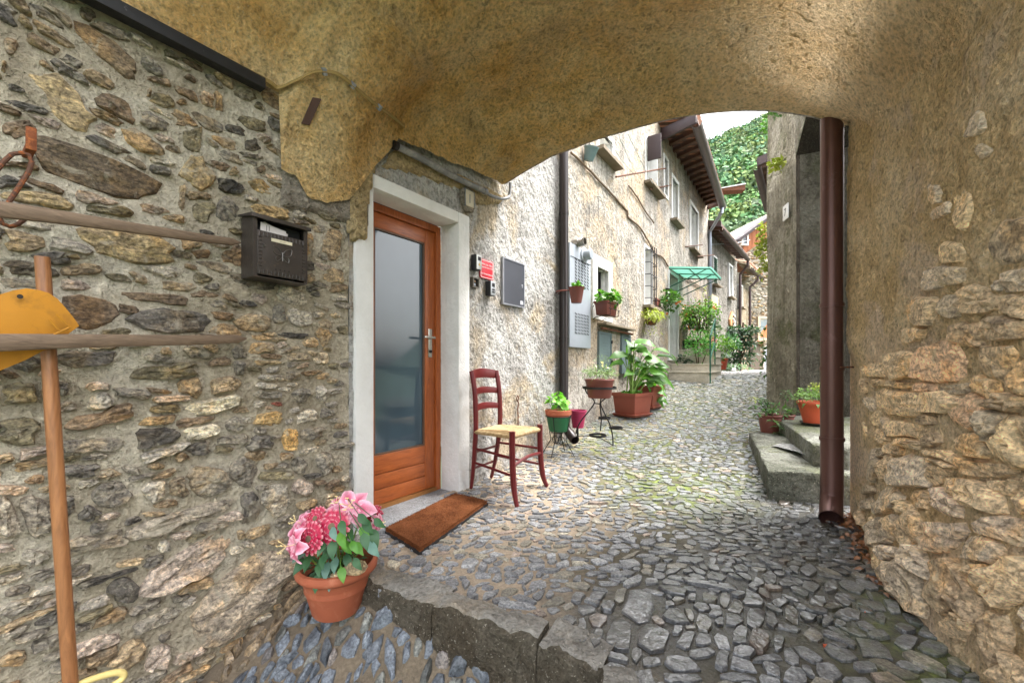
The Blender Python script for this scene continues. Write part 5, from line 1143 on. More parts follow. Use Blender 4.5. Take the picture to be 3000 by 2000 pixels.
# right house beyond the pier with eave
hg_ = thing('stucco_house', 'rendered house behind the mossy corner, only its brown eave and ivy showing', 'house', (6.3, 9, .7)); mb = MB()
mb.prism([(x-6.3, y-9, 0) for x, y in ((5.6, 8.0), (8.6, 12.2), (11, 11), (8, 6.5))], (0, 0, 0), (0, 0, 4.2)); part('rendered_wall', mb, M_houseC, hg_, smooth=False)
hg0 = P(2217, 490, 8.0); hg1 = P(2249, 612, 10.2); z_ = (hg0.z+hg1.z)/2; hg0.z = hg1.z = z_
eave(hg_, hg0, hg1, Vector((5.6, 8.0, z_+.12)), Vector((7.2, 10.2, z_+.12)), 9, M_darkwood, M_purple)
vb = MB(); b_ = Vector((6.2, 7.6, z_+.5)); vb.prism([tuple(p-hg_.location) for p in (hg0, b_, b_+Vector((0, 0, .16)), hg0+Vector((0, 0, .16)))], (0, -.06, 0), (0, 0, 0)); part('verge_board', vb, M_purple, hg_)

# ---- far ground, hill, forest
M_hill = simple('forest_floor', (.03, .06, .025), .95, vscale=.2)
Xs = np.linspace(-260, 420, 90); Ys = np.linspace(18, 420, 70)
def hillz(x, y):
    s_ = np.clip((y-26)/170, 0, 1.6); ridge = np.interp((x/np.maximum(y, 1)), [-1.5, .2, .46, .62, .8, 1.5], [.25, .40, .515, .58, .66, .8])
    return np.where(y < 26, .8, .8+ridge*190*np.clip((y-26)/165, 0, 1)**1.05*(1)) +2.2*fbm(x*.05, y*.05, 191, 3)*np.clip((y-30)/30, 0, 1)
def fn(U, V): x = -260+680*U; y = 18+330*V; return np.stack([x, y, np.where(y > 21, hillz(x, y), .6)], -1)
link('hill', grid_mesh('hill', 140, 120, fn, M_hill), kind='structure')
mb = MB(); mb.add([(-400, -400, -3), (600, -400, -3), (600, 18.2, -3), (-400, 18.2, -3), (-400, 18.2, .55), (600, 18.2, .55)], [(0, 1, 2, 3), (3, 2, 5, 4)]); gm = mb.mesh('ground', M_hill); link('ground', gm, kind='structure')
n = N('forest_leaves'); cc = n.attr(); n.out(n.mix(1.0, cc, n.ramp(n.noise(.9, 5, .7), [(.3, (.7, .75, .72)), (.7, (1.35, 1.3, 1.1))]), 'MULTIPLY'), 1.0, spec=0.0); M_forest = n.m
rgf = np.random.default_rng(3); Vt, Ft, Ct = [], [], []
leaf_dirs = None; cnt = 0
for i in range(4200):
    y = 40+rgf.random()**.8*160; rr = rgf.uniform(.36, .70) if i % 8 else rgf.uniform(-.2, 1.2); x = rr*y
    z = float(hillz(x, y)); s_ = rgf.uniform(1.5, 4.0)*(1 if y > 70 else .7); cc_ = np.array([.13, .205, .105])*rgf.uniform(.55, 1.4)*np.array([rgf.uniform(.75, 1.35), 1, rgf.uniform(.7, 1.5)])
    k_ = 96 if i % 8 else 10
    d_ = rgf.normal(size=(k_, 3)); d_ /= np.linalg.norm(d_, axis=1)[:, None]; d_[:, 2] = np.abs(d_[:, 2])*1.1-.25
    c0 = d_*s_*rgf.uniform(.75, 1.1, (k_, 1))+np.array([x, y, z+s_*1.0]); nr_ = d_+rgf.normal(size=(k_, 3))*.45
    a_ = np.cross(nr_, rgf.normal(size=(k_, 3))); a_ /= np.linalg.norm(a_, axis=1)[:, None]; b2 = np.cross(nr_, a_); b2 /= np.linalg.norm(b2, axis=1)[:, None]
    h_ = s_*.112; pts = np.stack([c0+a_*h_, c0+b2*h_*.9, c0-a_*h_*.8, c0-b2*h_], 1).reshape(-1, 3)
    base = cnt; Vt.append(pts); Ft.extend([(base+4*j, base+4*j+1, base+4*j+2, base+4*j+3) for j in range(k_)]); cnt += 4*k_
    Ct.append(np.repeat(cc_[None]*rgf.uniform(.8, 1.2, (k_, 1)), 4, 0))
link('hillside_forest', npmesh('hillside_forest', np.concatenate(Vt), Ft, M_forest, np.concatenate(Ct), False), kind='stuff')
bpy.data.objects['hillside_forest']['label'] = 'dense green woodland covering the steep hill'; bpy.data.objects['hillside_forest']['category'] = 'woodland'
def hillpt(u, v, back=0):
    Y = 30
    while Y < 300:
        p = P(u, v, Y)
        if p.z < float(hillz(p.x, p.y))+1.5: break
        Y *= 1.005
    return P(u, v, Y*(1-back))
hp = hillpt(*Z4(1390, 610), .10); k_ = hp.y/F
hh_ = thing('hillside_house', 'tiny white house half hidden in the trees on the hill', 'house', hp); mb = MB(); mb.box(-17*k_, 17*k_, -12*k_, 12*k_, -10*k_, 6*k_); part('wall', mb, M_white, hh_, smooth=False)
mb = MB(); mb.hexa([(-19*k_, -14*k_, 6*k_), (19*k_, -14*k_, 6*k_), (19*k_, 14*k_, 6*k_), (-19*k_, 14*k_, 6*k_), (-19*k_, -1*k_, 10*k_), (19*k_, -1*k_, 10*k_), (19*k_, 1*k_, 10*k_), (-19*k_, 1*k_, 10*k_)]); part('roof', mb, M_darkwood, hh_, smooth=False)
for x in (-9, 0, 9): mb = MB(); mb.box((x-2)*k_, (x+2)*k_, -12.4*k_, -12.05*k_, -5*k_, 2*k_); part('window', mb, M_glassd, hh_, smooth=False)
hp = hillpt(*Z4(1550, 910), .12); k_ = hp.y/F; tr_ = thing('white_railing', 'little white terrace railing on the hill above the timber gable', 'railing', hp)
for z in (-6, 0, 6): mb = MB(); mb.tube([(-18*k_, 0, (z-3)*k_), (18*k_, 0, (z+4)*k_)], 1.0*k_, 5); part('rail', mb, M_white, tr_)
for x in (-18, -6, 6, 18): mb = MB(); mb.tube([(x*k_, 0, -11*k_), (x*k_, 0, 12*k_)], 1.0*k_, 5); part('post', mb, M_white, tr_)
# rusty lean-to roof edge
a_, b_ = P(*Z4(1315, 668), 13.4), P(*Z4(1525, 636), 13.4); sr = thing('lean_to_roof', 'small rusty roof edge jutting out over the green hillside beyond the gutter', 'roof', a_); d1_ = b_-a_
mb = MB(); mb.hexa([tuple(p) for p in (Vector((0, 0, -.03)), d1_+Vector((0, 0, -.14)), d1_+Vector((.1, .4, -.10)), Vector((.1, .4, -.02)), Vector((0, 0, .01)), d1_+Vector((0, 0, .03)), d1_+Vector((.1, .4, .05)), Vector((.1, .4, .03)))]); part('fascia', mb, M_rust, sr, smooth=False)
mb = MB(); mb.hexa([tuple(p) for p in (Vector((0, -.03, .015)), d1_+Vector((0, -.03, .035)), d1_+Vector((.1, .4, .055)), Vector((.1, .4, .035)), Vector((0, -.03, .04)), d1_+Vector((0, -.03, .07)), d1_+Vector((.1, .4, .09)), Vector((.1, .4, .07)))]); part('sheet', mb, M_white, sr, smooth=False)
# wire across the street
wa, wb_ = P(*Z5(1265, 42), 11.8), P(*Z5(1560, 8), 16.5); wc_ = thing('overhead_wire', 'thin pale wire strung across the street below the far eaves', 'wire', wa); mb = MB(); mb.tube([(0, 0, 0), tuple((wb_-wa)*.5-Vector((0, 0, .06))), tuple(wb_-wa)], .012, 5); part('wire', mb, M_ltgrey, wc_)
for (a, b, lab) in (((1065, 1105), (1198, 1090), 'thin iron rod projecting below the farthest upper window of the cream house'), ((1160, 1180), (1283, 1168), 'thin iron rod projecting beside the zinc downpipe')):
    p0, p1 = P(*Z4(*a), 9.2), P(*Z4(*b), 10.2); t_ = thing('iron_rod', lab, 'rod', p1); mb = MB(); mb.tube([p0-p1, Vector((0, 0, 0))], .012, 5); part('rod', mb, M_rust, t_)

# ================================================================== THINGS IN THE PASSAGE
# ---- glazed wooden door
DD = .172
s0, s1 = SL_, SRt; door = FA.thing('glazed_door', 'orange wooden door with tall frosted glass pane in the white surround', 'door', (s0+s1)/2, .022, -DD)
Wd = (s1-s0)/2; Hd = 2.07
M_dwood = wood('orange_varnished_wood', srgb(134,66,28), srgb(176,96,46), (6, 6, .8), .38, 7, .0008); M_dwoodh = wood('orange_varnished_wood_across', srgb(134,66,28), srgb(176,96,46), (.8, .8, 7), .38, 7, .0008)
def b_(name, x0, x1, z0, z1, y0, y1, mat, parent, bev=.004, label=None): mb = MB(); mb.box(x0, x1, y0, y1, z0, z1); return part(name, mb, mat, parent, bevel=bev, label=label)
fm = MB(); fm.box(-Wd, -Wd+.05, -.0, .07, 0, Hd); fm.box(Wd-.05, Wd, -.0, .07, 0, Hd); fm.box(-Wd+.05, Wd-.05, -.0, .07, Hd-.05, Hd); part('frame', fm, M_dwood, door, smooth=False)
x0, x1 = -Wd+.053, Wd-.053
b_('stile', x0, x0+.10, .03, Hd-.055, .012, .06, M_dwood, door); b_('stile', x1-.10, x1, .03, Hd-.055, .012, .06, M_dwood, door)
b_('top_rail', x0+.1005, x1-.1005, Hd-.155, Hd-.055, .013, .06, M_dwoodh, door)
for i, (a, c) in enumerate(((.03, .13), (.134, .234), (.238, .365))): b_('bottom_board', x0+.1005, x1-.1005, a, c, .013+.001*(i % 2), .06, M_dwoodh, door, .006)
n = N('frosted_door_glass'); gg = n.ramp(n.noise(1.2, 3), [(.3, srgb(50,64,73)), (.7, srgb(70,86,95))]); n.out(gg, .05, 0, .5)
b_('glass_pane', x0+.09, x1-.09, .36, Hd-.14, .030, .040, n.m, door, 0)
lin = MB()
for a, c, e, f_ in ((x0+.10, x0+.112, .368, Hd-.158), (x1-.112, x1-.10, .368, Hd-.158), (x0+.112, x1-.112, .365, .377), (x0+.112, x1-.112, Hd-.167, Hd-.155)): lin.box(a, c, .018, .030, e, f_)
part('glazing_bead', lin, simple('dark_bead', srgb(96,70,52), .5), door, smooth=False)
M_chrome = simple('satin_nickel', srgb(190,186,176), .25, .9, var=.05)
hd = MB(); hd.box(x1-.075, x1-.035, .004, .012, 1.04, 1.26); h_ = part('handle_plate', hd, M_chrome, door, bevel=.003)
mb = MB(); mb.tube([(x1-.055, .006, 1.19), (x1-.055, -.045, 1.19), (x1-.075, -.052, 1.19), (x1-.17, -.052, 1.19)], .009, 10); part('lever', mb, M_chrome, h_)
mb = MB(); mb.lathe([(.0, .010), (.011, .010), (.012, 0)], n=14); o_ = part('lock_cylinder', mb, M_iron, h_); o_.rotation_euler = (R(90), 0, 0); o_.location = (x1-.055, .004, 1.085)
b_('sill_strip', -Wd+.05, Wd-.05, 0, .028, -.005, .06, simple('brass_strip', srgb(170,120,70), .35, .5), door, 0)
# dark room behind
b_('back_panel', -Wd-.05, Wd+.05, -.02, Hd+.1, .085, .12, simple('dark_interior', srgb(70,72,74), .9), door, 0)

# ---- doormat
cor = [hit(gz, 1129, 1562), hit(gz, 1333, 1454), hit(gz, 1428, 1480), hit(gz, 1231, 1626)]
dm = thing('doormat', 'reddish brown coir doormat before the glazed door', 'doormat', sum(cor, Vector())/4); lcl = [p-dm.location for p in cor]
n = N('coir'); f1 = n.noise(110, 5, .8); n.out(n.mix(1.0, n.ramp(n.noise(7, 5), [(.3, srgb(100,60,36)), (.7, srgb(140,90,58))]), n.ramp(f1, [(.3, (.45, .45, .45)), (.7, (1.5, 1.4, 1.3))]), 'MULTIPLY'), 1.0, spec=.1); n.bump([(f1, .006), (n.noise(500, 3), .004)]); M_coir = n.m
nx, ny = 90, 44; V = []
for i in range(nx+1):
    for j in range(ny+1):
        a, b = i/nx, j/ny; p = lcl[0].lerp(lcl[1], a).lerp(lcl[3].lerp(lcl[2], a), b); e = min(a*nx, (1-a)*nx, b*ny, (1-b)*ny)
        V.append((p.x+(random.random()-.5)*.004, p.y+(random.random()-.5)*.004, p.z*.6+.014+(.019 if e > 0 else 0)+random.random()*.005))
fq = [(i*(ny+1)+j, (i+1)*(ny+1)+j, (i+1)*(ny+1)+j+1, i*(ny+1)+j+1) for i in range(nx) for j in range(ny)]
mb = MB(); mb.add(V, fq); part('coir_pile', mb, M_coir, dm)
mb = MB(); rgm = random.Random(5)
for i in range(9000):                                        # bristles
    a, b = rgm.random(), rgm.random()
    if rgm.random() < .25: (a, b) = (round(a), b) if rgm.random() < .5 else (a, round(b))
    p = lcl[0].lerp(lcl[1], a).lerp(lcl[3].lerp(lcl[2], a), b); z = p.z*.6+.030; d = Vector((rgm.uniform(-1, 1), rgm.uniform(-1, 1), rgm.uniform(.3, 1.3))).normalized()*rgm.uniform(.006, .014); sdv = Vector((-d.y, d.x, 0)).normalized()*.0012
    q_ = Vector((p.x, p.y, z)); mb.add([q_-sdv, q_+sdv, q_+d], [(0, 1, 2)])
part('bristles', mb, M_coir, dm, smooth=False, kind='stuff')
mb = MB(); mb.prism([tuple(p*1.015) for p in lcl], (0, 0, .0), (0, 0, .016)); part('rubber_backing', mb, simple('black_rubber', srgb(40,38,38), .8), dm, smooth=False)

# ---- iron beam, cables, plate, conduit
bm0, bm1 = FA.uv(180, -40, .06), FA.uv(772, 256, .06); zb = (bm0[2]+bm1[2])/2; zb = bm1[2]+.004
bt = FA.thing('iron_beam', 'dark iron beam running along the top of the stone wall', 'beam', bm1[0], zb); Lb = 2.2
M_beam = simple('blackened_iron', srgb(44,44,46), .5, .4, 25, .002, .2, 12, col2=srgb(104,104,104), mlo=.62, mhi=.7)
mb = MB(); mb.box(-Lb, 0, -.085, -.030, -.020, .030); part('beam', mb, M_beam, bt, bevel=.004)
def surf_path(pts, off=.012):
    out = []
    for (x, y) in pts:
        p = vhit(x*D_, y*D_, off)
        if p is not None: out.append(p)
    return out
cpts = [(640,203),(670,192),(700,178),(722,168),(745,165),(770,169),(790,180),(810,196),(840,222),(870,246),(900,268),(930,292)]
cbt = thing('cable_bundle', 'bundle of thin yellowish cables clipped over the vault from the iron beam', 'cable', surf_path([(745, 165)])[0])
M_cab = simple('ochre_cable', srgb(150,126,76), .6); mid_ = surf_path(cpts, .014)
def cr(pts, k_=5):
    out = []; pts = [Vector(p) for p in pts]
    for i in range(len(pts)-1):
        p0, p1, p2, p3 = pts[max(0, i-1)], pts[i], pts[i+1], pts[min(len(pts)-1, i+2)]
        for j in range(k_):
            t = j/k_; out.append(.5*((2*p1)+(p2-p0)*t+(2*p0-5*p1+4*p2-p3)*t*t+(3*p1-p0-3*p2+p3)*t**3))
    return out+[pts[-1]]
st_ = [FA.pt(bm1[0]-2.1+.3*i, .05+.004*(i % 2), zb+.034) for i in range(7)]+[FA.pt(bm1[0]+.0, .07, zb+.03)]
for j in range(4):
    off = Vector((0, 0, -.0085*j+.012)); pth = cr([p+Vector((0.0, -.004*j, off.z*.7)) for p in st_+mid_]); mb = MB(); mb.tube([p-cbt.location for p in pth], .0036, 6); part('cable', mb, M_cab, cbt)
for i in (4, 7, 9): p = mid_[i]-cbt.location; t = (mid_[i+1]-mid_[i-1]).normalized(); mb = MB(); mb.tube([p-t*.010, p+t*.010], .020, 4); part('cable_clip', mb, M_zinc, cbt)
c4 = [vhit(x*D_, y*D_, .006) for x, y in ((718, 224), (738, 228), (711, 288), (692, 284))]
ip = thing('iron_plate', 'small dark brown iron plate set in the ochre vault plaster', 'plate', sum(c4, Vector())/4); nn_ = (c4[1]-c4[0]).cross(c4[3]-c4[0]).normalized(); nn_ = nn_ if nn_.y < 0 else -nn_
mb = MB(); mb.prism([tuple(p-ip.location) for p in c4], tuple(-nn_*.03), tuple(nn_*.006)); part('plate', mb, simple('brown_iron', srgb(70,46,36), .6, .2, 50, .001), ip)
cq = [FA.world(FA.uv(*p, .06)) for p in ((1160, 425), (1240, 468), (1330, 518), (1420, 560))]; cq[0] = FA.world(FA.uv(1160, 428, .06))
q_ = [FA.world(FA.uv(*p, .07)) for p in ((1440, 574), (1470, 582), (1490, 578), (1494, 560), (1495, 536))]
cd_ = thing('conduit', 'grey plastic conduit pipe along the foot of the vault above the door', 'pipe', cq[1]); M_cond = simple('grey_pvc', srgb(112,112,114), .5, col2=srgb(150,148,144))
mb = MB(); mb.tube([p-cd_.location for p in cr(cq, 4)], .022, 14); part('pipe', mb, M_cond, cd_); mb = MB(); mb.tube([p-cd_.location for p in cr([cq[-1]]+q_, 5)], .013, 10); part('bend', mb, M_cond, cd_)
mb = MB(); d_ = (cq[-1]-cq[-2]).normalized(); mb.tube([cq[-1]-d_*.015-cd_.location, cq[-1]+d_*.02-cd_.location], .026, 14); part('sleeve', mb, M_cond, cd_)
mb = MB(); mb.tube([cq[0]-(cq[1]-cq[0]).normalized()*.02-cd_.location, cq[0]+(cq[1]-cq[0]).normalized()*.01-cd_.location], .028, 14); part('end_cap', mb, M_iron, cd_)
# house number tile
z3 = lambda x, y: (700+x/2.94, 180+y/2.94)
q_ = FA.uv(*z3(1978, 1185), .03); ht = FA.thing('number_tile', 'weathered diamond tile with the numeral 1 above the door surround', 'sign', q_[0], q_[2], 0)
mb = MB(); mb.prism([(-.075, 0, .055), (-.02, 0, .10), (.05, 0, .09), (.085, 0, .02), (.055, 0, -.09), (-.02, 0, -.10), (-.075, 0, -.03)], (0, 0, 0), (0, -.035, 0)); part('plaster_bed', mb, M_greypatch, ht, bevel=.006)
mb = MB(); mb.box(-.045, .05, -.042, -.03, -.062, .062); tl = part('tile', mb, simple('cream_tile', srgb(176,166,140), .5), ht, bevel=.002); text('1', .10, simple('faded_blue_paint', srgb(96,104,110), .6), ht, (0.002, -.0425, -.034), (R(90), 0, 0))
mb = MB(); mb.box(-.052, -.046, -.045, -.03, -.068, .068); mb.box(.051, .057, -.045, -.03, -.068, .068); part('tile_edge', mb, M_cond, ht, smooth=False)

# ---- wall items right of the door
def keysafe(u, v, label, face):
    q_ = FA.uv(u, v, 0); t = FA.thing('key_safe', label, 'key safe', q_[0], q_[2]); mb = MB(); mb.box(-.034, .034, -.052, 0, -.062, .062); part('body', mb, simple('black_plastic_'+label[:4], srgb(34,34,36), .45), t, bevel=.008)
    mb = MB(); mb.box(-.030, .030, -.060, -.0525, -.058, .058); fc = part('cover', mb, simple('silver_plastic_'+label[:4], srgb(*face), .35, .4), t, bevel=.003)
    mb = MB(); mb.box(-.018, .018, -.0625, -.0605, .012, .042); part('shutter', mb, M_iron, fc, bevel=.0008)
    if 'dials' in label:
        for z in (-.012, -.032):
            for x in (-.018, -.006, .006): mb = MB(); mb.box(x, x+.010, -.0630, -.0605, z-.006, z+.006); part('button', mb, M_iron, fc, smooth=False)
    else: mb = MB(); mb.lathe([(0, .003), (.010, .003), (.011, 0)], n=14); o_ = part('knob', mb, simple('brass', srgb(190,160,100), .4, .6), fc); o_.rotation_euler = (R(90), 0, 0); o_.location = (0, -.0605, -.02)
z8 = lambda x, y: (1350+x/6.273, 700+y/6.273)
keysafe(*z8(236, 445), 'silver faced black key safe left of the red sign', (190,190,186)); keysafe(*z8(495, 920), 'black key safe with silver dials plate under the red sign', (170,172,176))
q_ = FA.uv(*z8(228, 812), 0); ic = FA.thing('doorbell_panel', 'small square metal doorbell panel below the left key safe', 'doorbell', q_[0], q_[2]); mb = MB()
for a, b, c, d in ((-.038, -.030, -.040, .040), (.030, .038, -.040, .040), (-.030, .030, -.040, -.032), (-.030, .030, .032, .040)): mb.box(a, b, -.034, 0, c, d)
part('frame', mb, simple('dull_bronze', srgb(96,90,80), .4, .5), ic, smooth=False); b_('face', -.030, .030, -.032, .032, -.012, -.002, M_iron, ic, 0); b_('button', -.022, .010, .006, .022, -.018, -.0125, simple('amber_label', srgb(150,120,90), .4), ic, .001); b_('button', -.022, .010, -.022, -.004, -.018, -.0125, M_ltgrey, ic, .001)
r_ = rect(FA, *z8(362, 350), z8(600, 0)[0], z8(0, 700)[1], .015); W2, H2 = (r_[1]-r_[0])/2, r_[3]-r_[2]; sg = FA.thing('sign', 'red wall sign with white border and white lettering beside the door', 'sign', (r_[0]+r_[1])/2, (r_[2]+r_[3])/2)
M_red = simple('sign_red', srgb(196,38,52), .35, var=.05); M_sw = simple('sign_white', srgb(235,222,222), .5, var=.02)
def rrect(w_, h_, r0): 
    out = []
    for cx_, cy_, a0 in ((w_-r0, h_-r0, 0), (-w_+r0, h_-r0, 90), (-w_+r0, -h_+r0, 180), (w_-r0, -h_+r0, 270)):
        for a in (0, 30, 60, 90): out.append((cx_+r0*math.cos(R(a+a0)), 0, cy_+r0*math.sin(R(a+a0))))
    return out
mb = MB(); mb.prism(rrect(W2, H2/2, .014), (0, 0, 0), (0, -.014, 0)); part('panel', mb, M_red, sg, bevel=.001)
mb = MB(); o1, o2 = rrect(W2-.005, H2/2-.005, .014), rrect(W2-.009, H2/2-.009, .011); n_ = len(o1); mb.add([(x, -.0146, z) for x, y, z in o1]+[(x, -.0146, z) for x, y, z in o2], [(i, (i+1) % n_, n_+(i+1) % n_, n_+i) for i in range(n_)]); part('border', mb, M_sw, sg, smooth=False)
for s_, z_, sz in (('PRIMA DEL CIELO', H2*.20, .0185), ('Appartamento ALBA', H2*.06, .0175), ('CALTERINACOPORNI', -H2*.30, .0155)): text(s_, sz, M_sw, sg, (0, -.0148, z_), (R(90), 0, 0), ext=.0004)
r_ = rect(FA, *z8(755, 325), z8(1150, 0)[0], z8(0, 1195)[1], .01); W2, H2 = (r_[1]-r_[0])/2, r_[3]-r_[2]; mc = FA.thing('meter_cabinet', 'flush brushed metal meter door with pale rim on the rough wall', 'cupboard', (r_[0]+r_[1])/2, r_[2]); mb = MB()
M_brush = simple('brushed_dark_steel', srgb(92,94,102), .32, .6, var=.08, vscale=3); M_rim = simple('steel_rim', srgb(176,178,186), .3, .7)
for a, b, c, d in ((-W2, -W2+.012, 0, H2), (W2-.012, W2, 0, H2), (-W2+.012, W2-.012, 0, .012), (-W2+.012, W2-.012, H2-.012, H2)): mb.box(a, b, -.026, .0, c, d)
part('rim', mb, M_rim, mc, smooth=False); b_('door', -W2+.013, W2-.013, .013, H2-.013, -.021, 0, M_brush, mc, 0); mb = MB(); mb.lathe([(0, .006), (.008, .006), (.010, 0)], n=14, sy=2); o_ = part('latch', mb, M_rim, mc); o_.rotation_euler = (R(90), 0, 0); o_.location = (W2-.04, -.021, H2*.48)
b_('sticker', W2-.07, W2-.02, .03, .065, -.0222, -.0212, simple('grey_sticker', srgb(170,172,178), .5), mc, 0)
# iron ring rod on the wall behind the chair
q_ = FA.uv(1519, 1190, .03); rr_ = FA.thing('iron_tether', 'rusty twisted iron rod with loop on the wall behind the red chair', 'hook', q_[0], q_[2]); mb = MB(); mb.tube(cr([(0, -.02, .10), (.018, -.02, .075), (0, -.02, .045), (-.016, -.02, .075), (0, -.02, .10)], 4), .005, 6, closed=False); part('loop', mb, M_rust, rr_)
mb = MB(); mb.tube(cr([(-.012, -.02, .055), (.012, -.02, .04), (.016, -.02, .015), (.004, -.02, -.02), (.008, -.02, -.10), (.008, -.02, -.24)], 4), .006, 6); part('rod', mb, M_rust, rr_)

# ---- mailbox
mr = (-1.635, -1.385, 1.405, 1.69); bx_ = FA.thing('mailbox', 'black metal mailbox with embossed butterfly and letters in its slot on the stone wall', 'mailbox', (mr[0]+mr[1])/2, mr[2], .0)
W2, H2 = .125, .285; M_mb = simple('black_hammered_metal', srgb(72,66,62), .42, .5, 70, .0012, .15, 20, col2=srgb(98,84,72), mlo=.58, mhi=.68)
mb = MB(); mb.box(-W2, -W2+.004, -.142, -.02, 0, H2); mb.box(W2-.004, W2, -.142, -.02, 0, H2); mb.box(-W2+.004, W2-.004, -.142, -.02, 0, .004); mb.box(-W2+.004, W2-.004, -.024, -.02, .004, H2)
mb.box(-W2+.004, -W2+.018, -.142, -.138, .004, H2); mb.box(W2-.018, W2-.004, -.142, -.138, .004, H2); part('body', mb, M_mb, bx_, smooth=False)
mb = MB(); mb.hexa([(-W2-.012, -.158, H2-.020), (W2+.012, -.158, H2-.020), (W2+.012, -.01, H2+.006), (-W2-.012, -.01, H2+.006), (-W2-.012, -.158, H2-.002), (W2+.012, -.158, H2-.002), (W2+.012, -.01, H2+.014), (-W2-.012, -.01, H2+.014)]); part('lid', mb, M_mb, bx_, bevel=.002)
mb = MB(); mb.box(-W2+.016, W2-.012, -.149, -.143, .012, H2-.072); dr_ = part('door', mb, M_mb, bx_, bevel=.002)
for i in range(13): x = -W2+.026+i*.0165; mb = MB(); mb.tube([(x, -.149, H2-.078), (x, -.151, H2-.096)], .0035, 5); part('rib', mb, M_mb, dr_); mb = MB(); mb.tube([(x, -.149, .016), (x, -.151, .034)], .0035, 5); part('rib', mb, M_mb, dr_)
for i in range(9): mb = MB(); z = .05+i*.0165; mb.tube([(-W2+.020, -.149, z), (-W2+.034, -.151, z+.002)], .003, 5); part('rib', mb, M_mb, dr_); mb = MB(); mb.tube([(W2-.030, -.151, z), (W2-.016, -.149, z+.002)], .003, 5); part('rib', mb, M_mb, dr_)
M_emb = simple('worn_metal_edge', srgb(96,92,88), .35, .6)
def bf(pts): 
    for sx in (-1, 1): mb = MB(); mb.tube(cr([(x*sx, -.151, z) for x, z in pts], 4), .0018, 5); part('butterfly_relief', mb, M_emb, dr_)
bx0 = .118
for pts in ([(0, bx0), (.012, bx0+.022), (.036, bx0+.036), (.044, bx0+.030), (.040, bx0+.008), (.024, bx0-.002), (.004, bx0-.002)], [(.004, bx0-.002), (.022, bx0-.006), (.030, bx0-.018), (.026, bx0-.032), (.012, bx0-.024), (.002, bx0-.010)]): bf(pts)
mb = MB(); mb.tube([(0, -.152, bx0+.012), (0, -.152, bx0-.028)], .003, 6); part('butterfly_relief', mb, M_emb, dr_)
b_('name_label', -.05, .045, H2-.112, H2-.097, -.1512, -.1492, simple('cream_paper', srgb(206,196,170), .7), dr_, 0); text('-------', .012, M_iron, dr_, (0, -.1516, H2-.108), (R(90), 0, 0), name='faded_print')
mb = MB(); mb.lathe([(0, .004), (.006, .004), (.008, 0)], n=12); o_ = part('lock', mb, M_emb, dr_); o_.rotation_euler = (R(90), 0, 0); o_.location = (-W2+.045, -.149, .145)
for i in range(4): mb = MB(); mb.lathe([(0, .0008), (.0035, .0005)], n=8); o_ = part('vent_hole', mb, simple('hole_black', (.005, .005, .005), .9), dr_); o_.rotation_euler = (R(90), 0, 0); o_.location = (-.03+i*.02, -.1493, .045)
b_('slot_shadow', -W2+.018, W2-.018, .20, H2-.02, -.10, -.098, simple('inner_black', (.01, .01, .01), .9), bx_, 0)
lt = thing('letters', 'white folded letters poking out of the mailbox slot', 'letters', FA.pt(mr[0]+.09, .13, mr[2]+.215), FA.rz); M_paper = simple('white_paper', srgb(196,190,186), .8)
for i, (rx, rz_) in enumerate(((-14, 8), (-8, 16))): mb = MB(); mb.box(-.055, .06, -.002, 0, -.04, .038); o_ = part('letter', mb, M_paper, lt, smooth=False); o_.rotation_euler = (R(rx), R(rz_), 0); o_.location = (.01*i, .012*i, 0)
mb = MB(); mb.box(-.03, -.028, -.0028, -.0021, 0, .03); mb.box(-.018, -.016, -.0028, -.0021, .005, .03); o_ = part('print_lines', mb, M_iron, lt, smooth=False); o_.rotation_euler = (R(-14), R(8), 0)

# ---- poles, shovel, iron hook
M_pole = wood('worn_grey_wood', srgb(84,68,54), srgb(126,106,86), (1.2, 1.2, 9), .75, 9, .0015); M_shaft = wood('brown_varnished_pole', srgb(110,70,42), srgb(156,106,66), (10, 10, 1.2), .42, 4, .001)
def beam(name, label, a, b, wa, wb, ha, hb):
    a, b = Vector(a), Vector(b); t = thing(name, label, 'wooden pole', (a+b)/2); d = (b-a).normalized(); sd_ = d.cross(Vector((0, 0, 1))).normalized(); up_ = sd_.cross(d); rows = 24; V = []; k_ = 12
    for i in range(rows+1):
        f_ = i/rows; c = a.lerp(b, f_)-t.location; e = math.sqrt(max(0.02, 1-max(0, (f_-.975)/.025)**2)); w_ = (wa+(wb-wa)*f_)/2*e; h_ = (ha+(hb-ha)*f_)/2*e*(1+.04*math.sin(f_*9))
        c = c+up_*.006*math.sin(f_*5)
        for j in range(k_):
            an = 2*math.pi*j/k_; cx_ = abs(math.cos(an))**.5*math.copysign(1, math.cos(an)); sz_ = abs(math.sin(an))**.5*math.copysign(1, math.sin(an)); V.append(c+sd_*w_*cx_+up_*h_*sz_)
    fs_ = [(i*k_+j, i*k_+(j+1) % k_, (i+1)*k_+(j+1) % k_, (i+1)*k_+j) for i in range(rows) for j in range(k_)]+[tuple(range(k_))[::-1], tuple(range(rows*k_, rows*k_+k_))]
    mb = MB(); mb.add(V, fs_); part('shaft', mb, M_pole, t); return t
def wp(u, v, d): return FA.world(FA.uv(u, v, d))
a, b = wp(20, 622, .20), wp(706, 708, .055); a2 = a+(a-b)*.45
beam('wooden_pole', 'worn flat wooden pole slung through the iron hook, ending at the mailbox', a2, b, .035, .026, .056, .030)
a, b = wp(20, 1009, .23), wp(722, 988, .05); a2 = a+(a-b)*.45
beam('wooden_pole', 'lower worn wooden pole lying level across the yellow shovel', a2, b, .035, .028, .058, .036)
sa, sb = wp(124, 753, .15), wp(207, 2010, .17); hd_ = (sb-sa).normalized()
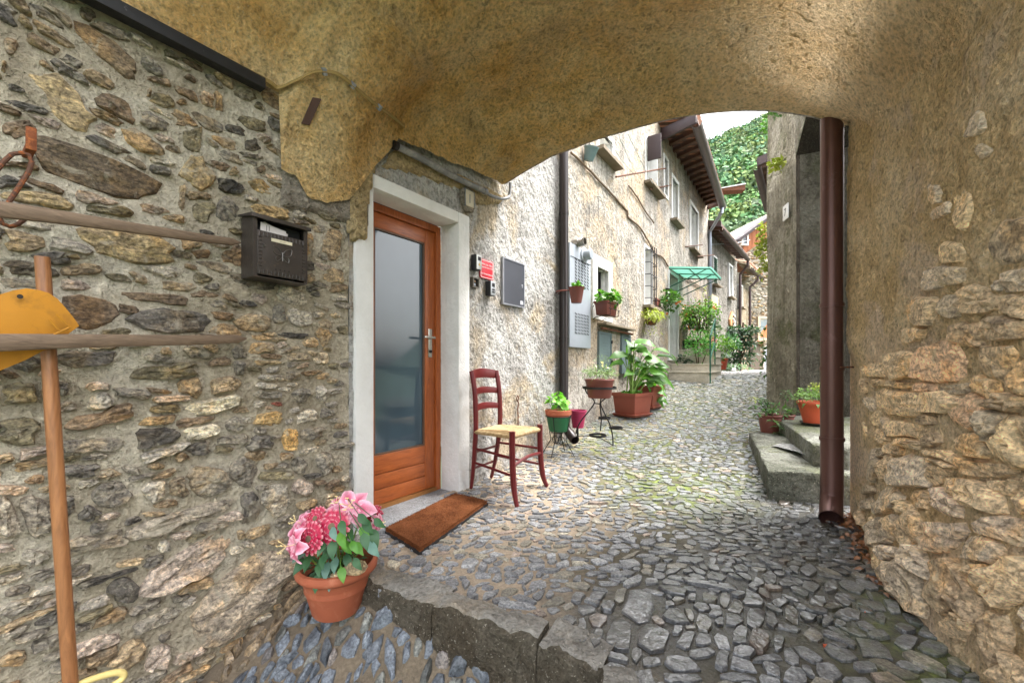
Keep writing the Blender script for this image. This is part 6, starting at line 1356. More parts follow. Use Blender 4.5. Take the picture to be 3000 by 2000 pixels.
sv = thing('snow_shovel', 'yellow bladed shovel standing upside down with brown wooden shaft against the stone wall', 'shovel', sb); mb = MB(); mb.tube([sa-sb, (sa-sb)*.5+Vector((0, 0, 0)), Vector((0, 0, 0))], [.0185, .0195, .0195], 16); part('shaft', mb, M_shaft, sv)
M_yel = simple('yellow_plastic', srgb(168,112,6), .75, 0, 12, .001, .15, 5, col2=srgb(120,82,14), mlo=.5, mhi=.7); M_yel2 = simple('pale_yellow_plastic', srgb(206,186,120), .5)
blade = [(182,748),(168,728),(150,706),(132,686),(112,673),(90,666),(60,662),(30,667),(0,676),(-40,690),(-80,712),(-120,745),(-120,905),(-60,880),(0,851),(60,826),(110,800),(150,772)]
cc_ = [wp(x*D_, y*D_, .185-.045*((y-662)/200)**1.0*0+.0) for x, y in blade]; cen = sum(cc_, Vector())/len(cc_)
V = []; rings = 6; nb_ = len(cc_); nO = Vector((FA.n[0], FA.n[1], 0))
for r_i in range(rings+1):
    f_ = 1-r_i/rings
    for p in cc_: V.append(cen+(p-cen)*f_+nO*(.005*(1-f_*f_))-sv.location)
fs_ = [(i*nb_+j, i*nb_+(j+1) % nb_, (i+1)*nb_+(j+1) % nb_, (i+1)*nb_+j) for i in range(rings) for j in range(nb_)]; mb = MB(); mb.add(V, fs_); mb.add([v-nO*.004 for v in V], [f[::-1] for f in fs_]); bl_ = part('blade', mb, M_yel, sv)
for pts in (((128,722),(160,752)),((112,733),(140,764)),((160,752),(124,768))): 
    mb = MB(); pa = [wp(x*D_, y*D_, .21) for x, y in pts]; mb.tube([p+nO*.004-sv.location for p in pa], .0035, 6); part('rib', mb, M_yel, bl_)
mb = MB(); p = wp(46*D_, 681*D_, .199); mb.lathe([(0, 0), (.007, 0)], n=10); 
th_ = p-sv.location; mb.v = [(th_.x+x*FA.a[0]+nO.x*.002, th_.y+x*FA.a[1]+nO.y*.002, th_.z+y) for x, y, z in mb.v]; part('hole', mb, simple('hole_dark', (.02, .015, .01), .9), bl_, smooth=False)
gp = cr([wp(*p, .17) for p in ((205, 2030), (240, 2000), (300, 1978), (345, 1968), (362, 1975), (352, 1992), (300, 2025))], 5); mb = MB(); mb.tube([p-sv.location for p in gp], .011, 10); part('grip', mb, M_yel2, sv)
hk = FA.thing('iron_hook', 'rusty iron wall hook with a bent rod loop round the upper pole', 'hook', FA.uv(78, 440, 0)[0], FA.uv(78, 440, 0)[2]); o = hk.location
q_ = FA.uv(78, 440, .0); mb = MB(); mb.box(-.012, .012, -.10, .02, -.03, -.012); mb.box(-.011, .013, -.105, -.09, -.03, .045); part('bracket', mb, simple('orange_rust', srgb(116,62,32), .9, 0, 60, .002, .3, 30, col2=srgb(160,92,44)), hk, bevel=.003)
pts = [(-40,425),(-15,400),(8,372),(28,354),(50,351),(66,356),(73,372),(66,395),(42,432),(20,465),(5,484),(-1,500),(6,514),(24,521),(42,515),(56,504),(66,497)]
mb = MB(); mb.tube([FA.pt(*FA.uv(x*D_, y*D_, .125)[:2], FA.uv(x*D_, y*D_, .125)[2]) for x, y in pts], .0065, 8)
mb2 = MB(); mb2.add([tuple(Matrix.Rotation(-FA.rz, 4, 'Z') @ (Vector(v)-o)) for v in mb.v], mb.f); part('bent_rod', mb2, M_rust, hk)

# ---- red chair ------------------------------------------------------
gch = float(gz(-.05, 3.19)); ch = thing('chair', 'red painted ladder back chair with woven straw seat', 'chair', (-.05, 3.19, 0)); f_ = Vector((.841, -.54, 0)); g_ = Vector((.54, .841, 0))
M_chair = simple('dark_red_paint', srgb(92,20,22), .38, 0, 40, .0004, .12, 8, col2=srgb(136,84,60), mlo=.68, mhi=.72)
n = N('woven_straw'); v = n.map((1, 1, 1)); n.out(n.ramp(n.noise(40, 5), [(.3, srgb(136,110,72)), (.7, srgb(186,162,120))]), .7); M_straw = n.m
def cp(f, g, z): p = f_*f+g_*g; w_ = Vector((p.x-.05, p.y+3.19, 0)); return Vector((p.x, p.y, z))
def gnd(f, g): p = f_*f+g_*g; return float(gz(p.x-.05, p.y+3.19))+.008
base = .035
def leg(pts, name, w_=.036, tp=.7, label=None):
    P_ = cr([cp(*p) for p in pts], 6); m_ = len(P_); rs = [w_/2*(1.12 if .3 < i/m_ < 1 else tp+(1.1-tp)*(i/m_)/.3) for i in range(m_)]; mb = MB(); mb.tube(P_, rs, 8); return part(name, mb, M_chair, ch, label=label)
for g in (-1, 1):
    leg([(-.235, .135*g, gnd(-.235, .135*g)), (-.20, .148*g, .22), (-.172, .160*g, .44), (-.165, .165*g, .60), (-.175, .165*g, .80), (-.205, .165*g, .955)], 'rear_leg')
    leg([(.245, .225*g, gnd(.245, .225*g)), (.215, .214*g, .12), (.198, .206*g, .26), (.192, .204*g, .40), (.192, .204*g, .53)], 'front_leg', .040, .75)
for zc_, hh_ in ((.925, .068), (.79, .045), (.665, .045)):
    V = []; k_ = 12; lean = -.165-.04*max(0, (zc_-.6)/.35)**1.5
    for i in range(k_+1):
        t = i/k_*2-1; bow = -.030*(1-t*t); arch = .018*(1-t*t)
        for (dy, dz) in ((-.007, -hh_/2+arch*.6), (.007, -hh_/2+arch*.6), (.007, hh_/2+arch), (-.007, hh_/2+arch)): V.append(cp(lean+bow+dy, .163*t, zc_+dz))
    mb = MB(); mb.add(V, [(i*4+j, i*4+(j+1) % 4, (i+1)*4+(j+1) % 4, (i+1)*4+j) for i in range(k_) for j in range(4)]+[(3, 2, 1, 0), (k_*4, k_*4+1, k_*4+2, k_*4+3)]); part('back_slat', mb, M_chair, ch, bevel=.003)
def rung(a, b, r=.010, bow=0): mb = MB(); A, B = cp(*a), cp(*b); mb.tube(cr([A, (A+B)/2+Vector((0, 0, bow)), B], 4), r, 8); part('stretcher', mb, M_chair, ch)
for g in (-1, 1):
    rung((-.185, .153*g, .36), (.195, .205*g, .34)); rung((-.20, .147*g, .25), (.203, .208*g, .215))
rung((-.19, -.15, .33), (-.19, .15, .33)); rung((-.21, -.14, .20), (-.21, .14, .20)); rung((.20, -.205, .285), (.20, .205, .305), .013, .02)
# straw seat: four triangular fields of cords
zs_ = .505; cs = [(-.165, -.165), (.19, -.205), (.19, .205), (-.165, .165)]; cx0 = (.02, 0); nc_ = 22
for e in range(4):
    a, b = cs[e], cs[(e+1) % 4]; mb = MB()
    for i in range(nc_):
        t0 = (i+.5)/nc_; pa = (a[0]+(cx0[0]-a[0])*t0, a[1]+(cx0[1]-a[1])*t0); pb = (b[0]+(cx0[0]-b[0])*t0, b[1]+(cx0[1]-b[1])*t0); z = zs_-.012*t0+random.random()*.002
        mb.tube([cp(pa[0], pa[1], z), cp(pb[0], pb[1], z)], .0042, 5)
    part('straw_weave', mb, M_straw, ch)
    mb = MB(); 
    for i in range(34): 
        t = (i+.5)/34; p = (a[0]+(b[0]-a[0])*t, a[1]+(b[1]-a[1])*t); dd_ = Vector((b[0]-a[0], b[1]-a[1])).normalized()*.0052; 
        V = []
        for k_ in range(7): 
            an = R(-100+k_*33); rad_ = .017; nx_ = (dd_.y, -dd_.x); l_ = math.hypot(*nx_); nx_ = (nx_[0]/l_, nx_[1]/l_); o_x, o_z = rad_*math.cos(an), rad_*.95*math.sin(an)
            for s_ in (-1, 1): V.append(cp(p[0]+nx_[0]*o_x+dd_.x*s_, p[1]+nx_[1]*o_x+dd_.y*s_, zs_-.014+o_z))
        mb.add(V, [(2*k_, 2*k_+1, 2*k_+3, 2*k_+2) for k_ in range(6)])
    part('straw_edge', mb, M_straw, ch, smooth=False)
mb = MB(); mb.prism([tuple(cp(c[0], c[1], 0)) for c in cs], (0, 0, zs_-.03), (0, 0, zs_-.012)); part('seat_base', mb, M_straw, ch, smooth=False)

# ---- plants and pots --------------------------------------------------
def pot_prof(rt, rb, h, rim=.02, rt_=.012): return [(0, 0), (rb, 0), (rb+(rt-rb)*.5, h*.5), (rt-rt_*.6, h-rim*1.3), (rt+.002, h-rim), (rt+rt_*.5, h-rim*.5), (rt+rt_*.2, h), (rt-.006, h+.001), (rt-.012, h-rim*.4), (rt-.02, h-.04)]
def pot(t, rt, rb, h, mat, rim=.02, base=(0, 0, 0), n_=36, saucer=None, soil=True, rt_=.012, nm='pot'):
    mb = MB(); mb.lathe(pot_prof(rt, rb, h, rim, rt_), base, n_); part(nm, mb, mat, t)
    if soil: mb = MB(); mb.lathe([(0, h-.035), (rt*.5, h-.03), (rt-.015, h-.037)], base, 20); part('soil', mb, M_soil, t)
    if saucer: mb = MB(); mb.lathe([(0, .002), (rb*1.1, .002), (rb*1.4, .02), (rb*1.45, .02), (rb*1.15, -.004), (0, -.004)], base, 30); part('saucer', mb, saucer, t)
def tuft(t, c, rad, n_, size, mat, name='foliage', up=.5, stem=None, aspect=.55, seed=0, curl=.4, squash=1, kind=None, heart=False, nseg=2):
    rg_ = random.Random(seed+int(abs(t.location.x*1000))); mb = MB()
    for i in range(n_):
        d = Vector((rg_.gauss(0, 1), rg_.gauss(0, 1), abs(rg_.gauss(0, 1))*up+rg_.gauss(0, .35))).normalized(); rr_ = rg_.random()**.4
        p = Vector(c)+Vector((d.x*rad[0], d.y*rad[1], d.z*rad[2]))*rr_; L = size*rg_.uniform(.6, 1.25)
        out_ = (d+Vector((rg_.gauss(0, .5), rg_.gauss(0, .5), rg_.gauss(0, .4)))).normalized(); nr = (Vector((0, 0, 1))+Vector((rg_.gauss(0, .5), rg_.gauss(0, .5), 0))+d*.4).normalized()
        if abs(out_.dot(nr)) > .97: nr = Vector((1, 0, .2))
        mb.leaf(p, out_, nr, L, L*aspect, curl, nseg, .2)
    random.seed(seed); return part(name, mb, mat, t, kind=kind)
def stems(t, c0, tips, r, mat=None, name='stem'):
    mb = MB()
    for p in tips: a = Vector(c0); b = Vector(p); mb.tube([a, a.lerp(b, .5)+Vector((0, 0, .03)), b], [r, r*.8, r*.5], 5)
    return part(name, mb, mat or M_stem, t)

# foreground clay pot with artificial flowers
pb = Vector((-.796, 1.865, float(lz(-.796, 1.865))+.015)); fp = thing('flower_pot', 'clay pot of pink lilies and gerberas at the foot of the stone wall', 'flower pot', pb)
mb = MB(); mb.lathe([(0, 0), (.105, 0), (.112, .01), (.150, .155), (.160, .185), (.172, .188), (.184, .200), (.186, .216), (.178, .232), (.166, .236), (.158, .225), (.150, .17), (.145, .12)], (0, 0, 0), 56); part('pot', mb, M_clay, fp)
mb = MB(); mb.lathe([(0, .165), (.08, .17), (.15, .16)], (0, 0, 0), 24); part('soil', mb, M_soil, fp)
M_lf1 = leafmat('silk_leaf_dark_green', (.035,.10,.045), (.07,.17,.07), rough=.4); M_lf2 = leafmat('silk_leaf_blue_green', (.10,.22,.19), (.2,.34,.28), rough=.4); M_lf3 = leafmat('silk_leaf_bright', (.08,.24,.03), (.16,.36,.06))
fp.scale = (.94, .94, .94)
def camw(u, v, Y): return (P(u, v, Y-.13)-pb)/.94
rg_ = random.Random(12)
lv = [(900,1640),(925,1700),(960,1705),(985,1650),(1010,1600),(1030,1560),(940,1600),(970,1560),(1000,1540),(1050,1600),(1020,1640),(1045,1650),(930,1560),(900,1600),(1065,1560),(1080,1530),(1100,1560),(1090,1600),(960,1620),(1000,1680),(930,1660),(1060,1520),(880,1610),(975,1600),(1035,1600),(1075,1575),(905,1570),(955,1665),(1110,1530),(1000,1570),(880,1650),(945,1635)]
for i, (u, v) in enumerate(lv):
    tip = camw(u, v, 1.86-.10*rg_.random()); root = Vector((tip.x*.45, tip.y*.45, tip.z+.02+.05*rg_.random())); d = tip-root
    if d.length < .02: continue
    d.normalize(); st0 = tip-d*.035; mb = MB(); L = rg_.uniform(.062, .088); nr = (Vector((0, -1, .5))+Vector((rg_.uniform(-.5, .5), 0, rg_.uniform(-.3, .3)))).normalized()
    mb.leaf(st0, d+Vector((rg_.uniform(-.3, .3), 0, -.25)), nr, L, L*.55, .35, 6, .18); mb.tube([root, st0], .002, 5); part('leaf', mb, (M_lf1, M_lf1, M_lf2, M_lf1, M_lf3)[i % 5] if i != 3 else M_lf2, fp)
tuft(fp, (0, 0, .20), (.12, .12, .10), 90, .06, M_lf1, 'inner_foliage', seed=3)
n = N('gerbera_petal'); n.out(n.mix(1.0, n.attr(), n.ramp(n.noise(90, 3), [(.3, (.8, .8, .8)), (.7, (1.15, 1.15, 1.15))]), 'MULTIPLY'), .5); M_petal = n.m; M_core = simple('gerbera_core', srgb(112,96,76), .9, 0, 200, .002)
def gerbera(c, nr, r):
    c = Vector(c); nr = Vector(nr).normalized(); x = nr.cross(Vector((0, 0, 1))).normalized(); y = nr.cross(x); V, Fc_, Cc = [], [], []
    for ring, (n_, rr, tilt) in enumerate(((17, 1.0, .10), (13, .70, .3), (9, .42, .6))):
        for i in range(n_):
            a = 2*math.pi*(i+.5*ring)/n_+rg_.uniform(-.1, .1); d = (x*math.cos(a)+y*math.sin(a)); sdv = nr.cross(d); L = r*rr*rg_.uniform(.9, 1.08); b0 = len(V)
            for t, w_ in ((.2, .05), (.5, .135), (.8, .15), (.97, .07)):
                p = c+d*L*t+nr*(L*t*tilt*.5-.35*t*t*L*(.5 if ring == 0 else .1)); ww_ = r*w_; V += [p+sdv*ww_, p+nr*.004, p-sdv*ww_]
                cl = np.array(srgb(222,150,158) if (t < .35 or (t > .9)) else srgb(182,18,66)); 
                if t == .5 and i % 3: cl = np.array(srgb(206,78,104))
                Cc += [cl, cl*.8, cl]
            for k_ in range(3): q0 = b0+3*k_; Fc_ += [(q0, q0+1, q0+4, q0+3), (q0+1, q0+2, q0+5, q0+4)]
    mb = MB(); mb.add(V, Fc_); me = mb.mesh('gerbera', M_petal, True, 0, None); setcol(me, np.array(Cc)); o_ = link('gerbera', me, fp)
    mb = MB(); mb.lathe([(r*.22, 0), (r*.2, r*.1), (r*.1, r*.14), (0, r*.12)], n=14); q = nr.to_track_quat('Z', 'Y'); mb.v = [tuple(q @ Vector(v)+c) for v in mb.v]; part('flower_centre', mb, M_core, o_)
    mb = MB(); mb.tube([c-nr*.005, c*.5+Vector((0, 0, .05)), Vector((0, 0, .16))], .003, 5); part('stem', mb, M_stem, o_)
def lily(c, nr, r, seed):
    c = Vector(c); nr = Vector(nr).normalized(); x = nr.cross(Vector((0, 0, 1))).normalized(); y = nr.cross(x); V, Fc_, Cc = [], [], []; rl = random.Random(seed)
    for i in range(6):
        a = 2*math.pi*i/6+rl.uniform(-.1, .1); d = (x*math.cos(a)+y*math.sin(a)); sdv = nr.cross(d); L = r*(1.0 if i % 2 else .9)*rl.uniform(.9, 1.1); b0 = len(V); K_ = 8
        for k_ in range(K_+1):
            t = k_/K_; w_ = L*.30*math.sin(math.pi*min(1, t*.93+.07))**.8; th = 1.25-1.75*t; p = c+d*(L*(t*.85))+nr*L*(.55*t-.75*t*t); wv = .05*L*math.sin(t*16+i)
            V += [p+sdv*w_+nr*wv, p+sdv*w_*.5-nr*.01*L, p-nr*.04*L, p-sdv*w_*.5-nr*.01*L, p-sdv*w_-nr*wv]
            e_, m_, c_c = np.array(srgb(238,190,204)), np.array(srgb(214,110,140)), np.array(srgb(172,16,74)); fd = 1-abs(t-.45)*1.2
            mid = c_c*max(0, fd)+e_*(1-max(0, fd)); Cc += [e_, m_*max(0, fd)+e_*(1-max(0, fd)), mid, m_*max(0, fd)+e_*(1-max(0, fd)), e_]
        for k_ in range(K_):
            for j in range(4): q0 = b0+5*k_+j; Fc_.append((q0, q0+1, q0+6, q0+5))
    mb = MB(); mb.add(V, Fc_); me = mb.mesh('lily', M_petal, True, 0, None); setcol(me, np.array(Cc)); o_ = link('lily', me, fp)
    mb = MB(); 
    for i in range(5): a = 2*math.pi*i/5; e = c+nr*r*.55+(x*math.cos(a)+y*math.sin(a))*r*.22; mb.tube([c, c+nr*r*.3, e], .0016, 4); mb.tube([e-x*.008, e+x*.008], .0028, 5)
    part('stamen', mb, M_flY, o_); mb = MB(); mb.tube([c-nr*.01, c*.5+Vector((0, 0, .06)), Vector((0, 0, .16))], .004, 5); part('stem', mb, M_stem, o_)
z6 = lambda x, y: (780+x/3.564, 1420+y/3.564)
gerbera(camw(*z6(690, 435), 1.84), (-.1, -1, .35), .082); gerbera(camw(*z6(450, 560), 1.80), (-.35, -1, .25), .074); gerbera(camw(*z6(515, 350), 1.92), (-.2, -.8, .5), .062)
lily(camw(*z6(900, 240), 1.92), (.0, -.9, .6), .125, 3); lily(camw(*z6(300, 620), 1.78), (-.7, -.8, .1), .115, 8); lily(camw(*z6(360, 400), 1.95), (-.6, -.6, .6), .085, 15); lily(camw(*z6(1010, 280), 1.98), (.6, -.6, .5), .09, 21); lily(camw(*z6(760, 230), 1.99), (-.1, -.5, .8), .095, 26)
gerbera(camw(*z6(1130, 300), 1.98), (.6, -.8, .3), .045)
lily(camw(*z6(1160, 400), 1.95), (.9, -.5, 0), .06, 33)
for i, (u, v, rr) in enumerate(((z6(740, 960)[0], z6(0, 960)[1], .024), (z6(930, 860)[0], z6(0, 860)[1], .034))):
    mb = MB(); 
    bmx = bmesh.new(); bmesh.ops.create_icosphere(bmx, subdivisions=2, radius=rr); 
    for v_ in bmx.verts: v_.co *= 1+.35*mn.noise(v_.co*40+Vector((i*5, 0, 0))); v_.co.x *= 1.4
    c_ = camw(u, v, 1.87); mb.add([tuple(v_.co+c_) for v_ in bmx.verts], [tuple(x.index for x in f.verts) for f in bmx.faces]); bmx.free(); part('pebble', mb, M_wallstone, fp, col=PAL['t'] if i else PAL['pk'])

# ---- downpipes near
pbL = P(1652, 1240, 4.43); top = P(1652, -150, 4.43)
zb_ = float(gz(.6, 4.3))+.06
pipe('downpipe', 'tall dark brown downpipe at the cream house corner, its mouth near the cobbles', [Vector((pbL.x, pbL.y, 4.8)), Vector((pbL.x, pbL.y, 3.0)), Vector((pbL.x, pbL.y, 1.2)), Vector((pbL.x, pbL.y, zb_+.22)), Vector((pbL.x+.02, pbL.y-.03, zb_+.12)), Vector((pbL.x+.085, pbL.y-.12, zb_+.03)), Vector((pbL.x+.10, pbL.y-.15, zb_+.015))], .048, M_brownpipe, n=24, collars=(1.2, 1.95, 2.35, 2.8), open_end=True)
m_ = simple('black_hollow', (.01, .01, .01), .9)
pr_ = P(2437, 1100, 2.74); M_rpipe = simple('copper_brown_pipe', srgb(92,64,58), .38, .5, 30, .001, .12, 4, col2=srgb(120,92,92), mlo=.6, mhi=.8)
zr_ = float(gz(2.1, 2.6))-.03; rp_ = pipe('downpipe', 'thick reddish brown downpipe at the right passage corner above wet cobbles', [Vector((pr_.x, pr_.y, 4.5)), Vector((pr_.x, pr_.y, 1.6)), Vector((pr_.x, pr_.y, .6)), Vector((pr_.x, pr_.y, zr_+.21)), Vector((pr_.x-.012, pr_.y-.012, zr_+.16)), Vector((pr_.x-.06, pr_.y-.07, zr_+.10)), Vector((pr_.x-.10, pr_.y-.12, zr_+.075))], .064, M_rpipe, n=30, collars=(1.62, 2.2, 1.2), open_end=True)
mb = MB(); mb.tube([Vector((.06, 0, .97+.0)), Vector((.16, .02, .97))], .006, 6); part('wall_pin', mb, M_rust, rp_)

# ---- wall pot on the downpipe
c_ = P(*Z5(232, 490), 4.25); wp_ = thing('wall_pot', 'half round brown plastic pot strapped to the dark downpipe', 'flower pot', c_); 
mb = MB(); mb.lathe([(0, 0), (.052, 0), (.062, .05), (.078, .15), (.086, .165), (.080, .165), (.070, .14)], n=30, sx=1.0, sy=.8); part('pot', mb, M_terr2, wp_)
mb = MB(); mb.lathe([(0, .145), (.072, .145)], n=20, sy=.8); part('soil', mb, M_soil, wp_)
mb = MB(); mb.tube([(-.05, .02, .135), (-.12, .04, .14), (-.19, .10, .14), (-.19, .24, .14), (-.08, .25, .14)], .009, 6); part('strap', mb, M_terr2, wp_)
for i, (a, l_) in enumerate(((20, .09), (75, .08), (140, .085), (200, .07), (300, .08), (250, .06), (45, .10), (110, .06))):
    mb = MB(); d = Vector((math.cos(R(a)), math.sin(R(a)), .6)); mb.leaf((0, 0, .15), d, (0, -.3, 1), l_*1.2, l_*.75, .3, 5, .15); mb.leaf((.01, 0, .16), (d.y, d.x, 1.2), (0, -1, .3), l_*.8, l_*.5, .3, 4, .15); part('leaf', mb, M_leafA, wp_)
tuft(wp_, (.01, 0, .17), (.05, .05, .05), 30, .05, M_leafA, 'inner_foliage', seed=2)

# flower box on the barred window
def trough(t, L, Wt, Hh, mat, taper=.82, base=(0, 0, 0), nm='trough', lip=True):
    x, y, z = base; mb = MB(); a, b = L/2, Wt/2; mb.hexa([(x-a*taper, y-b*taper, z), (x+a*taper, y-b*taper, z), (x+a*taper, y+b*taper, z), (x-a*taper, y+b*taper, z), (x-a, y-b, z+Hh), (x+a, y-b, z+Hh), (x+a, y+b, z+Hh), (x-a, y+b, z+Hh)]); 
    mb.f.pop(1+0) if False else None
    o_ = part(nm, mb, mat, t, bevel=.006)
    if lip:
        mb = MB(); e = .012; h2 = Hh*.1
        for (x0, x1, y0, y1) in ((-a-e, a+e, -b-e, -b+.004), (-a-e, a+e, b-.004, b+e), (-a-e, -a+.004, -b+.004, b-.004), (a-.004, a+e, -b+.004, b-.004)): mb.box(x+x0, x+x1, y+y0, y+y1, z+Hh-h2*.6, z+Hh+h2)
        part('rim', mb, mat, t, smooth=False)
    mb = MB(); mb.box(x-a+.008, x+a-.008, y-b+.008, y+b-.008, z+Hh-.01, z+Hh+.006); part('soil', mb, M_soil, t, smooth=False)
fb = thing('flower_box', 'brown plastic window box with bright green plant hooked on the barred window', 'flower box', P(*Z5(472, 588), 5.05), FB.rz-.0)
trough(fb, .34, .16, .15, M_terr2, .85, (0, .02, 0)); mb = MB(); 
for x in (-.13, .13): mb.tube([(x, .14, .10), (x, .10, .17), (x, -.08, .17), (x, -.085, .0), (x, .10, -.02), (x, .14, -.05)], .005, 5)
mb.tube([(-.17, -.088, .07), (.17, -.088, .07)], .005, 5); part('wire_bracket', mb, M_iron, fb)
tuft(fb, (-.08, 0, .20), (.12, .10, .08), 90, .065, M_leafA, seed=5, aspect=.9); tuft(fb, (.12, -.02, .21), (.10, .09, .11), 90, .065, M_leafA, 'foliage', seed=6, aspect=.9)
tuft(fb, (0, -.05, .20), (.16, .06, .04), 14, .03, M_flY, 'blossom', seed=8, aspect=.9)
fb2 = thing('flower_box', 'tilted brown window box on the tall barred window trailing leaves with orange blooms', 'flower box', P(*Z5(832, 552), 7.5), FB.rz); trough(fb2, .34, .2, .18, M_terr2, .8, (0, 0, 0)); fb2.rotation_euler = (R(-12), R(0), FB.rz)
mb = MB(); mb.tube([(-.18, .2, .12), (-.18, -.1, .05), (.18, -.1, .05), (.18, .2, .12)], .007, 5); part('wire_bracket', mb, M_iron, fb2)
tuft(fb2, (.30, -.22, .12), (.34, .22, .24), 260, .07, M_leafB, seed=11, aspect=.8); tuft(fb2, (.35, -.3, .0), (.26, .2, .22), 12, .055, M_flR, 'blossom', seed=12, aspect=.9)
yp = thing('hanging_plant', 'straggly yellowish hanging plant below the tall barred window', 'plant', FB.world(FB.uv(*Z5(805, 625), .15))); tuft(yp, (0, 0, .06), (.20, .14, .13), 260, .09, M_leafY, seed=14, aspect=.22, curl=.9); tuft(yp, (0, -.02, -.22), (.15, .10, .22), 60, .05, M_leafY, 'trailing_shoots', seed=15, aspect=.3)
mb = MB(); mb.lathe([(0, -.08), (.07, -.07), (.10, .02), (.09, .02), (.06, -.06)], n=14); part('basket', mb, M_rust, yp)

# green pot on wire stand, pink pot
zg = lambda x, y: (1580+x/4.752, 1050+y/4.752)
c_ = P(*zg(268, 1420), 3.98); gzz = float(gz(c_.x, 4.1)); Yg_ = 4.02; cc = P(*zg(265, 800), Yg_)
gp_ = thing('plant_pot', 'green plastic pot with clay pot inside on a black wire stand', 'flower pot', (cc.x, cc.y, gzz)); H0 = P(*zg(265, 1005), Yg_).z-gzz
mb = MB(); mb.lathe([(0, H0), (.088, H0), (.095, H0+.02), (.118, H0+.14), (.112, H0+.14), (.085, H0+.02)], n=34); part('outer_pot', mb, simple('green_plastic', srgb(20,86,50), .4), gp_)
mb = MB(); mb.lathe([(.095, H0+.11), (.112, H0+.15), (.128, H0+.165), (.130, H0+.205), (.120, H0+.207), (.110, H0+.18)], n=34); part('inner_pot', mb, M_clay, gp_); mb = MB(); mb.lathe([(0, H0+.185), (.112, H0+.185)], n=20); part('soil', mb, M_soil, gp_)
mb = MB(); 
for r_, z in ((.125, H0+.145), (.07, H0-.01)): mb.tube([(r_*math.cos(a*.314), r_*math.sin(a*.314), z) for a in range(20)], .004, 5, closed=True)
for a in (-120, -30, 60, 150):
    ca_, sa_ = math.cos(R(a)), math.sin(R(a)); mb.tube([(ca_*.125, sa_*.125, H0+.145), (ca_*.095, sa_*.095, H0+.0), (ca_*.08, sa_*.08, H0*.62), (ca_*.17, sa_*.17, .0)], .004, 5); c2_ = Vector((ca_*.03, sa_*.03, H0*.62)); mb.tube([(c2_.x+.035*math.cos(k_*.63)*ca_, c2_.y+.035*math.cos(k_*.63)*sa_, c2_.z+.035*math.sin(k_*.63)) for k_ in range(10)], .003, 5, closed=True)
part('wire_stand', mb, M_iron, gp_); tuft(gp_, (-.01, 0, H0+.27), (.09, .08, .09), 90, .055, leafmat('light_green_leaf', (.12,.34,.03), (.25,.55,.08)), seed=21, aspect=1.0); stems(gp_, (0, 0, H0+.18), [(-.08, 0, H0+.33), (.0, .02, H0+.38), (.06, -.02, H0+.32), (.09, 0, H0+.28)], .003)
cc = P(*zg(540, 960), 4.55); pk = thing('plant_pot', 'empty magenta plastic pot behind the dark downpipe', 'flower pot', (cc.x, cc.y, cc.z)); mb = MB(); mb.lathe([(0, 0), (.06, 0), (.088, .17), (.096, .175), (.096, .195), (.086, .195), (.058, .02)], n=30); part('pot', mb, simple('magenta_plastic', srgb(150,36,76), .45), pk)
mb = MB(); mb.tube([(0, .03, 0), (0, .03, cc.z*-1+float(gz(cc.x, cc.y)))], .01, 6); part('support', mb, M_iron, pk)

# tall iron plant stand with bowl planter
Ys = 4.05; cb_ = P(*zg(838, 545), Ys); gs_ = float(gz(cb_.x, cb_.y)); ps = thing('plant_stand', 'tall black iron plant stand with curved legs and three small rings', 'plant stand', (cb_.x, cb_.y, gs_)); hz = lambda y: P(*zg(838, y), Ys).z-gs_
xz = lambda x, y, yo=0: ((x-838)/4.752/F*Ys, yo, hz(y))
mb = MB(); mb.lathe([(.165, hz(420)), (.165, hz(390)), (.160, hz(390)), (.160, hz(420)), (.165, hz(420))], n=36); part('ring', mb, M_iron, ps)
LG = [[(640, 395, 0), (655, 470, .0), (745, 560, 0), (765, 620, 0), (700, 720, 0), (600, 850, .02), (540, 960, .03), (520, 1055, .04)], [(985, 430, -.02), (950, 520, -.02), (865, 590, -.02), (850, 640, -.02), (900, 770, -.05), (955, 900, -.08), (985, 1050, -.1), (985, 1172, -.12)], [(900, 395, .12), (880, 520, .04), (855, 620, .03), (870, 720, .06), (895, 850, .1), (900, 1040, .16)]]
for L_ in LG: mb = MB(); mb.tube(cr([xz(*p) for p in L_], 4), .0065, 7); part('leg', mb, M_iron, ps)
mb = MB(); mb.tube([xz(765, 622), xz(850, 632)], .006, 6); part('crossbar', mb, M_iron, ps); mb = MB(); mb.tube([xz(525, 1095, .04), xz(700, 1075, 0), xz(850, 1100, -.05), xz(985, 1172, -.12)], .004, 5); part('crossbar', mb, M_iron, ps)
for x, y, r_, yo in ((918, 830, .060, .03), (1030, 940, .064, -.10), (798, 1055, .085, -.05)):
    c0 = Vector(xz(x, y, yo)); mb = MB(); mb.lathe([(r_, .01), (r_, -.01), (r_-.006, -.01), (r_-.006, .01), (r_, .01)], tuple(c0), 30); part('pot_ring', mb, M_iron, ps)
bp = thing('planter_bowl', 'brown bowl planter with wispy plant and pale flowers in the tall iron stand', 'flower pot', (cb_.x, cb_.y, gs_+hz(545))); mb = MB(); mb.lathe([(0, 0), (.108, 0), (.115, .02), (.128, .12), (.140, .165), (.146, .175), (.142, .185), (.13, .18), (.12, .12)], n=36); part('pot', mb, M_terr2, bp); mb = MB(); mb.lathe([(0, .16), (.13, .16)], n=20); part('soil', mb, M_soil, bp)
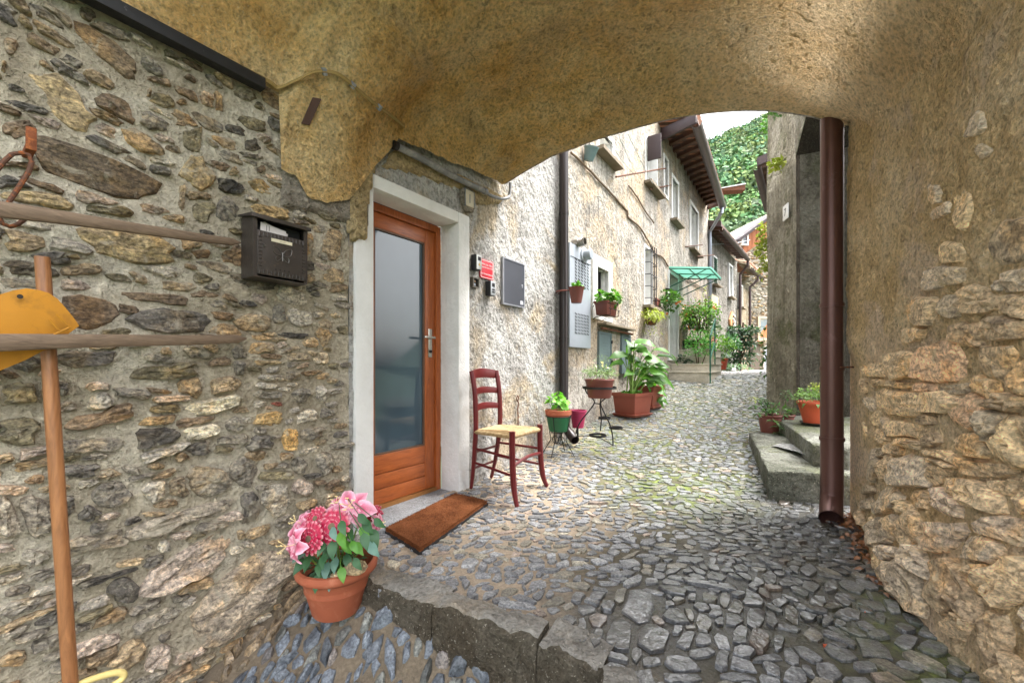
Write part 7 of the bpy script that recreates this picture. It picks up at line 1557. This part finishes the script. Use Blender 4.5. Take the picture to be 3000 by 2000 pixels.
tuft(bp, (0, 0, .23), (.17, .13, .09), 420, .045, leafmat('sage_leaf', (.14,.22,.09), (.28,.36,.18)), seed=31, aspect=.22); tuft(bp, (.03, 0, .33), (.12, .1, .08), 90, .04, leafmat('pale_sage_leaf', (.2,.3,.14), (.35,.42,.25)), 'fine_stems', seed=32, aspect=.08, up=2); tuft(bp, (.0, -.05, .29), (.10, .06, .05), 9, .03, M_flY, 'blossom', seed=33, aspect=.9)

# big rectangular planters with calla leaves
def planter(label, corners_top, Ybase, seed, L, Wp, Hp, rot, centre):
    t = thing('planter', label, 'planter', centre, rot); trough(t, L, Wp, Hp, M_terr, .86, (0, 0, .03)); mb = MB(); mb.hexa([(-L/2*.92, -Wp/2*.92, 0), (L/2*.92, -Wp/2*.92, 0), (L/2*.92, Wp/2*.92, 0), (-L/2*.92, Wp/2*.92, 0), (-L/2*1.06, -Wp/2*1.1, .035), (L/2*1.06, -Wp/2*1.1, .035), (L/2*1.06, Wp/2*1.1, .035), (-L/2*1.06, Wp/2*1.1, .035)]); part('saucer', mb, M_terr, t, bevel=.006); return t
c1 = hit(gz, *zg(1330, 860)); c1 = Vector((c1.x+.02, c1.y+.17, float(gz(c1.x+.02, c1.y+.17))+.012))
pA = planter('big terracotta coloured rectangular planter full of broad green leaves, nearest of the pair', None, 0, 1, .40, .34, .25, FB.rz-R(24), c1)
pA.rotation_euler = (0, 0, R(40))
c2 = hit(gz, *zg(1600, 745)); c2 = Vector((c2.x-.02, c2.y+.17, float(gz(c2.x, c2.y+.17))+.012)); pB = planter('rectangular terracotta planter standing behind the leafy big planter', None, 0, 2, .36, .26, .25, R(50), c2)
tuft(pA, (0, 0, .30), (.17, .13, .02), 260, .03, M_leafA, 'ground_leaves', seed=41, aspect=.9)
# calla leaves: each its own part, placed by tip and stalk
def bigleaf(t, tipu, Y, base_off, L, Wl, face, mat, droop=.7):
    inv = Matrix.Rotation(-t.rotation_euler[2], 4, 'Z'); w_ = inv @ (P(*tipu, Y)-t.location); b0 = Vector((base_off[0], base_off[1], .28)); d = w_-b0; hor = Vector((d.x, d.y, 0)); 
    hd2 = hor.normalized() if hor.length > .01 else Vector((1, 0, 0)); L = L
    att = w_-hd2*L*.75+Vector((0, 0, L*.25)); m_ = b0.lerp(att, .55)+Vector((0, 0, .05)); mb = MB(); mb.tube(cr([b0, m_, att], 4), [.009-.0005*i for i in range(9)], 6); 
    lf = MB(); nr = (Vector((0, 0, 1))+inv @ Vector(face)).normalized(); dirn = (w_-att).normalized()+Vector((0, 0, .35)); lf.leaf(att, dirn, nr, L, Wl, droop, 8, .12, heart=True, wave=.06); o_ = part('leaf', lf, mat, t); part('stalk', mb, M_stem, o_)
LV = [((1030, 20), .30), ((1290, 60), .26), ((1010, 110), .22), ((1260, -80), .30), ((1310, -160), .3), ((1450, -90), .32), ((1500, -110), .3), ((1560, -40), .3), ((1400, 60), .28), ((1850, 380), .36), ((1640, 240), .28), ((1580, 310), .24), ((1400, 230), .24), ((1760, 250), .30), ((1700, 90), .32),
      ((1650, 30), .3), ((1690, 340), .24), ((1350, 120), .24), ((1520, 150), .26), ((1240, 240), .2), ((1800, 150), .26), ((1560, -160), .3)]
rgl = random.Random(4)
for i, ((x, y), L) in enumerate(LV):
    bigleaf(pA, zg(x, y), c1.y-.02+rgl.uniform(-.18, .22), (rgl.uniform(-.07, .07), rgl.uniform(-.06, .06)), L*.92, L*.60, (rgl.uniform(-.4, .5), -.7, 0), M_leafA if i % 4 else M_leafB, rgl.uniform(.3, .9))
for x, y, L in ((1850, -30, .34), (1880, 40, .3)): bigleaf(pA, zg(x, y), c1.y+.05, (.05, .03), L, .15, (.1, -.4, 0), M_leafA, .5)
tuft(pB, (0, 0, .46), (.20, .16, .20), 60, .13, M_leafB, 'foliage', seed=44, aspect=.6, nseg=4)
for i in range(7): mb = MB(); a = i*.9; mb.leaf((.05*math.cos(a), .05*math.sin(a), .35), (math.cos(a), math.sin(a), .3), (0, 0, 1), .2, .13, 1.2, 6, .1, heart=True, wave=.05); part('leaf', mb, M_leafA, pB)
for x, y in ((1760, 600), (1745, 500), (1700, 620)): bigleaf(pB, zg(x, y), c2.y-.1, (.05, -.05), .16, .13, (.3, -.8, 0), M_leafA, .9)
cc = hit(gz, *zg(1690, 620)); p3 = thing('plant_pot', 'small clay pot with low plant behind both planters', 'flower pot', (cc.x-.02, cc.y+.12, cc.z)); pot(p3, .12, .09, .26, M_terr, base=(0, 0, 0)); tuft(p3, (0, 0, .32), (.12, .12, .08), 110, .05, M_leafB, seed=46)

# right side pots on the steps
z7 = lambda x, y: (2150+x/3.267, 1080+y/3.267)
Yp = 4.42; cc = P(*z7(345, 640), Yp); rp = thing('plant_pot', 'brown plastic pot of dark spiky leaves on the lower grey step', 'flower pot', (cc.x, cc.y, cc.z+.0)); pot(rp, .115, .082, .215, M_terr2, saucer=M_terr2, base=(0, 0, .012), nm='pot')
q2_ = Vector((.22, .10, -.0)); mb = MB(); mb.lathe([(a+.0, b) for a, b in pot_prof(.11, .08, .22)], (q2_.x, q2_.y, 0), 30); rp2 = thing('plant_pot', 'second brown pot half behind the spiky leaved pot on the step', 'flower pot', (cc.x+.21, cc.y+.10, cc.z)); pot(rp2, .11, .08, .22, M_terr2)
rgs = random.Random(8); M_spk = leafmat('dark_glossy_leaf', (.03,.07,.025), (.08,.16,.04), rough=.3); M_spk2 = leafmat('bronze_young_leaf', (.16,.13,.03), (.2,.24,.06), rough=.3)
for (tx, ty, yo) in ((175, 270, 0), (180, 345, -.02), (240, 290, .05), (290, 300, .0), (330, 320, -.05), (220, 430, -.1), (375, 400, -.12), (500, 220, .1), (520, 260, .12), (560, 380, .1), (430, 560, -.2), (430, 640, -.22), (380, 500, -.2), (470, 450, 0), (540, 420, .1), (300, 400, 0)):
    tip = P(*z7(tx, ty), Yp+yo)-rp.location; b0 = Vector((.02 if tx < 420 else .16, 0 if tx < 420 else .06, .19)); mb = MB(); mb.tube(cr([b0, b0.lerp(tip, .5)+Vector((0, 0, .02)), tip], 3), .0035, 5); o_ = part('stem', mb, simple('brown_stem', srgb(60,50,34), .6), rp) if 'brown_stem' not in bpy.data.materials else part('stem', mb, bpy.data.materials['brown_stem'], rp)
    mb = MB(); nl = 8
    for i in range(nl): a = i*2.4; d = Vector((math.cos(a), math.sin(a), rgs.uniform(-.2, .5))); mb.leaf(tip-(tip-b0)*.08*(i//3), d, (0, -.2, 1), rgs.uniform(.06, .10), .024, .4, 4, .2)
    part('leaf_whorl', mb, M_spk2 if ty < 280 and tx < 200 else M_spk, o_)
tuft(rp, (.05, -.02, .25), (.14, .12, .07), 60, .07, M_leafB, 'inner_foliage', seed=51, aspect=.3)
Yq = 4.05; cc = P(*z7(780, 540), Yq); oq = thing('plant_pot', 'orange terracotta pot of small green leaves on the upper step behind the pipe', 'flower pot', (cc.x, cc.y, .405)); pot(oq, .150, .095, .225, simple('orange_terracotta', srgb(176,76,46), .5), rim=.03, saucer=simple('dark_saucer', srgb(70,64,58), .5), base=(0, 0, .015), n_=40)
tuft(oq, (-.02, 0, .28), (.17, .14, .10), 420, .032, leafmat('small_sage_leaf', (.08,.17,.04), (.22,.34,.10)), seed=53, aspect=.5); tuft(oq, (.06, 0, .36), (.10, .1, .08), 120, .028, M_leafY, 'yellow_shoots', seed=54, aspect=.5)
for i in range(9): a = i*.7; mb = MB(); mb.leaf((.14*math.cos(a), .14*math.sin(a), .225), (math.cos(a), math.sin(a), -.1), (0, 0, 1), .05, .03, .8, 3, .1); part('leaf', mb, M_leafB, oq)

# ---- plants by the far stairs ---------------------------------------------
z5e = lambda x, y: (1900+x/5.809, 850+y/5.809)
def px(x, y, Y): return P(*z5e(x, y), Y)
def bush(name, label, x, y, Y, rad, n_, size, mat, seed, fl=None, pt=None, cat='plant', aspect=.6):
    c_ = px(x, y, Y); t = thing(name, label, cat, c_); tuft(t, (0, 0, 0), rad, n_, size, mat, seed=seed, aspect=aspect, up=.8); stems(t, (0, 0, -rad[2]), [(rad[0]*.5, 0, 0), (-rad[0]*.4, 0, rad[2]*.4), (0, rad[1]*.3, rad[2]*.6)], .012, M_darkwood)
    if fl: tuft(t, (0, -.1, 0), rad, fl[1], fl[2], fl[0], 'blossom', seed=seed+1, aspect=.9)
    if pt: mb = MB(); r_, h_ = pt; mb.lathe([(0, 0), (r_*.75, 0), (r_, h_*.85), (r_*1.08, h_*.85), (r_*1.08, h_), (r_*.9, h_), (r_*.85, h_*.8)], (0, 0, -rad[2]-h_*.8), 20); part('pot', mb, M_terr, t)
    return t
M_lfL = leafmat('lime_leaf', (.13,.30,.04), (.30,.50,.10))
bush('rose_bush', 'tall light green rose bush with orange blooms behind the stair rail', 880, 430, 8.5, (.42, .3, .32), 520, .075, M_lfL, 61, (M_flR, 12, .07))
bush('rose_bush', 'leafy rose stems climbing the zinc pipe beside the stair', 985, 300, 9.2, (.08, .08, .5), 60, .06, M_leafY, 62)
bush('shrub', 'dense green shrub filling the gap below the orange roses', 900, 640, 8.7, (.40, .3, .42), 520, .075, M_leafB, 63, (M_flR, 5, .05))
bush('shrub', 'bright fern like shrub hanging beside the green rail posts', 860, 1050, 8.1, (.30, .25, .45), 620, .055, leafmat('fern_green', (.07,.24,.04), (.16,.42,.09)), 64)
bush('hydrangea', 'pale green bush with one pink bloom at the stair foot', 1110, 990, 8.9, (.46, .3, .28), 420, .08, M_lfL, 65, None)
pf = thing('peony_bloom', 'round pink bloom above the pale green bush', 'flower', px(1068, 872, 8.5)); tuft(pf, (0, 0, 0), (.09, .08, .07), 90, .05, M_flP, 'petals', seed=66, aspect=.9)
bush('shrub', 'loose climbing shrub with silvery leaves on the wall behind the rail', 1030, 760, 9.4, (.35, .2, .32), 300, .07, leafmat('silver_leaf', (.2,.28,.16), (.4,.46,.32)), 67)
bush('shrub', 'dark bushy plant in a dim pot at the end of the stair wall', 1060, 1170, 9.0, (.30, .25, .28), 280, .08, M_leafB, 68, pt=(.12, .22))
bush('plant', 'dark leaved plant in an orange pot on the lowest pale step', 640, 1215, 8.35, (.20, .16, .12), 110, .08, M_leafD, 69, pt=(.15, .16))
bush('plant', 'grey leaved plant in an orange pot by the house door', 590, 930, 9.2, (.16, .12, .16), 70, .07, leafmat('grey_green_leaf', (.2,.26,.2), (.4,.45,.38)), 70, pt=(.16, .20))
sh = thing('plant_shelf', 'green iron wall shelf carrying plants beside the door canopy', 'shelf', px(640, 648, 9.3)); mb = MB(); mb.box(-.20, .34, -.15, .12, -.012, .012); part('board', mb, M_green, sh, smooth=False); mb = MB(); mb.tube([(0, .1, -.25), (0, .1, 0), (0, -.12, 0)], .01, 5); part('bracket', mb, M_green, sh)
fx = thing('flower_box', 'brown trough of young plants above the green wall shelf', 'flower box', px(628, 520, 9.2)); trough(fx, .34, .2, .17, M_terr, .8); tuft(fx, (-.1, 0, .25), (.1, .08, .1), 30, .07, M_leafD, seed=71); mb = MB(); mb.box(-.18, .18, -.12, .12, -.05, -.01); part('tray', mb, M_iron, fx, smooth=False)
bush('plant', 'lime green plant with orange flowers on the green shelf', 700, 575, 9.0, (.22, .16, .13), 150, .07, M_lfL, 72, (M_flR, 5, .05))
bx2 = thing('planter', 'dark rectangular box of yellow shoots by the stair wall', 'flower box', px(640, 975, 9.1)); mb = MB(); mb.hexa([(-.22, -.1, 0), (.2, -.1, 0), (.2, .1, 0), (-.22, .1, 0), (-.22, -.1, .14), (.24, -.1, .17), (.24, .1, .17), (-.22, .1, .14)]); part('box', mb, M_iron, bx2, smooth=False); tuft(bx2, (0, 0, .17), (.18, .08, .06), 60, .05, M_leafY, seed=73)
p8 = thing('plant_pot', 'shallow orange pot half hidden under the rose bush', 'flower pot', px(945, 985, 8.4)); pot(p8, .085, .06, .08, M_terr, rim=.012); tuft(p8, (0, 0, .12), (.08, .08, .05), 40, .05, M_leafB, seed=74)
p9 = thing('plant_pot', 'orange banded pot alone on the cobbles beyond the stairs', 'flower pot', px(1212, 1352, 11.0)); pot(p9, .20, .15, .30, simple('red_orange_plastic', srgb(190,80,52), .5), rim=.03); tuft(p9, (.1, 0, .36), (.18, .14, .08), 120, .07, leafmat('bluish_leaf', (.15,.22,.2), (.3,.38,.34)), seed=75)
fw = thing('hanging_plant', 'dark green hanging fern on the grey house wall by the white doorway', 'plant', px(1375, 940, 13.2)); tuft(fw, (0, 0, 0), (.36, .25, .42), 520, .09, leafmat('fern_dark', (.03,.12,.04), (.07,.22,.07)), seed=76, aspect=.3)
dsb = thing('laurel_shrub', 'tall dark glossy shrub standing at the street end', 'shrub', px(1560, 1370, 13.6)); 
for i, (dx, dz, r_) in enumerate(((0, .3, .36), (-.1, .75, .34), (.05, 1.15, .34), (.25, .9, .28), (.38, 1.3, .24), (-.2, 1.3, .24), (.15, .5, .34))): tuft(dsb, (dx, 0, dz), (r_, r_*.7, r_*.7), 150, .17, M_leafD, 'foliage', seed=80+i, aspect=.35)
mb = MB(); mb.tube([(0, 0, 0), (.05, 0, .9), (.1, 0, 1.6)], .03, 6); mb.tube([(.05, 0, .4), (.35, 0, 1.3)], .02, 6); part('trunk', mb, M_darkwood, dsb)
bush('ground_plant', 'low grey green plants at the foot of the dark shrub', 1430, 1340, 13.2, (.6, .3, .16), 240, .08, leafmat('bluegreen_leaf', (.12,.24,.14), (.25,.38,.26)), 90)
# wall relief on house C, plaque
rl = FC_.thing('wall_relief', 'pointed orange clay wall ornament over the white doorway', 'ornament', *[FC_.uv(*z5e(1412, 610), .03)[i] for i in (0, 2)]); hR = FC_.uv(*z5e(1412, 360), .03)[2]-FC_.uv(*z5e(1412, 610), .03)[2]
mb = MB(); mb.prism([(-.35, 0, 0), (.35, 0, 0), (.38, 0, hR*.35), (.2, 0, hR*.6), (.05, 0, hR), (-.05, 0, hR), (-.18, 0, hR*.6), (-.36, 0, hR*.4)], (0, -.07, 0), (0, 0, 0)); part('backing', mb, simple('orange_clay', srgb(204,150,104), .8), rl, bevel=.02)
for i in range(9): mb = MB(); a = i*.7; mb.lathe([(0, .05), (.05, .03), (.06, 0)], (0, 0, 0), 8); o_ = part('clay_flower', mb, M_sill if i % 2 else M_white, rl); o_.location = (.10+.13*math.cos(a), -.08, hR*.3+.2*math.sin(a)); o_.rotation_euler = (R(90), 0, 0)
r_ = rect(FC_, *Z5(1256, 420), Z5(1307, 0)[0], Z5(0, 515)[1]); pq = FC_.thing('wall_plaque', 'blank cream stone plaque on the grey house beside the zinc downpipe', 'plaque', (r_[0]+r_[1])/2, r_[2]); mb = MB(); mb.box(-(r_[1]-r_[0])/2, (r_[1]-r_[0])/2, -.04, 0, 0, r_[3]-r_[2]); part('plate', mb, simple('cream_stone', srgb(206,188,150), .8, var=.08), pq, bevel=.01)
# ivy
def ivy(label, spots, seed, mat):
    t = thing('ivy', label, 'climbing plant', P(*spots[0][:3]))
    for i, (u, v, Y, rx, rz_, n_) in enumerate(spots): tuft(t, tuple(P(u, v, Y)-t.location), (rx, rx*.5, rz_), n_, .07, mat, 'foliage', seed=seed+i, aspect=.7)
    return t
ivy('yellow green ivy spilling round the far edge of the mossy corner', [(2243, 690, 5.9, .10, .20, 120), (2238, 740, 5.9, .10, .22, 140), (2242, 790, 5.9, .09, .2, 90)], 91, M_leafY)
ivy('small tuft of ivy growing on the face of the mossy corner below the arch', [(2272, 487, 5.2, .07, .10, 50), (2290, 475, 5.1, .06, .06, 26)], 95, M_leafY)
ivy('sparse green leaves at the top far edge of the mossy corner', [(2246, 380, 5.9, .05, .2, 34), (2262, 342, 5.1, .06, .03, 14), (2243, 1060, 6.0, .05, .5, 90)], 98, M_leafB)
# ---- dry leaves, bits on the ground
M_dry = leafmat('dry_brown_leaf', (.12,.05,.02), (.28,.12,.05), trans=.1)
rgd = random.Random(6); dl = thing('leaf_litter', 'drift of dry brown leaves behind the right downpipe along the wall', 'dry leaves', (2.3, 2.35, 0), kind='stuff'); mb = MB()
for i in range(230):
    t = rgd.random()**2.0; s = -.02-t*1.1; off = abs(rgd.gauss(0, .05))-.12+.17*t**.5+.03; p = FR_.pt(s, off, 0); z = float(gz(p.x, p.y))+.012+rgd.random()*.03*(1-t); mb.leaf((p.x-2.3, p.y-2.35, z), (rgd.uniform(-1, 1), rgd.uniform(-1, 1), rgd.uniform(-.1, .5)), (rgd.uniform(-.6, .6), rgd.uniform(-.6, .6), 1), rgd.uniform(.025, .05), .024, rgd.uniform(.3, 1.4), 3, .3)
part('dry_leaves', mb, M_dry, dl, kind='stuff')
for (u, v) in ((2540, 1790), (2425, 1895), (2512, 1512)):
    p = hit(gz, u, v); t = thing('brick_chip', {2540: 'small orange leaf like chip on the mossy stones', 2425: 'red brick chip between grey cobbles near the lower right', 2512: 'broken red brick piece among the dry leaves'}[u], 'brick chip', p); mb = MB(); s_ = .05 if u == 2512 else .016; mb.hexa([(-s_, -s_*.5, 0), (s_, -s_*.4, 0), (s_*.9, s_*.5, 0), (-s_*.8, s_*.4, 0), (-s_*.8, -s_*.4, s_*.5), (s_*.8, -s_*.4, s_*.6), (s_*.8, s_*.4, s_*.5), (-s_*.7, s_*.4, s_*.5)]); part('chip', mb, simple('brick_red_%d' % u, srgb(172,78,48), .9), t, smooth=False)
